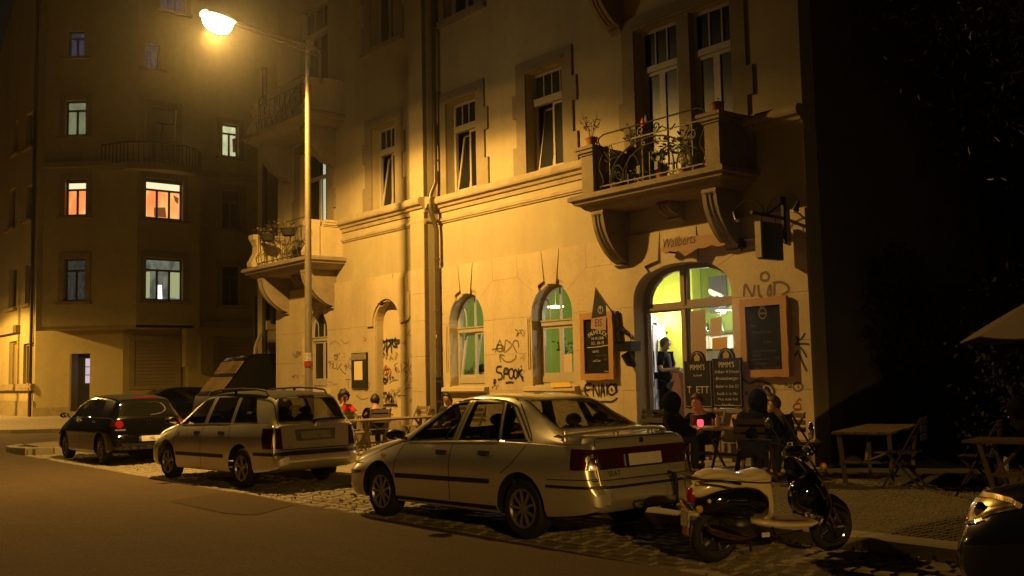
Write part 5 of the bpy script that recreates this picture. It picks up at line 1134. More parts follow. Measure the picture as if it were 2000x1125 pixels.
class Car:
    def __init__(s, name, label, group, M, spec, paint, cat='car'):
        s.M = M; s.sp = spec; loc = M @ Vector((spec['L']/2, 0, 0)); s.root = thing(name, label, cat, loc, 0, group); s.paint = paint
        L = spec['L']; top, belt, bot, wid, wt = (curve1(spec[k]) for k in ('top','belt','bot','wid','wt'))
        st = []; x = 0.0
        ends = [0,.004,.012,.025,.04,.06,.085,.11,.14,.17,.21,.26]
        st = ends+[.26+(L-.52)*k/64 for k in range(1, 64)]+[L-e for e in reversed(ends)]
        rows = []
        for x in st:
            zt, zb, w, ww = top(x), bot(x), wid(x), wt(x); dr = spec.get('dr', .10)*min(1, max(.35, (zt-.7)/.5)); zbelt = min(belt(x), zt-dr-.004)
            if zbelt < zb+.1: zbelt = zb+(zt-zb)*.7
            wb = w*.912; ww = min(ww, wb-.02); zm = lerp(zb, zbelt, .5)
            half = [(0,zb),(.8*w,zb),(.94*w,zb+.02),(.985*w,zb+.09),(w,zm-.06),(w,zm+.04),(w*.998,lerp(zm,zbelt,.38)),(w*.982,lerp(zm,zbelt,.56)),(w*.950,lerp(zm,zbelt,.80)),(wb,zbelt),(wb-.022,zbelt+.006)]
            x9, z9 = wb-.022, zbelt+.006
            ze = zt-dr
            for t in (.33,.66): half.append((lerp(x9,ww,t)+.012*math.sin(math.pi*t), lerp(z9,ze,t)))
            half += [(ww,ze),(ww-.035,zt-dr*.45),(ww-.10,zt-dr*.2),(ww*.55,zt-dr*.05),(0,zt)]
            rows.append([(x, t, z) for t, z in half]+[(x, -t, z) for t, z in half[-2:0:-1]])
        mb = MB(); mb.grid(rows, closed=True); n = len(rows[0]); mb.f.append(tuple(range(n))); mb.f.append(tuple(range(len(mb.v)-1, len(mb.v)-1-n, -1)))
        base = mb.mesh('tmp', paint)
        ob = bpy.data.objects.new('tmp', base); COL.objects.link(ob); cut = MB()
        for hx in spec['hubs']:
            for sg in (-1, 1):
                c = MB(); r = spec['arch']; y0, y1 = (.50, 1.2); c.lathe([(.001,y0*sg),(r,y0*sg),(r*1.0,y1*sg),(.001,y1*sg)], 40, (hx,0,spec['rw']+.015), 'y')
                cut.add(c.v, c.f)
        for cc in spec.get('cuts', []): cut.box(*cc)
        cm = cut.mesh('cut', None); co = bpy.data.objects.new('cut', cm); COL.objects.link(co)
        cutters = [co]
        def cutter(mb_):
            cm_ = mb_.mesh('cut', None); o_ = bpy.data.objects.new('cut', cm_); COL.objects.link(o_); cutters.append(o_)
        if 'cabin' in spec:
            c0, c1 = spec['cabin']; rws = []
            for k in range(31):
                x = lerp(c0, c1, k/30); zt, ww, w = top(x)-.05, wt(x)-.055, wid(x)-.11; zt = max(zt, .93); bz = min(.90, zt-.02); hw = [(0,.42),(w*.9,.42),(w*.95,.6),(w*.93,bz),(max(.2, min(ww, w*.9)),zt-.04),(max(.15, ww-.1),zt),(0,zt+.004)]
                rws.append([(x, t, z) for t, z in hw]+[(x, -t, z) for t, z in hw[-2:0:-1]])
            cv = MB(); cv.grid(rws, closed=True); nn = len(rws[0]); cv.f.append(tuple(range(nn))); cv.f.append(tuple(range(len(cv.v)-1, len(cv.v)-1-nn, -1))); cutter(cv)
            wn = MB()
            for pl in spec['sidewin']: wn.prism(pl, lambda u, v, d: Vector((u, d, v)), -1.1, 1.1)
            cutter(wn); wn = MB(); a, b = spec['rearwin']; wn.prism(b, lambda u, v, d: Vector((d, u, v)), a, L+.5); cutter(wn)
            wn = MB(); a, b = spec['frontwin']; wn.prism(b, lambda u, v, d: Vector((d, u, v)), .5, a); cutter(wn)
        for i_, c_ in enumerate(cutters):
            md = ob.modifiers.new('b%d' % i_, 'BOOLEAN'); md.operation = 'DIFFERENCE'; md.object = c_; md.solver = 'EXACT'
        dg = bpy.context.evaluated_depsgraph_get(); me = bpy.data.meshes.new_from_object(ob.evaluated_get(dg)); me.name = 'body'
        for o_ in [ob]+cutters: bpy.data.objects.remove(o_)
        if not me.materials: me.materials.append(paint)
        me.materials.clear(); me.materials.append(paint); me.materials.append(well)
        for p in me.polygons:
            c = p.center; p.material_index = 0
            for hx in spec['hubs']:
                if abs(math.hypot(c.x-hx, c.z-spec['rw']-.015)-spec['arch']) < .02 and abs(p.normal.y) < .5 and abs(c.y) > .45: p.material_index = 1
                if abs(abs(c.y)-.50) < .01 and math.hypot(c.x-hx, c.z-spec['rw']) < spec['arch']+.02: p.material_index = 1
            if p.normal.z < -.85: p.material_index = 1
        if 'cabin' in spec:
            pass
        bm = bmesh.new(); bm.from_mesh(base); s.bvh = BVHTree.FromBMesh(bm); bm.free()
        if 'cabin' in spec:
            for p in me.polygons:
                n_ = s.bvh.find_nearest(p.center)
                if n_[3] > .012 and p.center.z > .40: p.material_index = 1
        me.transform(XF[s.root].inverted() @ M); s.body = part('body', me, paint, s.root, smooth=38)
    def put(s, nm, mb, m, parent=None, smooth=None, fix=True):
        mb.v = [s.M @ v for v in mb.v]; return part(nm, mb, m, parent or s.root, smooth=smooth, fix=fix)
    def hit(s, kind, a, b, off):
        if kind[0] == 's':
            sg = -1 if kind[1] == 'n' else 1; o = Vector((a, sg*3, b)); d = Vector((0, -sg, 0))
        elif kind == 'rear': o = Vector((s.sp['L']+3, a, b)); d = Vector((-1,0,0))
        elif kind == 'front': o = Vector((-3, a, b)); d = Vector((1,0,0))
        else: o = Vector((a, b, 4)); d = Vector((0,0,-1))
        h, n, i, dist = s.bvh.ray_cast(o, d)
        if h is None: return None
        if n.dot(d) > 0: n = -n
        return h+n*off
    def panel(s, kind, lo, hi, nm, m, off=.004, nx=14, ny=6, parent=None, depth=.012):
        """a part that follows the bodywork: the strip between two polylines seen from the side, rear, front or top"""
        A = resample(lo, nx); B = resample(hi, nx); out = []; inn = []
        for j in range(ny+1):
            ro = []; ri = []
            for i in range(nx+1):
                p = A[i].lerp(B[i], j/ny); h = s.hit(kind, p.x, p.y, off); h2 = s.hit(kind, p.x, p.y, off-depth)
                if h is None:
                    h = ro[-1].copy() if ro else (out[-1][i].copy() if out else Vector((0,0,0))); h2 = h
                ro.append(h); ri.append(h2)
            out.append(ro); inn.append(ri)
        mb = MB(); mb.grid(out)
        edge = lambda R_: [r[0] for r in R_][::-1]
        ring_o = out[0]+[r[-1] for r in out[1:]]+out[-1][-2::-1]+[r[0] for r in out[-2:0:-1]]; ring_i = inn[0]+[r[-1] for r in inn[1:]]+inn[-1][-2::-1]+[r[0] for r in inn[-2:0:-1]]
        mb.grid([ring_o, ring_i], closed=True); return s.put(nm, mb, m, parent, smooth=50)
    def line(s, kind, pts, w, nm, m, off=.002, parent=None, n=24):
        P = resample(pts, n); rows = []
        for i, p in enumerate(P):
            t = P[min(i+1, n)]-P[max(i-1, 0)]; q = Vector((-t.y, t.x)).normalized()*w/2
            a = s.hit(kind, p.x+q.x, p.y+q.y, off); b = s.hit(kind, p.x-q.x, p.y-q.y, off)
            if a is None or b is None: continue
            rows.append([a, b])
        mb = MB(); mb.grid(rows); return s.put(nm, mb, m, parent, fix=False)
    def wheel(s, hx, sg, spokes=8, style='thin'):
        sp = s.sp; r = sp['rw']; w = .185; yo = sp['wid_at'](hx)-.035; y1 = sg*yo; y0 = sg*(yo-w); rr = sp.get('rim', .19)
        m = MB(); prof = [(rr,0),(rr+.015,.012),(r-.035,.0),(r-.008,.018),(r,.045),(r,w-.045),(r-.008,w-.018),(r-.04,w),(rr,w)]
        m.lathe([(a, y1-sg*b) for a, b in prof], 36, (hx,0,r), 'y'); t = s.put('wheel', m, rubber, smooth=40)
        m = MB(); m.lathe([(rr+.004, y1-sg*.006),(rr-.012, y1-sg*.004),(rr-.022, y1-sg*.03),(rr-.03, y1-sg*.12),(.05, y1-sg*.12)], 32, (hx,0,r), 'y')
        m.lathe([(.0001, y1-sg*.008),(.028, y1-sg*.010),(.038, y1-sg*.03),(.04, y1-sg*.1)], 16, (hx,0,r), 'y')
        o = s.put('rim', m, mat('rim barrel', (.06,.055,.05), .5, metal=.5), t, smooth=40)
        m = MB(); m.lathe([(rr+.006, y1-sg*.01),(rr+.002, y1-sg*.0),(rr-.012, y1+sg*.001),(rr-.022, y1-sg*.02)], 36, (hx,0,r), 'y')
        for k in range(spokes):
            a = 2*math.pi*k/spokes+.3
            p0 = Vector((hx+.02*math.cos(a), y1-sg*.02, r+.02*math.sin(a))); p1 = Vector((hx+(rr-.012)*math.cos(a), y1-sg*.012, r+(rr-.012)*math.sin(a)))
            if style == 'thin': m.bar(p0, p1, .026, .02, up=(0,1,0))
            else:
                for da in (-.16, .16): m.bar(p0, Vector((hx+(rr-.012)*math.cos(a+da), y1-sg*.012, r+(rr-.012)*math.sin(a+da))), .022, .02, up=(0,1,0))
        m.lathe([(.0001, y1-sg*.004),(.035, y1-sg*.008),(.045, y1-sg*.03)], 16, (hx,0,r), 'y'); s.put('spokes', m, rim_m, t, smooth=35)
    def textp(s, kind, txt, a, b, size, m, nm='lettering', off=.006, sx=1, flip=1):
        def fn(u, v, d): return s.hit(kind, a+u*sx*flip, b+v, off) or Vector((0,0,0))
        mb = text_mb(txt, size, fn); return s.put(nm, mb, m, fix=False)
    def interior(s, xs, xr, wheel_x, belt=.9):
        fab = mat('dark seat cloth', (.03,.028,.025), .9)
        for x, ys in ((xs, (-.36,.36)), (xr, (-.40,0,.40))):
            for y in ys:
                hw = .24 if x == xs else .21; m = MB(); m.grid([[(x-.02-.02*math.sin(a)+dx, y+hw*math.cos(a)*.9, z) for a in [2*math.pi*j/12 for j in range(12)]] for z, dx in ((.50,-.05),(.55,-.02),(.8,.04),(1.0,.10),(1.08,.13))], closed=True)
                m = MB(); rows = []
                for z, dx, sc_ in ((.50,-.03,.9),(.60,0,1),(.85,.06,1),(1.02,.11,.85),(1.07,.13,.5)): rows.append([(x+dx+.07*math.sin(a), y+hw*sc_*math.cos(a), z) for a in [2*math.pi*j/14 for j in range(14)]])
                m.grid(rows, closed=True); m.f.append(tuple(range(14))); n = len(m.v); m.f.append(tuple(range(n-14, n))); se = s.put('seat', m, fab, smooth=60)
                m = MB(); m.sphere((x+.14,y,1.13), .12, 12, 8, (.35,.95,.55)); s.put('headrest', m, fab, se, smooth=60)
        m = MB(); c = Vector((wheel_x,-.36,.90)); m.tube([c+Vector((.08*math.sin(a), .185*math.cos(a), .165*math.sin(a))) for a in [2*math.pi*k/24 for k in range(25)]], .014, 6); m.bar(c+Vector((0,-.17,0)), c+Vector((0,.17,0)), .03,.02); m.tube([c, c+Vector((-.25,0,-.15))], .03, 6); s.put('steering_wheel', m, plastic)
        m = MB(); m.box(wheel_x-.45,wheel_x-.12,-.66,.66,.55,.90); s.put('dashboard', m, fab)
        m = MB(); m.bar((xr+.22,-.6,.86),(xr+.22,.6,.86),.45,.03,up=(0,0,1)); s.put('parcel_shelf', m, fab)
    def common(s, handles, mir, plate_=None, txt=None):
        for kind in ('sn','sf'):
            for (a, b) in handles:
                o = s.panel(kind, [(a,b),(a+.16,b)], [(a-.005,b+.045),(a+.165,b+.045)], 'door_handle', plastic, .022, 6, 3, depth=.03)
        for sg in (-1, 1):
            y = s.sp['wid_at'](mir[0]); m = MB(); c = Vector((mir[0], sg*(y+.07), mir[1]))
            rows = []
            for k in range(9):
                t = k/8; sc = math.sin(math.pi*min(.98, max(.06, t*.62+.36)))
                rows.append([(c.x-.09+.13*t, c.y+sg*(.10*math.cos(a)*sc), c.z+.062*math.sin(a)*sc) for a in [2*math.pi*j/14 for j in range(14)]])
            m.grid(rows, closed=True); n = len(m.v); m.f.append(tuple(range(14))); m.f.append(tuple(range(n-14, n))); mo = s.put('mirror', m, s.sp.get('mirm', plastic), smooth=40)
            m = MB(); m.bar((mir[0]+.0,sg*(y-.05),mir[1]-.05),(mir[0],sg*(y+.02),mir[1]-.03),.06,.035); s.put('mirror_arm', m, plastic, mo)
            m = MB(); m.lathe([(.0001, c.x+.043),(.08, c.x+.043)], 14, (0,0,0), 'x'); m.v = [Vector((v.x, c.y+v.y*1.1, c.z+v.z*.62)) for v in m.v]; s.put('mirror_glass', m, chrome, mo, fix=False)
def base_spec(L, W, hubs, rw=.29, arch=.345):
    f = curve1([(0,W/2-.28),(.02,W/2-.21),(.06,W/2-.15),(.15,W/2-.085),(.35,W/2-.03),(.8,W/2-.005),(L*.45,W/2),(L-.9,W/2-.005),(L-.35,W/2-.03),(L-.14,W/2-.075),(L-.05,W/2-.14),(L-.015,W/2-.20),(L,W/2-.27)])
    return dict(L=L, hubs=hubs, rw=rw, arch=arch, wid_at=f, wid=[(L*k/160, f(L*k/160)) for k in range(161)], bot=[(0,.33),(.05,.25),(.3,.20),(.8,.19),(L-1,.20),(L-.4,.24),(L-.08,.30),(L,.40)])
def put_plate(s, kind, y0, y1, z0, z1, txt, flip=1, band=1):
    p = s.panel(kind, [(y0,z0),(y1,z0)], [(y0,z1),(y1,z1)], 'number_plate', plate_m, .02, 6, 3, depth=.018)
    s.panel(kind, [(y0,z0),(y0+.045,z0)], [(y0,z1),(y0+.045,z1)], 'plate_band', plate_b, .0225, 2, 2, parent=p, depth=.004)
    if txt: s.textp(kind, txt, (y0+y1)/2+.02, (z0+z1)/2, (z1-z0)*.95, ink_m, 'plate_lettering', .0235, .62)
    return p
carwin = glassmat('tinted car window', (.55,.55,.50), .22, .03)
# --- silver saloon with a rear spoiler
L = 4.32; sp = base_spec(L, 1.66, (.86,3.335)); sp['mirm'] = plastic
sp['top'] = [(0,.50),(.012,.56),(.03,.62),(.09,.695),(.3,.765),(.7,.845),(1.12,.93),(1.22,.965),(1.6,1.18),(1.95,1.345),(2.15,1.39),(2.5,1.415),(2.85,1.405),(3.1,1.365),(3.4,1.22),(3.78,1.045),(3.86,1.03),(4.12,1.01),(4.19,.985),(4.225,.93),(4.245,.66),(4.255,.605),(4.29,.59),(4.31,.56),(L,.48)]
sp['belt'] = [(0,.42),(.1,.55),(.3,.62),(.7,.72),(1.1,.82),(1.3,.862),(2.2,.905),(3.2,.925),(3.8,.915),(4.15,.89),(4.23,.62),(L,.42)]
sp['wt'] = [(0,.46),(.2,.60),(.8,.68),(1.15,.71),(1.5,.66),(1.95,.575),(2.5,.565),(3.1,.56),(3.5,.61),(3.85,.68),(4.1,.68),(4.25,.64),(L,.5)]
sp['cabin'] = (1.32, 3.72); sp['sidewin'] = [[(1.37,.895),(2.15,.925),(2.24,1.325),(1.95,1.29)],[(2.28,.93),(2.92,.952),(2.82,1.315),(2.36,1.325)],[(2.975,.955),(3.32,.965),(2.97,1.28),(2.88,1.31)]]
sp['rearwin'] = (3.0, [(-.54,1.075),(.54,1.075),(.475,1.33),(-.475,1.33)]); sp['frontwin'] = (1.9, [(-.58,1.0),(.58,1.0),(.485,1.31),(-.485,1.31)])
ped = Car('parked_car', 'silver saloon with rear spoiler parked nearest the camera in front of the cafe', 'cars parked along the kerb', Matrix.Translation((-9.2, 7.25, 0)) @ Matrix.Rotation(R(2.2),4,'Z') @ Matrix.Translation((-2.1,0,0)), sp, silver)
for k in ('sn','sf'):
    ped.panel(k, [(1.34,.885),(2.16,.917)], [(1.93,1.30),(2.25,1.335)], 'side_window', carwin, .003, 12, 6)
    ped.panel(k, [(2.27,.922),(2.93,.945)], [(2.35,1.337),(2.83,1.325)], 'side_window', carwin, .003, 10, 6)
    ped.panel(k, [(2.965,.947),(3.34,.958)], [(2.87,1.318),(2.98,1.29)], 'side_window', carwin, .003, 8, 6)
    ped.line(k, [(1.30,.873),(2.2,.908),(3.38,.945)], .016, 'window_strip', chrome, .006)
    ped.line(k, [(1.32,.888),(1.92,1.312),(2.25,1.352),(2.6,1.36),(2.86,1.335),(3.02,1.295),(3.39,.965)], .012, 'window_gasket', gap_m, .005)
    ped.line(k, [(2.21,.25),(2.21,.9),(2.31,1.335)], .010, 'door_gap', gap_m); ped.line(k, [(1.17,.27),(1.17,.55),(1.22,.7),(1.32,.88)], .010, 'door_gap', gap_m)
    ped.line(k, [(3.05,.62),(3.22,.72),(3.43,.96),(3.05,1.33),(2.9,1.38)], .010, 'door_gap', gap_m)
    ped.panel(k, [(1.22,.475),(2.88,.51)], [(1.22,.525),(2.88,.555)], 'side_moulding', plastic, .014, 16, 2, depth=.014)
    ped.panel(k, [(.02,.48),(.46,.49)], [(.02,.51),(.46,.515)], 'bumper_strip', plastic, .010, 10, 2)
    ped.panel(k, [(3.72,.525),(4.29,.53)], [(3.72,.55),(4.29,.555)], 'bumper_strip', plastic, .010, 12, 2)
    ped.panel(k, [(1.20,.20),(2.97,.21)], [(1.20,.27),(2.97,.29)], 'sill', plastic, .004, 12, 2)
    ped.line(k, [(.03,.585),(.5,.60)], .009, 'bumper_gap', gap_m); ped.line(k, [(3.73,.60),(4.24,.615)], .009, 'bumper_gap', gap_m)
    ped.panel(k, [(4.03,.70),(4.235,.70)], [(4.0,.89),(4.21,.89)], 'tail_light', red_l, .006, 6, 5)
    ped.panel(k, [(.86,.70),(.94,.702)], [(.87,.73),(.93,.732)], 'indicator', amber, .008, 4, 2)
ped.panel('rear', [(-.66,.70),(.66,.70)], [(-.655,.89),(.655,.89)], 'lamp_panel', red_l, .006, 24, 5)
for y in (-.655, .40): ped.panel('rear', [(y,.70),(y+.26,.70)], [(y,.77),(y+.26,.77)], 'reverse_lamp', smoke, .009, 5, 2)
ped.panel('rear', [(-.56,1.065),(.56,1.065)], [(-.49,1.34),(.49,1.34)], 'rear_window', carwin, .004, 16, 12)
ped.panel('front', [(-.60,.99),(.60,.99)], [(-.50,1.32),(.50,1.32)], 'windscreen', carwin, .004, 16, 10)
ped.line('rear', [(-.62,.605),(-.655,.9),(-.60,.985),(.60,.985),(.655,.9),(.62,.605)], .010, 'boot_gap', gap_m, n=60)
ped.panel('rear', [(-.70,.525),(.70,.525)], [(-.70,.55),(.70,.55)], 'bumper_strip', plastic, .010, 24, 2)
ped.line('rear', [(-.70,.60),(.70,.60)], .009, 'bumper_gap', gap_m, n=50)
put_plate(ped, 'rear', -.27, .25, .715, .825, None)
m_ = ped.panel('rear', [(-.26,.70),(.26,.70)], [(-.26,.714),(.26,.714)], 'plate_holder', plastic, .02, 6, 1)
ped.textp('rear', 'SEAT', -.43, .655, .065, ink_m, sx=1.2); ped.textp('rear', 'TOLEDO', .46, .655, .05, mat('chrome lettering', (.2,.18,.15), .4), sx=1.0)
ped.panel('rear', [(-.025,.925),(.02,.925)], [(-.015,.965),(.03,.965)], 'badge', plastic, .012, 3, 3)
for k in range(3): pass
m = MB(); rows = []
for i in range(25):
    t = -1+2*i/24; y = .735*t; e = abs(t)**3; x = 4.13-.30*e; z = 1.062-.05*e
    rows.append([(x-.09,y,z-.012),(x-.02,y,z+.012),(x+.055,y,z+.004),(x+.07,y,z-.014),(x+.02,y,z-.024)])
m.grid(rows); 
m = MB(); m.grid([[r[j] for j in range(5)]+[r[0]] for r in rows]); m.f.append((0,1,2,3,4)); n = len(m.v); m.f.append((n-6,n-5,n-4,n-3,n-2)); ped.put('spoiler', m, silver, smooth=50)
for y in (-.70,-.25,.25,.70):
    m = MB(); x = 4.13-.30*abs(y/.735)**3; m.tube([(x,y,1.0 if abs(y) < .5 else .96),(x+.0,y,1.05)], [.035,.022], 8); ped.put('spoiler_post', m, silver, smooth=50)
m = MB(); m.tube([(L-.06,.34,.62),(L+.03,.34,.60),(L+.05,.34,.50),(L+.05,.335,.35),(L-.01,.33,.26)], .014, 6); m.tube([(L+.03,.28,.62),(L+.05,.30,.50),(L+.04,.31,.40)], .012, 6); ped.put('strap', m, plastic)
m = MB(); m.tube([(L-.12,.62,.28),(L-.03,.62,.22),(L-.03,.66,.21),(L-.12,.66,.27)], .012, 6); ped.put('tow_eye', m, rim_m)
m = MB(); m.tube([(L-.25,.45,.26),(L-.02,.45,.25)], .025, 10); ped.put('exhaust_pipe', m, rim_m)
ped.panel('front', [(-.60,.56),(-.26,.56)], [(-.60,.67),(-.28,.67)], 'headlight', clearl, .006, 6, 3); ped.panel('front', [(.26,.56),(.60,.56)], [(.28,.67),(.60,.67)], 'headlight', clearl, .006, 6, 3)
for hx in sp['hubs']:
    for sg in (-1,1): ped.wheel(hx, sg, 9)
ped.interior(2.35,3.15,1.80)
ped.common(((1.98,.765),(2.70,.785)), (1.36,.965))
# --- silver estate car
L = 4.22; sp = base_spec(L, 1.65, (.80,3.26), .295, .35)
sp['top'] = [(0,.52),(.012,.58),(.03,.66),(.09,.74),(.3,.82),(.7,.90),(1.0,.965),(1.1,1.0),(1.5,1.24),(1.8,1.385),(2.1,1.435),(2.5,1.455),(3.1,1.45),(3.6,1.415),(3.78,1.385),(3.86,1.34),(3.97,1.12),(4.03,1.0),(4.06,.965),(4.09,.93),(4.115,.62),(4.13,.565),(4.18,.555),(4.205,.53),(L,.46)]
sp['belt'] = [(0,.44),(.1,.58),(.3,.68),(.7,.78),(1.0,.86),(1.2,.905),(2.2,.935),(3.2,.95),(3.9,.955),(4.07,.90),(4.11,.60),(L,.42)]
sp['wt'] = [(0,.48),(.2,.60),(.7,.68),(1.05,.70),(1.4,.66),(1.8,.59),(2.5,.575),(3.4,.565),(3.8,.575),(4.0,.63),(4.08,.66),(4.15,.66),(L,.5)]
sp['cabin'] = (1.18, 3.88); sp['sidewin'] = [[(1.25,.935),(1.97,.958),(2.07,1.345),(1.78,1.305)],[(2.11,.965),(2.83,.98),(2.83,1.355),(2.19,1.35)],[(2.94,.983),(3.60,.995),(3.34,1.34),(2.94,1.355)]]
sp['rearwin'] = (3.5, [(-.58,1.0),(.58,1.0),(.495,1.33),(-.495,1.33)]); sp['frontwin'] = (1.7, [(-.58,1.03),(.58,1.03),(.485,1.34),(-.485,1.34)])
wag = Car('parked_car', 'silver estate car with roof rails parked between the black hatchback and the saloon', 'cars parked along the kerb', Matrix.Translation((-16.15, 7.36, 0)) @ Matrix.Rotation(R(5.0),4,'Z') @ Matrix.Translation((-2.03,0,0)), sp, silver2)
for k in ('sn','sf'):
    wag.panel(k, [(1.22,.925),(1.98,.95)], [(1.76,1.315),(2.08,1.355)], 'side_window', carwin, .003, 12, 6)
    wag.panel(k, [(2.10,.955),(2.84,.97)], [(2.18,1.36),(2.84,1.365)], 'side_window', carwin, .003, 10, 6)
    wag.panel(k, [(2.93,.973),(3.62,.985)], [(2.93,1.365),(3.35,1.35)], 'side_window', carwin, .003, 10, 6)
    wag.line(k, [(2.03,.25),(2.03,.93),(2.12,1.36)], .010, 'door_gap', gap_m); wag.line(k, [(1.10,.27),(1.08,.6),(1.16,.9)], .010, 'door_gap', gap_m); wag.line(k, [(2.94,.70),(2.89,.9),(2.89,1.37)], .010, 'door_gap', gap_m)
    wag.panel(k, [(1.18,.42),(2.75,.43)], [(1.18,.475),(2.75,.485)], 'side_moulding', plastic, .014, 16, 2, depth=.014)
    wag.panel(k, [(3.66,.50),(4.17,.50)], [(3.66,.545),(4.17,.545)], 'bumper_strip', plastic, .012, 12, 2)
    wag.panel(k, [(3.90,.60),(4.10,.60)], [(3.84,.90),(4.05,.90)], 'tail_light', mat('dull red lamp', (.035,.004,.005), .15, coat=1), .006, 6, 5)
    wag.panel(k, [(.70,.70),(.76,.705)], [(.70,.73),(.76,.735)], 'indicator', amber, .008, 4, 2)
    sg = -1 if k == 'sn' else 1; m = MB(); m.tube([(1.75,sg*.52,1.385),(1.85,sg*.525,1.45),(2.1,sg*.53,1.475),(2.8,sg*.535,1.49),(3.3,sg*.53,1.475),(3.55,sg*.525,1.45),(3.62,sg*.52,1.38)], .016, 8); m.bar((2.65,sg*.533,1.40),(2.65,sg*.533,1.48),.03,.03); wag.put('roof_rail', m, plastic)
    wag.line(k, [(1.25,.908),(2.2,.94),(3.65,.965)], .010, 'window_strip', plastic, .006)
wag.panel('rear', [(-.60,.99),(.60,.99)], [(-.51,1.34),(.51,1.34)], 'rear_window', carwin, .004, 16, 10)
wag.panel('front', [(-.60,1.02),(.60,1.02)], [(-.50,1.35),(.50,1.35)], 'windscreen', carwin, .004, 16, 10)
for a in (-1, 1): wag.panel('rear', [(a*.70,.60),(a*.58,.60)], [(a*.68,.90),(a*.60,.90)], 'tail_light', mat('dull red lamp', (.035,.004,.005), .15, coat=1), .006, 4, 5)
wag.panel('rear', [(-.34,.70),(.34,.70)], [(-.36,.87),(.36,.87)], 'plate_recess', mat('recess grey', (.10,.09,.075), .6), .004, 10, 4)
pl_ = wag.panel('rear', [(-.26,.73),(.26,.73)], [(-.26,.84),(.26,.84)], 'number_plate', mat('shaded plate', (.26,.25,.21), .5, noise=(16,(.15,.15,.13),.9)), .012, 6, 3)
wag.panel('rear', [(-.72,.50),(.72,.50)], [(-.72,.545),(.72,.545)], 'bumper_strip', plastic, .012, 24, 2)
wag.line('rear', [(-.60,.585),(-.62,.93),(-.56,1.36)], .010, 'boot_gap', gap_m, n=40); wag.line('rear', [(.60,.585),(.62,.93),(.56,1.36)], .010, 'boot_gap', gap_m, n=40); wag.line('rear', [(-.66,.585),(.66,.585)], .014, 'boot_gap', gap_m, n=40)
m = MB(); h = wag.hit('rear', 0, .94, .0); m.sphere(h, .038, sc=(.5,1,1)); wag.put('badge', m, chrome, smooth=60)
m = MB(); m.bar(wag.hit('rear',.02,1.0,.02), wag.hit('rear',.46,1.015,.02), .02,.02); m.bar(wag.hit('rear',-.03,.985,.02), wag.hit('rear',.06,.99,.03), .04,.04); wag.put('rear_wiper', m, plastic)
wag.panel('rear', [(-.14,1.355),(.14,1.355)], [(-.14,1.372),(.14,1.372)], 'brake_lamp', red_l, .015, 6, 1)
wag.textp('rear', 'FABIA', -.46, .62, .035, mat('chrome lettering', (.2,.18,.15), .4)); wag.textp('rear', 'TDI', .48, .86, .04, mat('chrome lettering', (.2,.18,.15), .4))
wag.panel('front', [(-.62,.60),(-.34,.60)], [(-.62,.72),(-.36,.72)], 'headlight', clearl, .006, 6, 3); wag.panel('front', [(.34,.60),(.62,.60)], [(.36,.72),(.62,.72)], 'headlight', clearl, .006, 6, 3)
m = MB(); m.tube([(2.0,0,1.44),(2.08,0,1.66)], [.008,.003], 6); wag.put('aerial', m, plastic)
for hx in sp['hubs']:
    for sg in (-1,1): wag.wheel(hx, sg, 5, 'pair')
wag.interior(2.20,3.05,1.62)
wag.common(((1.80,.775),(2.60,.785)), (1.20,.985))
# --- black hatchback
L = 4.20; sp = base_spec(L, 1.75, (.88,3.46), .31, .36); sp['mirm'] = black_p
sp['top'] = [(0,.54),(.012,.60),(.03,.68),(.09,.77),(.3,.86),(.7,.95),(.95,1.0),(1.05,1.04),(1.5,1.31),(1.78,1.42),(2.1,1.47),(2.5,1.485),(3.0,1.475),(3.5,1.435),(3.72,1.41),(3.80,1.36),(3.93,1.14),(4.0,1.03),(4.03,1.0),(4.07,.93),(4.10,.66),(4.12,.605),(4.165,.595),(4.19,.56),(L,.48)]
sp['belt'] = [(0,.46),(.1,.60),(.3,.70),(.7,.82),(1.0,.90),(1.2,.945),(2.2,.975),(3.2,.985),(3.8,.985),(4.03,.93),(4.10,.62),(L,.44)]
sp['wt'] = [(0,.5),(.2,.62),(.7,.72),(1.0,.75),(1.4,.70),(1.8,.61),(2.5,.59),(3.4,.58),(3.75,.58),(3.98,.68),(4.05,.72),(4.12,.72),(L,.55)]
hat = Car('parked_car', 'black hatchback with a red round tail light parked farthest along the kerb', 'cars parked along the kerb', Matrix.Translation((-24.95, 7.50, 0)) @ Matrix.Scale(.94,4), sp, black_p)
for k in ('sn','sf'):
    hat.panel(k, [(1.20,.965),(2.10,.995)], [(1.78,1.35),(2.18,1.385)], 'side_window', carglass, .003, 12, 6); hat.panel(k, [(2.20,.997),(3.30,1.02)], [(2.26,1.387),(3.05,1.36)], 'side_window', carglass, .003, 10, 6)
    hat.line(k, [(1.18,.952),(2.2,.985),(3.32,1.005)], .016, 'window_strip', chrome, .006); hat.line(k, [(2.15,.3),(2.15,.97)], .01, 'door_gap', gap_m); hat.line(k, [(1.1,.3),(1.14,.94)], .01, 'door_gap', gap_m)
    hat.panel(k, [(3.98,.80),(4.075,.80)], [(3.95,.92),(4.05,.92)], 'tail_light', red_l, .008, 4, 4)
hat.panel('rear', [(-.60,1.03),(.60,1.03)], [(-.52,1.37),(.52,1.37)], 'rear_window', carglass, .004, 16, 8); hat.panel('front', [(-.62,1.06),(.62,1.06)], [(-.52,1.38),(.52,1.38)], 'windscreen', carglass, .004, 16, 8)
redglow = mat('bright red lamp', (.30,.012,.03), .12, coat=1, noise=(25,(.25,.01,.02),.8))
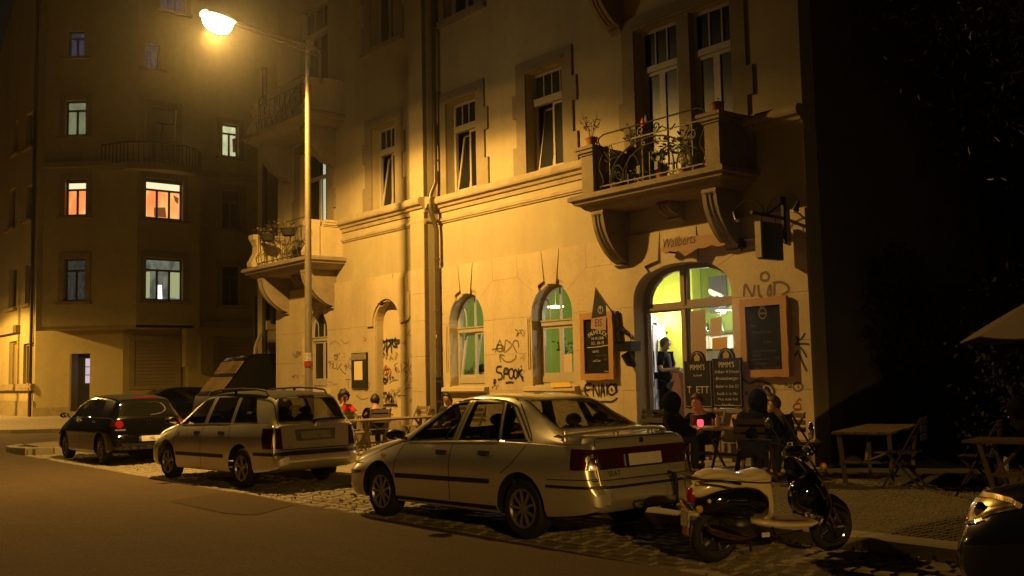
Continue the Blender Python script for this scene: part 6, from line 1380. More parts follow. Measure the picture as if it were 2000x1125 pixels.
for a in (-1, 1):
    c = (a*.63,.855); o = hat.panel('rear', [(c[0]+.085*math.cos(t), c[1]+.085*math.sin(t)) for t in [math.pi+math.pi*k/10 for k in range(11)]], [(c[0]+.085*math.cos(t), c[1]+.085*math.sin(t)) for t in [math.pi-math.pi*k/10 for k in range(11)]], 'tail_light', redglow, .012, 12, 8)
    hat.panel('rear', [(a*.72,.72),(a*.50,.72)], [(a*.72,.75),(a*.50,.75)], 'reverse_lamp', mat('grey lamp', (.2,.18,.16), .2), .008, 5, 1)
hat.panel('rear', [(-.66,.575),(.66,.575)], [(-.66,.625),(.66,.625)], 'bumper_trim', chrome, .01, 20, 2)
put_plate(hat, 'rear', -.24, .28, .48, .585, 'HAL')
m = MB(); h = hat.hit('rear', 0, .88, .006); m.lathe([(.035,0),(.05,.0),(.05,.012),(.035,.012)], 20, (0,0,0), 'x'); m.v = [v+h for v in m.v]
for (y0,z0),(y1,z1) in (((-.03,.03),(-.012,-.035)),((-.012,-.035),(0,.0)),((0,0),(.012,-.035)),((.012,-.035),(.03,.03))): m.bar(h+Vector((.006,y0,z0)), h+Vector((.006,y1,z1)), .008,.008)
hat.put('badge', m, chrome)
m = MB(); hat.panel('rear', [(-.25,1.40),(.25,1.40)], [(-.25,1.418),(.25,1.418)], 'brake_lamp', redglow, .012, 8, 1)
for hx in sp['hubs']:
    for sg in (-1,1): hat.wheel(hx, sg, 7)
hat.common(((1.88,.86),(2.95,.87)), (1.22,1.02))
hat_spec = sp
# --- dark car entering the picture at the right, only its nose in view
sp2 = dict(sp); sp2['mirm'] = navy_p
dk = Car('parked_car', 'dark blue car with a bright glazed headlight at the right edge of the street', 'cars parked along the kerb', Matrix.Translation((-3.40, 6.98, 0)), sp2, navy_p)
for a, b in ((-1,-.36),(1,.36)):
    dk.panel('front', [(a*.70,.60),(b,.585)], [(a*.70,.755),(b,.735)], 'headlight', mat('headlight glass', (.30,.23,.13), .22, coat=1, metal=.8, noise=(26,(.05,.04,.03),.9)), .004, 12, 6)
for k in ('sn','sf'):
    hl = dk.panel(k, [(.045,.66),(.10,.62),(.20,.64),(.33,.70),(.50,.745)], [(.045,.735),(.14,.775),(.28,.785),(.42,.775),(.50,.75)], 'headlight', mat('headlight glass', (.30,.23,.13), .22, coat=1, metal=.8, noise=(26,(.05,.04,.03),.9)), .006, 14, 6)
    dk.line(k, [(.05,.745),(.14,.782),(.28,.79),(.42,.78),(.51,.752)], .026, 'chrome_brow', mat('headlight reflector', (.9,.7,.4), .25, metal=.6), .012, hl)
    dk.line(k, [(.05,.65),(.10,.612),(.20,.632),(.26,.66)], .014, 'chrome_brow', chrome, .012, hl)
    m = MB(); h = dk.hit(k, .22, .70, .006); m.sphere(h, .045, sc=(1,.3,1.2)); dk.put('lens', m, chrome, hl, smooth=60)
    dk.panel(k, [(1.20,.965),(2.10,.995)], [(1.78,1.35),(2.18,1.385)], 'side_window', carglass, .003, 12, 6); dk.panel(k, [(2.20,.997),(3.30,1.02)], [(2.26,1.387),(3.05,1.36)], 'side_window', carglass, .003, 10, 6); dk.line(k, [(1.1,.3),(1.14,.94)], .01, 'door_gap', gap_m)
dk.panel('front', [(-.62,1.06),(.62,1.06)], [(-.52,1.38),(.52,1.38)], 'windscreen', carglass, .004, 16, 8)
for hx in sp['hubs']:
    for sg in (-1,1): dk.wheel(hx, sg, 7)
dk.common(((1.88,.86),(2.95,.87)), (1.22,1.02))
# --- blue car on the side street
Mb = Matrix.Translation((-40.9, 13.2, .0)) @ Matrix.Rotation(R(90), 4, 'Z')
sp3 = dict(sp); sp3['mirm'] = blue_p
bl = Car('parked_car', 'dark blue car on the side street, its roof showing above the black hatchback', 'cars parked on the side street', Mb, sp3, blue_p)
for k in ('sn','sf'):
    bl.panel(k, [(1.20,.965),(2.10,.995)], [(1.78,1.35),(2.18,1.385)], 'side_window', carglass, .003, 12, 6); bl.panel(k, [(2.20,.997),(3.30,1.02)], [(2.26,1.387),(3.05,1.36)], 'side_window', carglass, .003, 10, 6)
bl.panel('rear', [(-.60,1.03),(.60,1.03)], [(-.52,1.37),(.52,1.37)], 'rear_window', carglass, .004, 12, 6); bl.panel('front', [(-.62,1.06),(.62,1.06)], [(-.52,1.38),(.52,1.38)], 'windscreen', carglass, .004, 12, 6)
for hx in sp['hubs']:
    for sg in (-1,1): bl.wheel(hx, sg, 7)
bl.common(((1.88,.86),), (1.22,1.02))
# --- black high-roofed van
vn = thing('parked_van', 'black high roofed van with two slanted front panes on the side street', 'van', (-32, 16, 0)); X1 = -31.0; X0 = -32.9
prof = [(13.12,.38),(13.08,.75),(13.16,1.18),(13.30,1.30),(13.72,1.80),(14.12,2.33),(14.30,2.46),(14.55,2.52),(18.9,2.52),(19.0,2.42),(19.05,.38)]
m = MB(); rows = []
for x, ins in ((X0,.05),(X0+.05,.015),(X0+.12,0),(X1-.12,0),(X1-.05,.015),(X1,.05)):
    c = Vector((16,1.5)); rows.append([(x, p[0]+(ins if p[0] < 15 else -ins), p[1]-(ins if p[1] > 1.3 else -ins*0)) for p in prof])
m.grid([r+[r[0]] for r in rows]); m.f.append(tuple(range(len(prof)))); n = len(m.v); m.f.append(tuple(range(n-len(prof)-1, n-1))); part('body', m, mat('black van paint', (.006,.006,.006), .3, coat=.5), vn, smooth=35)
vg = mat('van pane', (.62,.45,.2), .22, spec=.8, metal=.4, coat=1, noise=(1.6,(.22,.15,.07),.9))  # lamplight reflected in the panes put into this bright brown colour
def slope(y0, z0, y1, z1, nm):
    n_ = Vector((0, -(z1-z0), (y1-y0))).normalized(); o = n_*.02; m = MB(); a = [Vector((X0+.12,y0,z0)), Vector((X1-.10,y0,z0)), Vector((X1-.10,y1,z1)), Vector((X0+.12,y1,z1))]
    m.add([p-o*.5 for p in a]+[p+o for p in a], [(0,1,2,3),(7,6,5,4),(0,4,5,1),(1,5,6,2),(2,6,7,3),(3,7,4,0)]); part(nm, m, vg, vn)
slope(13.33,1.335,13.70,1.775,'windscreen'); slope(13.80,1.90,14.08,2.28,'upper_pane')
for y in (13.75, 18.3):
    for xx in (X0+.0, X1-.2):
        m = MB(); m.lathe([(.18,xx),(.33,xx+.01),(.34,xx+.1),(.33,xx+.2),(.18,xx+.2)], 24, (0,y,.34), 'x'); part('wheel', m, rubber, vn, smooth=40)
# ------------------------------------------------------------------ the scooter
A_ = Vector((-5.80, 6.84, 0)); B_ = Vector((-5.42, 7.95, 0)); fw_ = (B_-A_).normalized(); ang = math.atan2(fw_.y, fw_.x)
sc = thing('motor_scooter', 'black and cream retro scooter with chrome trim standing on the setts at the kerb', 'scooter', A_, 0)
MS = Matrix.Translation(A_+Vector((0,0,0))) @ Matrix.Rotation(ang, 4, 'Z') @ Matrix.Rotation(R(4), 4, 'X') @ Matrix.Scale(.95, 4)   # x forward, -y is its right side
gloss = mat('black gloss paint', (.004,.004,.004), .06, coat=1, spec=.7); cream = mat('cream paint', (.62,.53,.34), .25, coat=.8); seat_m = mat('cream vinyl', (.55,.46,.30), .5); dark_eng = mat('oily metal', (.05,.045,.04), .45, metal=.7)
def sp_(nm, mb, m, smooth=50, parent=None): mb.v = [MS @ v for v in mb.v]; return part(nm, mb, m, parent or sc, smooth=smooth)
def loft(secs, n=16, power=2.3):
    """secs: (x, zc, half width, half height[, flat bottom])"""
    mb = MB(); rows = []
    for x, zc, w, h in secs:
        row = []
        for k in range(n):
            a = 2*math.pi*k/n; ca, sa = math.cos(a), math.sin(a)
            row.append((x, w*math.copysign(abs(ca)**(2/power), ca), zc+h*math.copysign(abs(sa)**(2/power), sa)))
        rows.append(row)
    mb.grid(rows, closed=True); m = len(mb.v); mb.f.append(tuple(range(n))); mb.f.append(tuple(range(m-n, m))); return mb
def swheel(x, r, w):
    m = MB(); m.lathe([(r-.085,-w*.3),(r-.05,-w*.5),(r-.012,-w*.38),(r,-w*.15),(r,w*.15),(r-.012,w*.38),(r-.05,w*.5),(r-.085,w*.3)], 32, (x,0,r), 'y'); t = sp_('wheel', m, rubber)
    m = MB(); m.lathe([(r-.085,-w*.32),(r-.095,-w*.30),(r-.10,-w*.1),(.05,-w*.15),(.04,-w*.45),(.0001,-w*.45)], 28, (x,0,r), 'y'); m.lathe([(r-.085,w*.32),(r-.10,w*.1),(.0001,w*.1)], 28, (x,0,r), 'y')
    sp_('rim', m, mat('scooter rim', (.04,.04,.04), .4, metal=.6), parent=t)
    m = MB(); m.tube([(x+(r-.082)*math.cos(a), -w*.36, r+(r-.082)*math.sin(a)) for a in [2*math.pi*k/30 for k in range(31)]], .006, 6)
    for k in range(5): a = k*1.2566; m.bar((x,-w*.40,r), (x+(r-.10)*math.cos(a),-w*.25,r+(r-.10)*math.sin(a)), .02, .015, up=(0,1,0))
    sp_('rim_ring', m, chrome, parent=t)
swheel(0, .235, .11); swheel(1.24, .225, .10)
sp_('rear_cowl', loft([(-.20,.50,.03,.03),(-.15,.52,.10,.09),(-.05,.535,.155,.135),(.10,.54,.185,.155),(.25,.535,.19,.165),(.38,.51,.18,.165),(.47,.49,.15,.14),(.50,.49,.11,.12)]), gloss)
sp_('tail_body', loft([(-.24,.62,.05,.04),(-.18,.64,.085,.07),(-.05,.675,.12,.075),(.15,.70,.135,.07),(.35,.69,.135,.08),(.50,.62,.13,.17),(.545,.50,.11,.17),(.56,.46,.09,.12)]), cream)
m = loft([(-.18,.755,.06,.02),(-.14,.765,.10,.035),(-.05,.775,.125,.045),(.08,.768,.135,.048),(.18,.742,.14,.045),(.25,.725,.142,.04),(.34,.735,.145,.055),(.44,.745,.138,.062),(.53,.715,.10,.05),(.56,.69,.05,.03)]); sp_('seat', m, seat_m)
m = MB(); m.tube([(-.16,-.10,.735),(0,-.13,.735),(.2,-.142,.715),(.36,-.148,.70),(.5,-.13,.69)], .006, 5); sp_('seat_piping', m, gap_m)
sp_('footboard', loft([(.33,.345,.10,.02),(.38,.345,.17,.03),(.5,.325,.19,.03),(.7,.30,.19,.028),(.9,.29,.18,.025),(1.0,.30,.14,.02)], power=3.5), cream)
m = MB(); rows = []
for k in range(12):
    t = k/11; z = lerp(.285,.86,t); x = 1.0+.05*math.sin(math.pi*t)*1.2-.16*t**1.6; w = lerp(.21,.29,math.sin(math.pi*min(1,t*1.1)))*(1 if t < .85 else lerp(1,.55,(t-.85)/.15))
    rows.append([(x+.045*(1-(j/6)**2)+.0, w*j/6, z) for j in range(-6, 7)])
m.grid(rows); rows2 = [[(p[0]-.03, p[1]*.97, p[2]) for p in r] for r in rows]; m.grid(rows2)
m.grid([[r[0] for r in rows], [r[0] for r in rows2]]); m.grid([[r[-1] for r in rows], [r[-1] for r in rows2]]); m.grid([rows[-1], rows2[-1]]); sp_('leg_shield', m, gloss)
m = MB(); edge = [Vector(r[0])+Vector((.0,-.004,0)) for r in rows]+[Vector(p)+Vector((0,0,.004)) for p in rows[-1][1:-1]]+[Vector(r[-1])+Vector((0,.004,0)) for r in reversed(rows)]; m.tube(edge, .008, 6); sp_('shield_trim', m, chrome)
sp_('inner_box', loft([(.80,.52,.05,.06),(.84,.52,.11,.12),(.90,.53,.14,.16),(.98,.54,.15,.18)]), gloss)
sp_('floor_mat', loft([(.56,.36,.11,.01),(.75,.345,.12,.01),(.93,.335,.12,.01)], power=6), mat('brown footwell', (.16,.10,.05), .6))
sp_('front_fender', loft([(.98,.40,.03,.05),(1.04,.43,.065,.075),(1.14,.455,.08,.08),(1.26,.45,.08,.075),(1.36,.40,.075,.06),(1.43,.33,.05,.05),(1.46,.27,.02,.02)]), gloss)
m = MB()
for s_ in (-1, 1): m.tube([(1.10,s_*.055,.52),(1.16,s_*.07,.38),(1.24,s_*.07,.225)], .014, 8); m.tube([(1.20,s_*.085,.42),(1.30,s_*.08,.25)], .012, 8)
sp_('fork', m, chrome)
sp_('handlebar_cowl', loft([(.74,.93,.03,.03),(.79,.935,.09,.05),(.85,.94,.10,.06),(.93,.93,.075,.055),(.97,.925,.05,.045)]), gloss)
m = MB(); m.lathe([(.0001,1.00),(.05,1.0),(.07,.985),(.075,.95),(.06,.93)], 20, (0,0,.90), 'x'); sp_('headlight', m, chrome)
for s_ in (-1, 1):
    m = MB(); m.tube([(.84,s_*.06,.95),(.82,s_*.18,.985),(.76,s_*.27,1.0)], .012, 8); sp_('handlebar', m, chrome)
    m = MB(); m.tube([(.77,s_*.25,.998),(.70,s_*.37,1.0)], .019, 10); sp_('grip', m, rubber)
    m = MB(); m.tube([(.82,s_*.20,.99),(.78,s_*.30,.985),(.74,s_*.37,.98)], .006, 5); sp_('brake_lever', m, chrome)
    m = MB(); top = Vector((.78+.02*s_, s_*.30, 1.20 if s_ < 0 else 1.17)); m.tube([(.83,s_*.17,.985),(.83,s_*.24,1.05),(.80,s_*.29,1.13)], .006, 6); mr = sp_('mirror_stem', m, chrome)
    m = MB(); m.sphere((0,0,0), .06, 16, 10, (.28,1.15,.85)) if s_ > 0 else m.sphere((0,0,0), .06, 16, 10, (.28,.75,1.35)); m.v = [v+Vector((.79, s_*.32, 1.16)) for v in m.v]; sp_('mirror', m, chrome if s_ < 0 else mat('blue tinted mirror', (.08,.09,.16), .15, metal=.7))
m = MB(); m.sphere((.82,0,1.0), .045, sc=(1,1.2,.5)); m.tube([(.80,-.05,.99),(.76,-.09,1.03),(.74,-.13,1.0)], .008, 6); m.tube([(.80,.05,.99),(.77,.10,1.02)], .008, 6); sp_('instrument', m, chrome)
for s_ in (-1, 1):
    m = MB(); m.sphere((1.02,s_*.19,.82), .032, sc=(1,.8,1)); sp_('front_indicator', m, amber)
    m = MB(); m.tube([(-.16,s_*.06,.50),(-.22,s_*.12,.50)], .007, 6); m2 = MB(); m2.sphere((-.23,s_*.14,.50), .035, sc=(1,.7,1)); sp_('rear_indicator_arm', m, chrome); sp_('rear_indicator', m2, mat('orange lens', (.5,.25,.05), .25, coat=1))
m = MB(); m.sphere((-.235,0,.60), .05, sc=(.8,1.1,1.4)); sp_('tail_light', m, redglow)
m = MB(); m.box(-.30,-.285,-.065,.065,.33,.47); pl2 = sp_('number_plate', m, mat('worn plate', (.5,.42,.25), .5, noise=(22,(.1,.08,.05),.8)), None); m = MB(); m.box(-.285,-.17,-.05,.05,.36,.39); sp_('plate_bracket', m, plastic, None)
m = MB(); m.box(-.30,-.28,-.04,.04,.26,.32); sp_('reflector', m, mat('dull reflector', (.28,.08,.05), .4), None)
m = MB()
for s_ in (-1, 1):
    m.tube([(.18,s_*.155,.70),(0,s_*.15,.735),(-.18,s_*.12,.75),(-.30,s_*.06,.76)], .009, 6); m.tube([(.12,s_*.16,.66),(-.05,s_*.16,.70),(-.22,s_*.11,.72)], .007, 6)
m.tube([(-.30,-.06,.76),(-.33,0,.76),(-.30,.06,.76)], .009, 6); m.tube([(-.18,-.12,.75),(-.18,.12,.75)], .008, 6); m.tube([(-.30,0,.76),(-.28,0,.66)], .008, 6); sp_('rear_rack', m, chrome)
m = MB(); m.tube([(.34,-.13,.24),(.22,-.15,.23),(.12,-.16,.25),(-.05,-.165,.30),(-.16,-.165,.34)], [.016,.02,.045,.05,.035], 12); sp_('exhaust', m, mat('hot chrome', (.55,.36,.2), .18, metal=1))
m = MB(); m.tube([(.34,-.05,.24),(.12,-.07,.24),(0,-.07,.24)], [.07,.08,.06], 12); m.sphere((.28,0,.30), .11, sc=(1.3,.9,.9)); sp_('engine', m, dark_eng)
m = MB(); m.box(.42,.50,-.115,-.10,.205,.245); sp_('side_reflector', m, plate_m, None)
m = MB(); m.tube([(.40,.06,.28),(.48,.16,.02)], .011, 6); m.tube([(.62,.04,.28),(.66,.03,.18),(.95,.03,.20)], .012, 6); sp_('stand', m, dark_eng)
m = MB(); m.tube([(.10,-.19,.57),(.22,-.194,.56)], .004, 5); sp_('badge', m, chrome)
m = MB(); m.sphere((-.12,-.115,.56), .02); sp_('rear_bolt', m, cream)
# ------------------------------------------------------------------ tables, chairs, people
def rot(mb, c, a):
    M = Matrix.Translation(Vector(c)) @ Matrix.Rotation(a, 4, 'Z'); mb.v = [M @ v for v in mb.v]; return mb
def table(label, c, a, L=1.6, W=.7, h=.68, wood=wood_w, group='wooden cafe tables on the pavement'):
    c = Vector((c[0], c[1], WALK)); t = thing('wooden_table', label, 'table', c, 0, group)
    n = 5
    for k in range(n):
        y = -W/2+W*(k+.5)/n; part('plank', rot(MB().box(-L/2,L/2,y-W/n/2+.006,y+W/n/2-.006,h-.03,h), c, a), wood, t)
    for s in (-1, 1):
        x = s*(L/2-.22)
        for q in (-1, 1): part('leg', rot(MB().bar((x-s*.10,q*(W/2-.08),0),(x+s*.06,q*(W/2-.06),h-.03),.05,.045), c, a), wood, t)
        part('crossbar', rot(MB().bar((x,-(W/2-.1),h*.42),(x,W/2-.1,h*.42),.05,.03), c, a), wood, t); part('brace', rot(MB().bar((x,0,h*.42),(x-s*.32,0,h-.04),.04,.03), c, a), wood, t)
    part('rail', rot(MB().box(-L/2+.15,L/2-.15,-.03,.03,h*.40,h*.45), c, a), wood, t); return t
def chair(label, c, a, wood=wood_w):
    c = Vector((c[0], c[1], WALK)); t = thing('folding_chair', label, 'chair', c, 0, 'folding slat chairs')
    for k in range(5): part('seat_slat', rot(MB().box(-.20+k*.08,-.13+k*.08,-.20,.20,.43,.45), c, a), wood, t)
    for z in (.62,.72,.82): part('back_slat', rot(MB().bar((-.26,-.21,z),(-.26,.21,z),.07,.018,up=(1,0,0)), c, a), wood, t)
    for q in (-1, 1):
        part('leg', rot(MB().bar((.22,q*.205,0),(-.27,q*.205,.87),.035,.022), c, a), wood, t); part('leg', rot(MB().bar((-.24,q*.18,0),(.16,q*.18,.44),.035,.022), c, a), wood, t)
    return t
table('long wooden table in front of the blind niche with two people sitting at it', (-19.55,11.6), 0, 1.4, h=.73)
table('empty wooden table set end on to the wall, nearer the camera than the occupied one', (-16.45,10.45), R(96), 2.1, h=.75)
table('wooden cafe table with the red candle in front of the cafe door', (-9.95,11.75), R(2), 1.9, wood=wood_dk)
table('bare wooden table by the garden right of the building corner', (-7.75,12.6), R(110), 2.1, .74, wood=mat('damp dark planks', (.13,.095,.06), .75, noise=(9,(.08,.06,.04),.7)))
table('dark wooden table cut by the right edge of the picture', (-5.05,11.3), R(12), 1.4, .7, wood=wood_dk)
for k, (x, y, a, lab) in enumerate(((-18.9,10.85,R(100),'folding slat chair with its back to the street, right of the red shirted man'),(-17.8,10.45,R(20),'folding slat chair with its back to the street, just behind the estate car'),(-19.2,12.75,R(-80),'folding slat chair against the wall beside the pier'),(-16.6,12.3,R(-80),'folding slat chair half hidden by the saloon door mirror'),(-12.3,12.9,R(-70),'folding slat chair by the wall under the ENAKO graffiti'),(-8.75,12.4,R(20),'folding slat chair at the left end of the bare garden table'),(-7.0,11.9,R(200),'folding slat chair on the right side of the bare garden table'),(-5.95,11.7,R(200),'folding slat chair left of the table at the picture edge'))):
    chair(lab, (x, y), a, mat('nearly black wood', (.035,.025,.018), .7) if x > -13 else wood_w)
skin = mat('skin', (.42,.24,.15), .55, noise=(30,(.36,.19,.11),.4)); hair_b = mat('black hair', (.008,.006,.005), .5, bump=(60,.8,.01)); hair_r = mat('brown hair', (.05,.025,.012), .5, bump=(60,.8,.01))
def skinned(nodes, edges, nm, m, parent, T, extra=None, root=0, sub=1, rscale=1, add=0):
    me = bpy.data.meshes.new('tmp'); me.from_pydata([n[0] for n in nodes], edges, []); ob = bpy.data.objects.new('tmp', me); COL.objects.link(ob)
    md = ob.modifiers.new('s', 'SKIN'); sv = me.skin_vertices[0].data
    for i, n in enumerate(nodes):
        r = n[1] if isinstance(n[1], tuple) else (n[1], n[1]); sv[i].radius = (r[0]*rscale+add, r[1]*rscale+add)
        sv[i].use_root = (i == root)
    md2 = ob.modifiers.new('u', 'SUBSURF'); md2.levels = sub
    dg = bpy.context.evaluated_depsgraph_get(); r = bpy.data.meshes.new_from_object(ob.evaluated_get(dg)); bpy.data.objects.remove(ob)
    mb = MB(); mb.v = [T @ v.co for v in r.vertices]; mb.f = [tuple(p.vertices) for p in r.polygons]; bpy.data.meshes.remove(r)
    if extra: mb.add([T @ v for v in extra.v], extra.f)
    return part(nm, mb, m, parent, smooth=60)
def person(label, head, facing, shirt, trousers, hair, lean=.05, arms='table', hood=False, longh=False, scale=1.0, stand=False, sleeve='long', group=None, look=0, floor=WALK, bulk=1.0):
    """head: where the middle of the head is; the rest of the body hangs from it"""
    seat = .0 if not stand else .40
    hz = (1.13 if not stand else 1.60)*scale; l = lean
    base = Vector((head[0]-math.cos(facing)*(l+.08)*scale, head[1]-math.sin(facing)*(l+.08)*scale, floor))
    t = thing('person', label, 'person', base, 0, group)
    k = (head[2]-floor)/hz if not stand else (head[2]-floor)/hz
    S = scale; T = Matrix.Translation(base) @ Matrix.Rotation(facing, 4, 'Z') @ Matrix.Scale(S, 4) ; dz = (head[2]-floor)/S-(1.13 if not stand else 1.60)
    if not stand:
        P = dict(pel=(0,0,.50), wai=(.0,0,.64), che=(l*.55,0,.82), nec=(l*.9,0,.985), hb=(l+.03,0,1.035), hm=(l+.07,0,1.13), ht=(l+.065,0,1.215))
        legs = {s: [(.02,s*.09,.47),(.40,s*.13,.50),(.38,s*.13,.09),(.50,s*.14,.05)] for s in (-1,1)}
        sh = {s: (l*.75,s*.175,.92) for s in (-1,1)}
        if arms == 'table': am = {s: [(l*.75+.13,s*.25,.70),(l*.75+.36,s*.13,.70)] for s in (-1,1)}
        elif arms == 'drink': am = {-1: [(l+.20,-.26,.72),(l+.22,-.06,1.02)], 1: [(l+.15,.27,.70),(l+.42,.18,.70)]}
        else: am = {s: [(l*.5+.05,s*.25,.66),(l+.25,s*.14,.56)] for s in (-1,1)}
    else:
        P = dict(pel=(0,0,.95), wai=(.0,0,1.08), che=(.02,0,1.26), nec=(.02,0,1.45), hb=(.04,0,1.50), hm=(.075,0,1.60), ht=(.07,0,1.685))
        legs = {s: [(.0,s*.09,.90),(.03,s*.10,.50),(.0,s*.10,.09),(.12,s*.12,.05)] for s in (-1,1)}
        sh = {s: (.02,s*.18,1.38) for s in (-1,1)}
        am = {-1: [(.12,-.26,1.14),(.34,-.14,1.16)], 1: [(.10,.27,1.13),(.30,.10,1.12)]}
    if not stand:
        up = Matrix.Translation((0,0,0))
        q = lambda v: (v[0], v[1], v[2]+dz*max(0, min(1, (v[2]-.5)/.3)))
    else: q = lambda v: (v[0], v[1], v[2]+dz*v[2]/1.6)
    P = {a: q(b) for a, b in P.items()}; sh = {s: q(v) for s, v in sh.items()}; am = {s: [q(v) for v in vs] for s, vs in am.items()}
    nodes = [(P['pel'],(.12,.14)),(P['wai'],(.10,.125)),(P['che'],(.115,.15)),(P['nec'],.062),(P['hb'],(.075,.068)),(P['hm'],(.102,.084)),(P['ht'],(.088,.074))]
    edges = [(i, i+1) for i in range(6)]
    for s in (-1, 1):
        b = len(nodes); nodes += [(sh[s],.058),(am[s][0],.042),(am[s][1],.027)]; edges += [(2,b),(b,b+1),(b+1,b+2)]
        b = len(nodes); nodes += [(legs[s][0],.085),(legs[s][1],.06),(legs[s][2],.038),(legs[s][3],.03)]; edges += [(0,b),(b,b+1),(b+1,b+2),(b+2,b+3)]
    ex = MB()
    for s in (-1, 1):     # palms, four fingers and a thumb, slightly curled
        w = Vector(am[s][1]); e = Vector(am[s][0]); d = (w-e).normalized(); sd = Vector((0,0,1)).cross(d).normalized(); dn = d.cross(sd)
        ex.tube([w-d*.01, w+d*.04, w+d*.075], [.026,.036,.030], 8)
        for j in range(4):
            o = w+d*.07+sd*(-.027+.018*j); Lf = (.034,.040,.038,.028)[j]; ex.tube([o, o+d*Lf-Vector((0,0,.006)), o+d*Lf*1.5-Vector((0,0,.028))], [.0085,.008,.006], 6)
        o = w+d*.02-sd*s*.028; ex.tube([o, o-sd*s*.022+d*.025, o-sd*s*.022+d*.055-Vector((0,0,.01))], [.011,.009,.007], 6)
    h = Vector(P['hm'])
    ex.add([h+Vector(v) for v in ((.088,-.012,-.022),(.088,.012,-.022),(.118,0,-.028),(.092,0,.022),(.085,0,-.034))], [(0,2,3),(2,1,3),(0,4,2),(4,1,2)])
    for s in (-1, 1): ex.sphere(h+Vector((-.005,s*.082,-.005)), .024, 8, 6, (.7,.35,1.1))
    ex.sphere(h+Vector((.062,0,-.082)), .03, 8, 6, (.8,1.0,.6))
    body = skinned(nodes, edges, 'body', skin, t, T, ex)
    for s in (-1, 1):
     m = MB(); m.sphere(h+Vector((.087,s*.031,.008)), .010, 8, 6)
     m.v = [T @ v for v in m.v]; part('eye', m, mat('eye dark', (.02,.015,.012), .2), t)
    m = MB(); m.bar(h+Vector((.090,-.022,-.055)), h+Vector((.090,.022,-.055)), .008, .007)
    for s in (-1, 1): m.bar(h+Vector((.088,s*.018,.03)), h+Vector((.085,s*.045,.03)), .008, .006)
    m.v = [T @ v for v in m.v]; part('mouth_and_brows', m, mat('lip and brow', (.12,.05,.04), .6), t)
    # shirt
    B_ = bulk; nodes = [(tuple(Vector(P['pel'])-Vector((0,0,.07 if stand else 0.0))),(.145*B_,.165*B_)),(P['wai'],(.13*B_,.155*B_)),(P['che'],(.145*B_,.18*B_)),(tuple(lerp(a, b, .5) for a, b in zip(P['che'], P['nec'])),(.11*B_,.145*B_)),(P['nec'],(.072*B_,.08*B_))]
    edges = [(i, i+1) for i in range(4)]
    for s in (-1, 1):
        b = len(nodes); e = Vector(am[s][0]); S_ = Vector(sh[s]); w = Vector(am[s][1])
        if sleeve == 'long': nodes += [(sh[s],.082*B_),(tuple(e),.066*B_),(tuple(e.lerp(w,.85)),.046)]; edges += [(2,b),(b,b+1),(b+1,b+2)]
        else: nodes += [(sh[s],.082*B_),(tuple(S_.lerp(e,.75)),.072)]; edges += [(2,b),(b,b+1)]
    skinned(nodes, edges, 'shirt' if sleeve != 'long' else 'jacket', shirt, t, T)
    nodes = [(P['pel'],(.13,.15))]; edges = []
    for s in (-1, 1): b = len(nodes); nodes += [(legs[s][0],.098),(legs[s][1],.072),(legs[s][2],.055)]; edges += [(0,b),(b,b+1),(b+1,b+2)]
    skinned(nodes, edges, 'trousers', trousers, t, T)
    for s in (-1, 1):
        a = Vector(legs[s][2]); m = MB(); m.sphere((a.x+.05, a.y, .045), .06, 12, 8, (1.9,.75,.75)); m.v = [T @ v for v in m.v]; part('shoe', m, mat('dark shoe', (.02,.017,.015), .5), t, smooth=60)
    # hair or hood
    rg = random.Random(len(label)); m = MB(); rows = []
    for i in range(9):
        th = math.pi*(i/8)*.80; row = []
        for j in range(18):
            ph = 2*math.pi*j/18; fr = max(0, math.cos(ph)); R_ = (1.05+(.30 if longh == 'curly' else 0))*(1+rg.uniform(-.06,.06)*(3 if longh == 'curly' else 1)) if i else 1.2
            thh = th*(1-.60*fr-.12*abs(math.sin(ph)))
            row.append(h+Vector((math.sin(thh)*math.cos(ph)*.103*R_-.010, math.sin(thh)*math.sin(ph)*.092*R_, .012+math.cos(thh)*.112*R_)))
        rows.append(row)
    m.grid(rows, closed=True); inn = [[h+(v-h)*.9 for v in r] for r in rows]; m.grid(inn, closed=True); m.grid([rows[-1], inn[-1]], closed=True)
    if longh == True: m.tube([h+Vector((-.06,0,.02)), h+Vector((-.11,0,-.06)), h+Vector((-.13,0,-.20))], [.07,.065,.03], 12)
    m.v = [T @ v for v in m.v]; part('hair', m, hair, t, smooth=70)
    if hood:
        m = MB(); rows = []
        for i in range(8):
            th = math.pi*(i/7)*.72; row = []
            for j in range(18): ph = 2*math.pi*j/18; fr = max(0, math.cos(ph)); thh = th*(1-.35*fr); row.append(h+Vector((math.sin(thh)*math.cos(ph)*.135-.03, math.sin(thh)*math.sin(ph)*.118, .0+math.cos(thh)*.15)))
            rows.append(row)
        for i, (zz, rr) in enumerate(((-.13,.12),(-.17,.15),(-.22,.20))): rows.append([h+Vector((rr*math.cos(2*math.pi*j/18)*.85-.045, rr*math.sin(2*math.pi*j/18), zz)) for j in range(18)])
        m.grid(rows, closed=True); inn = [[h+(v-h)*.94 for v in r] for r in rows]; m.grid(inn, closed=True); m.grid([rows[-1], inn[-1]], closed=True); m.v = [T @ v for v in m.v]; part('hood', m, shirt, t, smooth=70)
    return t, T, P, am
cloth = lambda n, c: mat(n, c, .9, spec=.08, noise=(14, tuple(x*.6 for x in c), .6), bump=(20,.4,.01))
blackc = cloth('black cloth coat', (.005,.0045,.0045)); redc = cloth('red cotton', (.55,.035,.02)); jeans = cloth('dark jeans', (.03,.035,.05)); darkg = cloth('dark grey knit', (.035,.03,.03))
def hp(px, py, Y): return on_y(px, py, Y)
pr = person('man in a red shirt drinking at the table before the blind niche', hp(672,775,11.6), R(-8), redc, jeans, hair_b, .12, 'drink', longh='curly', sleeve='short', scale=1.06)
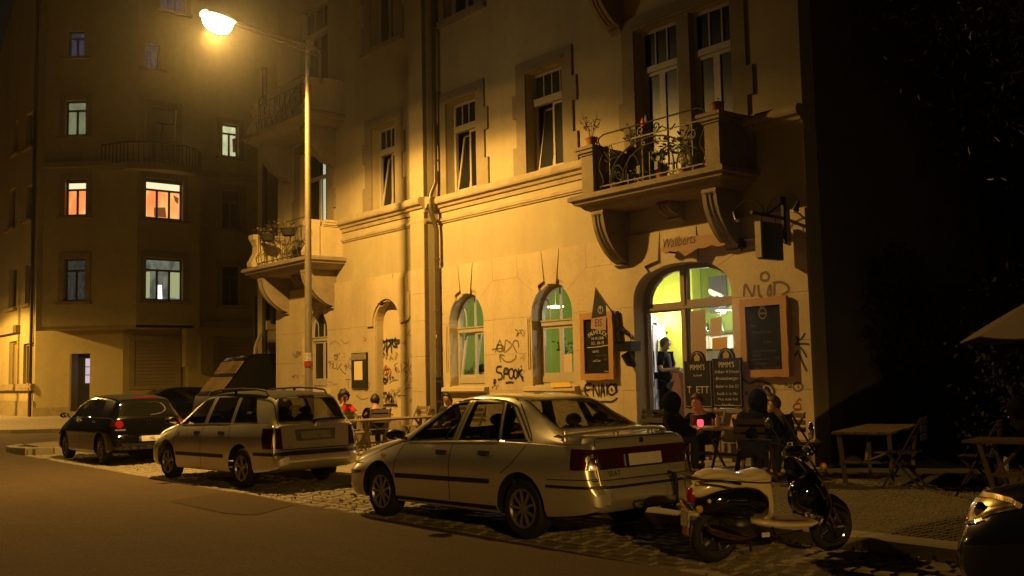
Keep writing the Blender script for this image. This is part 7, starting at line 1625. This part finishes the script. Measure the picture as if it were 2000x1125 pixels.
w = pr[1] @ Vector(pr[3][-1][1]); single('drinking_glass', MB().lathe([(.0001,0),(.03,0),(.036,.12),(.031,.12),(.026,.012),(.0001,.012)], 14, (w.x+.04, w.y+.0, w.z+.01)), mat('dark drink', (.03,.01,.008), .1, coat=1), 'dark drinking glass held to the mouth of the man in the red shirt', 'glass', smooth=40)
person('short haired person in a black shirt facing the man in red', hp(732,782,11.45), R(165), blackc, jeans, hair_b, .06, 'table', sleeve='short', scale=1.06)
person('dark haired woman looking down behind the roof of the saloon', hp(872,778,12.6), R(-70), darkg, jeans, hair_b, .12, 'lap', longh=True)
person('person whose brown hair shows above the roof of the estate car', hp(552,770,12.4), R(-150), darkg, jeans, hair_r, .05, 'lap')
person('person in dark clothes seated leftmost, head just above the estate car roof', hp(538,772,12.7), R(-60), blackc, jeans, hair_b, .05, 'lap')
person('young man in black looking down at the candle on the cafe table', hp(1360,786,12.35), R(-78), blackc, jeans, hair_r, .16, 'table', scale=1.1)
person('hooded person in black with back to the street on the left of the cafe table', hp(1316,786,11.05), R(78), blackc, jeans, hair_b, .10, 'table', hood=True, scale=1.1, bulk=1.3)
person('hooded person in black with back to the street on the right of the cafe table', hp(1482,783,11.2), R(110), blackc, jeans, hair_b, .12, 'table', hood=True, scale=1.1, bulk=1.3)
person('person with a pale face half hidden behind the right hooded guest', hp(1509,790,12.3), R(-120), darkg, jeans, hair_r, .10, 'table')
person('dark coated guest seated at the table on the right edge', hp(1982,800,11.9), R(200), blackc, jeans, hair_b, .10, 'table', hood=True, scale=1.05, bulk=1.25)
person('bearded barman in a black shirt standing in the open cafe doorway', hp(1305,672,14.6), R(12), blackc, cloth('black trousers', (.012,.012,.014)), hair_b, .05, 'lap', stand=True, sleeve='short', floor=FL, bulk=1.25, scale=1.04)
person('guest in pink sitting inside the left arched window', hp(941,722,14.6), R(160), cloth('pink shirt', (.5,.12,.13)), jeans, hair_b, .08, 'lap', floor=FL)
for k, (x, y, a, s_) in enumerate(((hp(1316,786,11.05).x,10.95,R(78),'left hooded guest'),(hp(1482,783,11.2).x,11.1,R(110),'right hooded guest'),(hp(1360,786,12.35).x,12.55,R(-78),'young man behind the candle'),(hp(672,775,11.6).x-.22,11.63,R(-8),'man in the red shirt'),(hp(732,782,11.45).x+.14,11.43,R(165),'person in the black shirt'),(hp(1509,790,12.3).x,12.5,R(-120),'pale faced guest'),(hp(1982,800,11.9).x+.1,11.95,R(200),'guest at the right edge'),(hp(872,778,12.6).x-.05,12.8,R(-70),'woman looking down'),(hp(552,770,12.4).x+.1,12.5,R(-150),'brown haired person'),(hp(538,772,12.7).x,12.85,R(-60),'leftmost seated person'))):
    chair('folding slat chair the %s sits on' % s_, (x, y), a, wood_dk if x > -13 else wood_w)
st = thing('bar_stool', 'bar stool under the guest in pink inside the left window', 'stool', (hp(941,722,14.6).x+.1,14.6,FL)); q = XF[st].translation
m = MB(); m.lathe([(.0001,.44),(.17,.44),(.17,.40),(.0001,.40)], 16, q); part('seat', m, wood_dk, st); m = MB(); m.tube([q, q+Vector((0,0,.40))], .03, 8); part('column', m, blackmetal, st)
# things on the tables
TZ = WALK+.68
def glass_(c, lab, col=(.5,.5,.5), h=.12, r=.03, m=None): return single('drinking_glass', MB().lathe([(.0001,0),(r*.85,0),(r,h),(r*.88,h),(r*.75,.012),(.0001,.012)], 12, c), m or glassmat('table glass', (.8,.75,.65), .25), lab, 'glass', smooth=40)
cq = on_y(1368, 832, 11.75)
cn = thing('table_candle', 'glowing red candle glass on the table before the cafe door', 'candle', (cq.x,11.75,TZ)); m = MB(); m.lathe([(.0001,0),(.03,0),(.045,.03),(.048,.06),(.04,.095),(.034,.10)], 16, (cq.x,11.75,TZ)); part('glass', m, mat('red candle glow', (.9,.05,.06), .3, emit=((1,.035,.06), 3.4)), cn, smooth=60)
m = MB(); m.sphere((cq.x,11.75,TZ+.05), .014, sc=(1,1,1.8)); part('flame', m, mat('flame', (1,.6,.3), .5, emit=((1,.5,.25), 12)), cn)
l = point('candle_light', (cq.x,11.75,TZ+.16), 3.0, (1,.22,.12), .03); l.parent = cn; l.location = XF[cn].inverted() @ l.location
for k, (px, lab) in enumerate(((1352,'tall empty glass left of the red candle'),(1385,'small glass just right of the red candle'),(1340,'glass with a dark drink beside the left hooded guest'))): q = on_y(px, 832, 11.9); glass_((q.x,11.9+.1*k,TZ), lab, h=.16 if k == 0 else .11)
q = on_y(1401, 832, 11.7); single('bottle', MB().lathe([(.0001,0),(.028,0),(.03,.10),(.022,.13),(.012,.15),(.013,.18),(.0001,.18)], 14, (q.x,11.7,TZ)), mat('tan bottle', (.45,.26,.12), .3), 'small tan bottle standing on the right part of the cafe table', 'bottle', smooth=40)
single('paper_bag', wavyb := MB().add([(-9.75,11.95,TZ),(-9.45,11.93,TZ),(-9.42,12.1,TZ),(-9.78,12.12,TZ),(-9.72,11.98,TZ+.17),(-9.5,11.97,TZ+.14),(-9.46,12.06,TZ+.19),(-9.74,12.08,TZ+.15)], [(0,3,2,1),(4,5,6,7),(0,1,5,4),(1,2,6,5),(2,3,7,6),(3,0,4,7)]), mat('crumpled paper', (.45,.34,.22), .8, noise=(20,(.3,.22,.14),.7)), 'crumpled tan paper bag at the right end of the cafe table', 'bag')
single('menu_card', MB().box(-9.98,-9.68,11.50,11.68,TZ,TZ+.012), mat('green card', (.12,.16,.06), .6), 'flat green menu card lying on the cafe table', 'menu')
glass_((-19.35,11.6,WALK+.73), 'glass with a dark drink standing between the man in red and the person in black', m=mat('dark drink', (.03,.01,.008), .1, coat=1), h=.11)
single('plate', MB().lathe([(.0001,.004),(.08,.004),(.11,.018),(.105,.010),(.08,0),(.0001,0)], 20, (-19.75,11.5,WALK+.73)), mat('white china', (.7,.66,.58), .3), 'white plate lying in front of the man in the red shirt', 'plate', smooth=40)
single('napkin', MB().box(-19.55,-19.2,11.36,11.5,WALK+.73,WALK+.736), mat('white china', (.7,.66,.58), .3), 'white napkin lying near the front edge of the occupied table', 'napkin')
for k in range(2): single('candle_glass', MB().lathe([(.0001,0),(.025,0),(.045,.05),(.05,.10),(.032,.14),(.028,.14),(.045,.10),(.04,.05),(.0001,.01)], 12, (-16.6+.12*k,11.1+.25*k,WALK+.75)), glassmat('table glass', (.8,.75,.65), .25), ('round empty wine glass on the empty table, the one nearer the camera','round empty wine glass on the empty table, the one nearer the wall')[k], 'glass', smooth=40)
bg = single('shoulder_bag', MB().sphere((-10.65,11.0,.42), .16, sc=(1,.6,1)), blackc, 'black bag hanging at the chair of the left hooded guest', 'bag', smooth=60)
# parasol and its pole at the right
um = thing('parasol', 'pinkish beige cafe parasol cut by the right edge of the picture', 'parasol', (-4.28,11.6,WALK)); C = Vector((-4.28,11.6,0)); zr_, za = 1.90, 2.62
um_m = mat('parasol cloth', (.12,.10,.095), .85, noise=(3,(.11,.08,.07),.5)); n = 8
for k in range(n):
    a0, a1 = 2*math.pi*k/n+.2, 2*math.pi*(k+1)/n+.2; rows = []
    for i in range(7):
        t = i/6; r = 1.55*t; z = za-(za-zr_)*(t**1.35); rows.append([(C.x+r*math.cos(lerp(a0,a1,j/5)), C.y+r*math.sin(lerp(a0,a1,j/5)), z-.05*t*math.sin(math.pi*j/5)) for j in range(6)])
    m = MB(); m.grid(rows); m.grid([[(x, y, z-.006) for x, y, z in r] for r in rows]); part('canopy_panel', m, um_m, um, smooth=40)
    m = MB(); m.bar(C+Vector((0,0,za-.03)), C+Vector((1.55*math.cos(a0), 1.55*math.sin(a0), zr_)), .018, .014); part('rib', m, wood_w, um)
m = MB(); m.tube([C+Vector((0,0,.12)), C+Vector((0,0,za+.08))], .024, 10); part('pole', m, wood_w, um); m = MB(); m.lathe([(.0001,0),(.28,0),(.28,.06),(.05,.09),(.05,.2)], 20, C+Vector((0,0,.12))); part('base', m, stone_dk, um)
single('bottle', MB().lathe([(.0001,0),(.033,0),(.033,.16),(.014,.22),(.014,.28),(.0001,.28)], 14, (on_z(1966,920,.12).x,on_z(1966,920,.12).y,WALK)), mat('clear bottle', (.3,.3,.28), .05, coat=1), 'glinting bottle standing on the ground under the right edge table', 'bottle', smooth=40)
# ------------------------------------------------------------------ dark garden: hedge and trees right of the building
leaf_h = mat('ivy leaf', (.012,.016,.008), .6, spec=.12, noise=(.9,(.022,.027,.013),.8)); leaf_t = mat('narrow leaf', (.034,.038,.016), .3, spec=.35, noise=(1.2,(.09,.09,.03),.8)); leaf_b = mat('night tree leaf', (.02,.026,.012), .6, noise=(.7,(.035,.04,.02),.7)); bark = mat('bark', (.06,.045,.03), .9, bump=(14,.8,.03))
def leaves(pts, L, W, seed, droop=0):
    q = random.Random(seed); vs = []; fs = []
    for p in pts:
        d = Vector((q.gauss(0,1), q.gauss(0,1), q.gauss(-droop,1))).normalized(); s = d.cross(Vector((q.gauss(0,1), q.gauss(0,1), q.gauss(0,1)))).normalized(); l = L*q.uniform(.6,1.3); w = W*q.uniform(.7,1.2); n = len(vs); u = d.cross(s)
        vs += [p, p+d*l*.45+s*w+u*w*.3, p+d*l, p+d*l*.45-s*w+u*w*.3]; fs.append((n, n+1, n+2, n+3))
    mb = MB(); mb.v = vs; mb.f = fs; return mb
def tree(nm, label, base, H, R_, zc, n, L, W, m, seed, clumps=40, droop=.6, cat='tree', flat=.8, inner=0):
    q = random.Random(seed); t = thing(nm, label, cat, base, 0, 'trees in the dark garden'); b = Vector(base)
    tr = MB(); top = b+Vector((q.uniform(-.4,.4), q.uniform(-.4,.4), H*.62)); tr.tube([b, b.lerp(top,.3)+Vector((.08,0,0)), b.lerp(top,.7), top], [.22,.17,.12,.06], 10)
    cl = []
    for k in range(clumps):
        while True:
            v = Vector((q.uniform(-1,1), q.uniform(-1,1), q.uniform(-1,1)))
            if inner < v.length < 1: break
        cl.append(b+Vector((v.x*R_, v.y*R_, zc+v.z*R_*flat)))
    for c in cl[:14]: mid = b.lerp(top,.75).lerp(c,.5)+Vector((0,0,.2)); tr.tube([b.lerp(top,q.uniform(.5,.95)), mid, c], [.06,.035,.012], 6)
    part('trunk', tr, bark, t, smooth=60, fix=False)
    pts = []
    for k in range(n): c = q.choice(cl); s = R_*.20; pts.append(c+Vector((q.gauss(0,s), q.gauss(0,s), q.gauss(0,s*.8))))
    o = part('crown', leaves(pts, L, W, seed, droop), m, t, fix=False); o['kind'] = 'stuff'; return t
tree('willow_tree', 'narrow leaved tree reaching over the garden from the upper right', (-5.6,15.8,.1), 9.5, 2.9, 7.2, 15000, .13, .014, leaf_t, 3, 60, 1.0)
tree('garden_tree', 'dense dark tree behind the hedge nearest the building corner', (-9.0,21.0,.1), 9, 3.4, 5.0, 9000, .16, .06, leaf_b, 4, 60)
tree('garden_tree', 'dense dark tree in the middle of the garden behind the parasol', (-4.5,20.0,.1), 9, 3.6, 5.0, 9000, .16, .06, leaf_b, 5, 60)
tree('garden_tree', 'dense dark tree at the far right of the garden', (-.5,17.0,.1), 8, 3.2, 4.5, 8000, .16, .06, leaf_b, 6, 60)
hd = thing('ivy_hedge', 'tall ivy covered hedge behind the bare garden table', 'hedge', (-5.5,15.2,.1))
q = random.Random(9); pts = []
for k in range(26000):
    x = q.uniform(-9.15,1.5); z = .1+3.1*q.random()**.8*(1+.12*math.sin(x*1.9)+.08*math.sin(x*4.3)); y = 15.1+.35*math.sin(x*1.3+z)+.22*math.sin(x*3.7+z*2.9)+q.gauss(0,.14)
    pts.append(Vector((x, y, z)))
o = part('leaves', leaves(pts, .085, .032, 9), leaf_h, hd, fix=False); o['kind'] = 'stuff'
part('hedge_core', MB().box(-9.2,2,15.55,15.9,.1,2.9), mat('hedge core', (.012,.012,.008), .95), hd)
for k in range(9): x = -8.9+k*1.1; m = MB(); m.tube([(x,15.4,.05),(x+.1,15.35,1.3),(x-.1,15.3,2.6)], [.04,.03,.015], 6); part('stem', m, bark, hd)
# leaf litter and tufts in the joints
q = random.Random(5); pts = []
for k in range(260):
    if k < 150: x, y, z = q.uniform(-7.5,-2.5), KERB-.03-abs(q.gauss(0,.05)), .005
    else: x, y, z = q.uniform(-14,-11), q.uniform(6.45,7.4), .0
    pts.append(Vector((x, y, z)))
struct('leaf_litter', leaves(pts, .05, .018, 5), mat('dry leaf', (.16,.10,.04), .8), kind='stuff')
# ------------------------------------------------------------------ street lamps
post_m = mat('galvanised post', (.15,.125,.09), .5, metal=.2, noise=(12,(.10,.083,.06),.6))
def street_lamp(P, head, label, energy, tilt=0):
    t = thing('street_lamp', label, 'street lamp', (P[0], P[1], WALK))
    x, y = P; H = 8.53
    m = MB(); m.tube([(x,y,.1),(x,y,1.2),(x,y,1.25),(x,y,4.0),(x,y,H-.1)], [.105,.105,.084,.070,.048], 16); part('post', m, post_m, t, smooth=40)
    m = MB(); m.lathe([(.10,.11),(.16,.13),(.16,.2),(.12,.25)], 16, (x,y,0)); part('post_collar', m, post_m, t, smooth=40)
    d = Vector((head.x-x, head.y-y, 0)); L = d.length; d.normalize(); sd = Vector((-d.y, d.x, 0)); m = MB()
    m.tube([(x,y,H-.1),(x,y,H+.05)], .07, 12)
    for q, dz in ((-1, .0), (1, .10)): m.bar(Vector((x,y,H+dz-.02))-d*.45+sd*q*.05, Vector((head.x,head.y,head.z+.14+dz*.3))-d*.25+sd*q*.03, .045, .045)
    m.box(x-.10,x+.10,y-.10,y+.10,H-.03,H+.15); part('arm', m, post_m, t)
    # luminaire: shell above, deep prismatic bowl below
    M = Matrix.Translation(head) @ Matrix.Rotation(math.atan2(d.y, d.x), 4, 'Z'); m = MB(); rows = []
    for k in range(13):
        a = math.pi*k/12; rows.append([M @ Vector((.36*u, .21*math.cos(a)*w, .10+.12*math.sin(a)*w)) for u, w in ((-1,.35),(-.85,.8),(-.4,1),(.2,1),(.8,.85),(1,.5))])
    m.grid(rows); part('lamp_shell', m, mat('lamp shell', (.3,.29,.26), .4), t, smooth=60)
    m = MB(); rows = []
    for k in range(17):
        a = math.pi+math.pi*k/16; rows.append([M @ Vector((.32*u, .21*math.cos(a)*w, .095+.27*math.sin(a)*w)) for u, w in ((-1,.05),(-.92,.5),(-.7,.82),(-.35,.97),(0,1),(.35,.97),(.7,.82),(.92,.5),(1,.05))])
    m.grid(rows); part('lamp_bowl', m, mat('glowing bowl', (.9,.8,.6), .3, emit=((1,.74,.34), 75)), t, smooth=60)
    l = spot('lamp_light', (0,0,0), (0, tilt, 0), energy, R(180), 0, SODIUM, .12); l.parent = t; l.location = XF[t].inverted() @ (head+Vector((0,0,-.24)))
    # the luminaire throws more light outwards than straight down and is cut off near the horizontal
    ld = l.data; ld.use_nodes = True; nt = ld.node_tree; em = nt.nodes['Emission']; tc = nt.nodes.new('ShaderNodeTexCoord'); sx = nt.nodes.new('ShaderNodeSeparateXYZ'); ab = nt.nodes.new('ShaderNodeMath'); ab.operation = 'ABSOLUTE'
    rp = nt.nodes.new('ShaderNodeValToRGB'); el = rp.color_ramp.elements
    for pos, v in ((.0,.0),(.04,.03),(.12,.05),(.18,.2),(.23,.66),(.28,.94),(.38,1.0),(1,.75)):
        e = el.new(pos) if pos not in (0, 1) else (el[0] if pos == 0 else el[-1]); e.color = (v, v, v, 1)
    nt.links.new(tc.outputs['Normal'], sx.inputs[0]); nt.links.new(sx.outputs['Z'], ab.inputs[0]); nt.links.new(ab.outputs[0], rp.inputs[0]); r2 = nt.nodes.new('ShaderNodeMapRange'); r2.interpolation_type = 'SMOOTHSTEP'; r2.inputs['From Min'].default_value = -.1; r2.inputs['From Max'].default_value = .75; r2.inputs['To Min'].default_value = 1; r2.inputs['To Max'].default_value = .55 if tilt else 1
    mu = nt.nodes.new('ShaderNodeMath'); mu.operation = 'MULTIPLY'; nt.links.new(sx.outputs['X'], r2.inputs['Value']); nt.links.new(r2.outputs[0], mu.inputs[1]); nt.links.new(rp.outputs[0], mu.inputs[0]); nt.links.new(mu.outputs[0], em.inputs['Strength'])
    return t
lampA = street_lamp((-18.92, 9.97), LAMP, 'tall lit street lamp, its post in front of the cafe wall behind the silver estate', E_LAMP, R(2))
q0, q1 = on_y(606,716,9.97).z, on_y(606,708,9.97).z
m = MB(); m.tube([(-18.92,9.97,q0),(-18.92,9.97,q1+.02)], .0885, 16); part('red_band', m, mat('red tape', (.25,.025,.02), .5), lampA, smooth=40)
m = MB(); m.tube([(-18.92,9.97,q1+.03),(-18.92,9.97,q1+.20)], .088, 16, False); part('post_sticker', m, mat('pale sticker', (.5,.46,.36), .5, noise=(30,(.1,.1,.1),.8)), lampA, smooth=40)
street_lamp((-59.5, 9.6), LAMP_B, 'street lamp beyond the left edge, lighting the side of the far corner house', E_LAMP*1.5)
street_lamp((13.5, -5.0), LAMP_C, 'street lamp on the near side of the street behind the camera', E_LAMP*1.0)
street_lamp((-43.0, 4.0), LAMP_D, 'street lamp left of the picture at the mouth of the side street', E_LAMP*.5)

# ------------------------------------------------------------------ damp air round the lamp and the whole place
HZ = struct('haze', MB().box(-175, 70, -125, 75, -1.6, 45), None, kind='stuff')
hm = bpy.data.materials.new('damp air'); hm.use_nodes = True; nt = hm.node_tree; nt.nodes.remove(nt.nodes['Principled BSDF'])
pv = nt.nodes.new('ShaderNodeVolumePrincipled'); pv.inputs['Color'].default_value = (.9,.9,.9,1); pv.inputs['Density'].default_value = .0006; pv.inputs['Anisotropy'].default_value = .92
nt.links.new(pv.outputs[0], nt.nodes['Material Output'].inputs['Volume']); HZ.data.materials.append(hm)
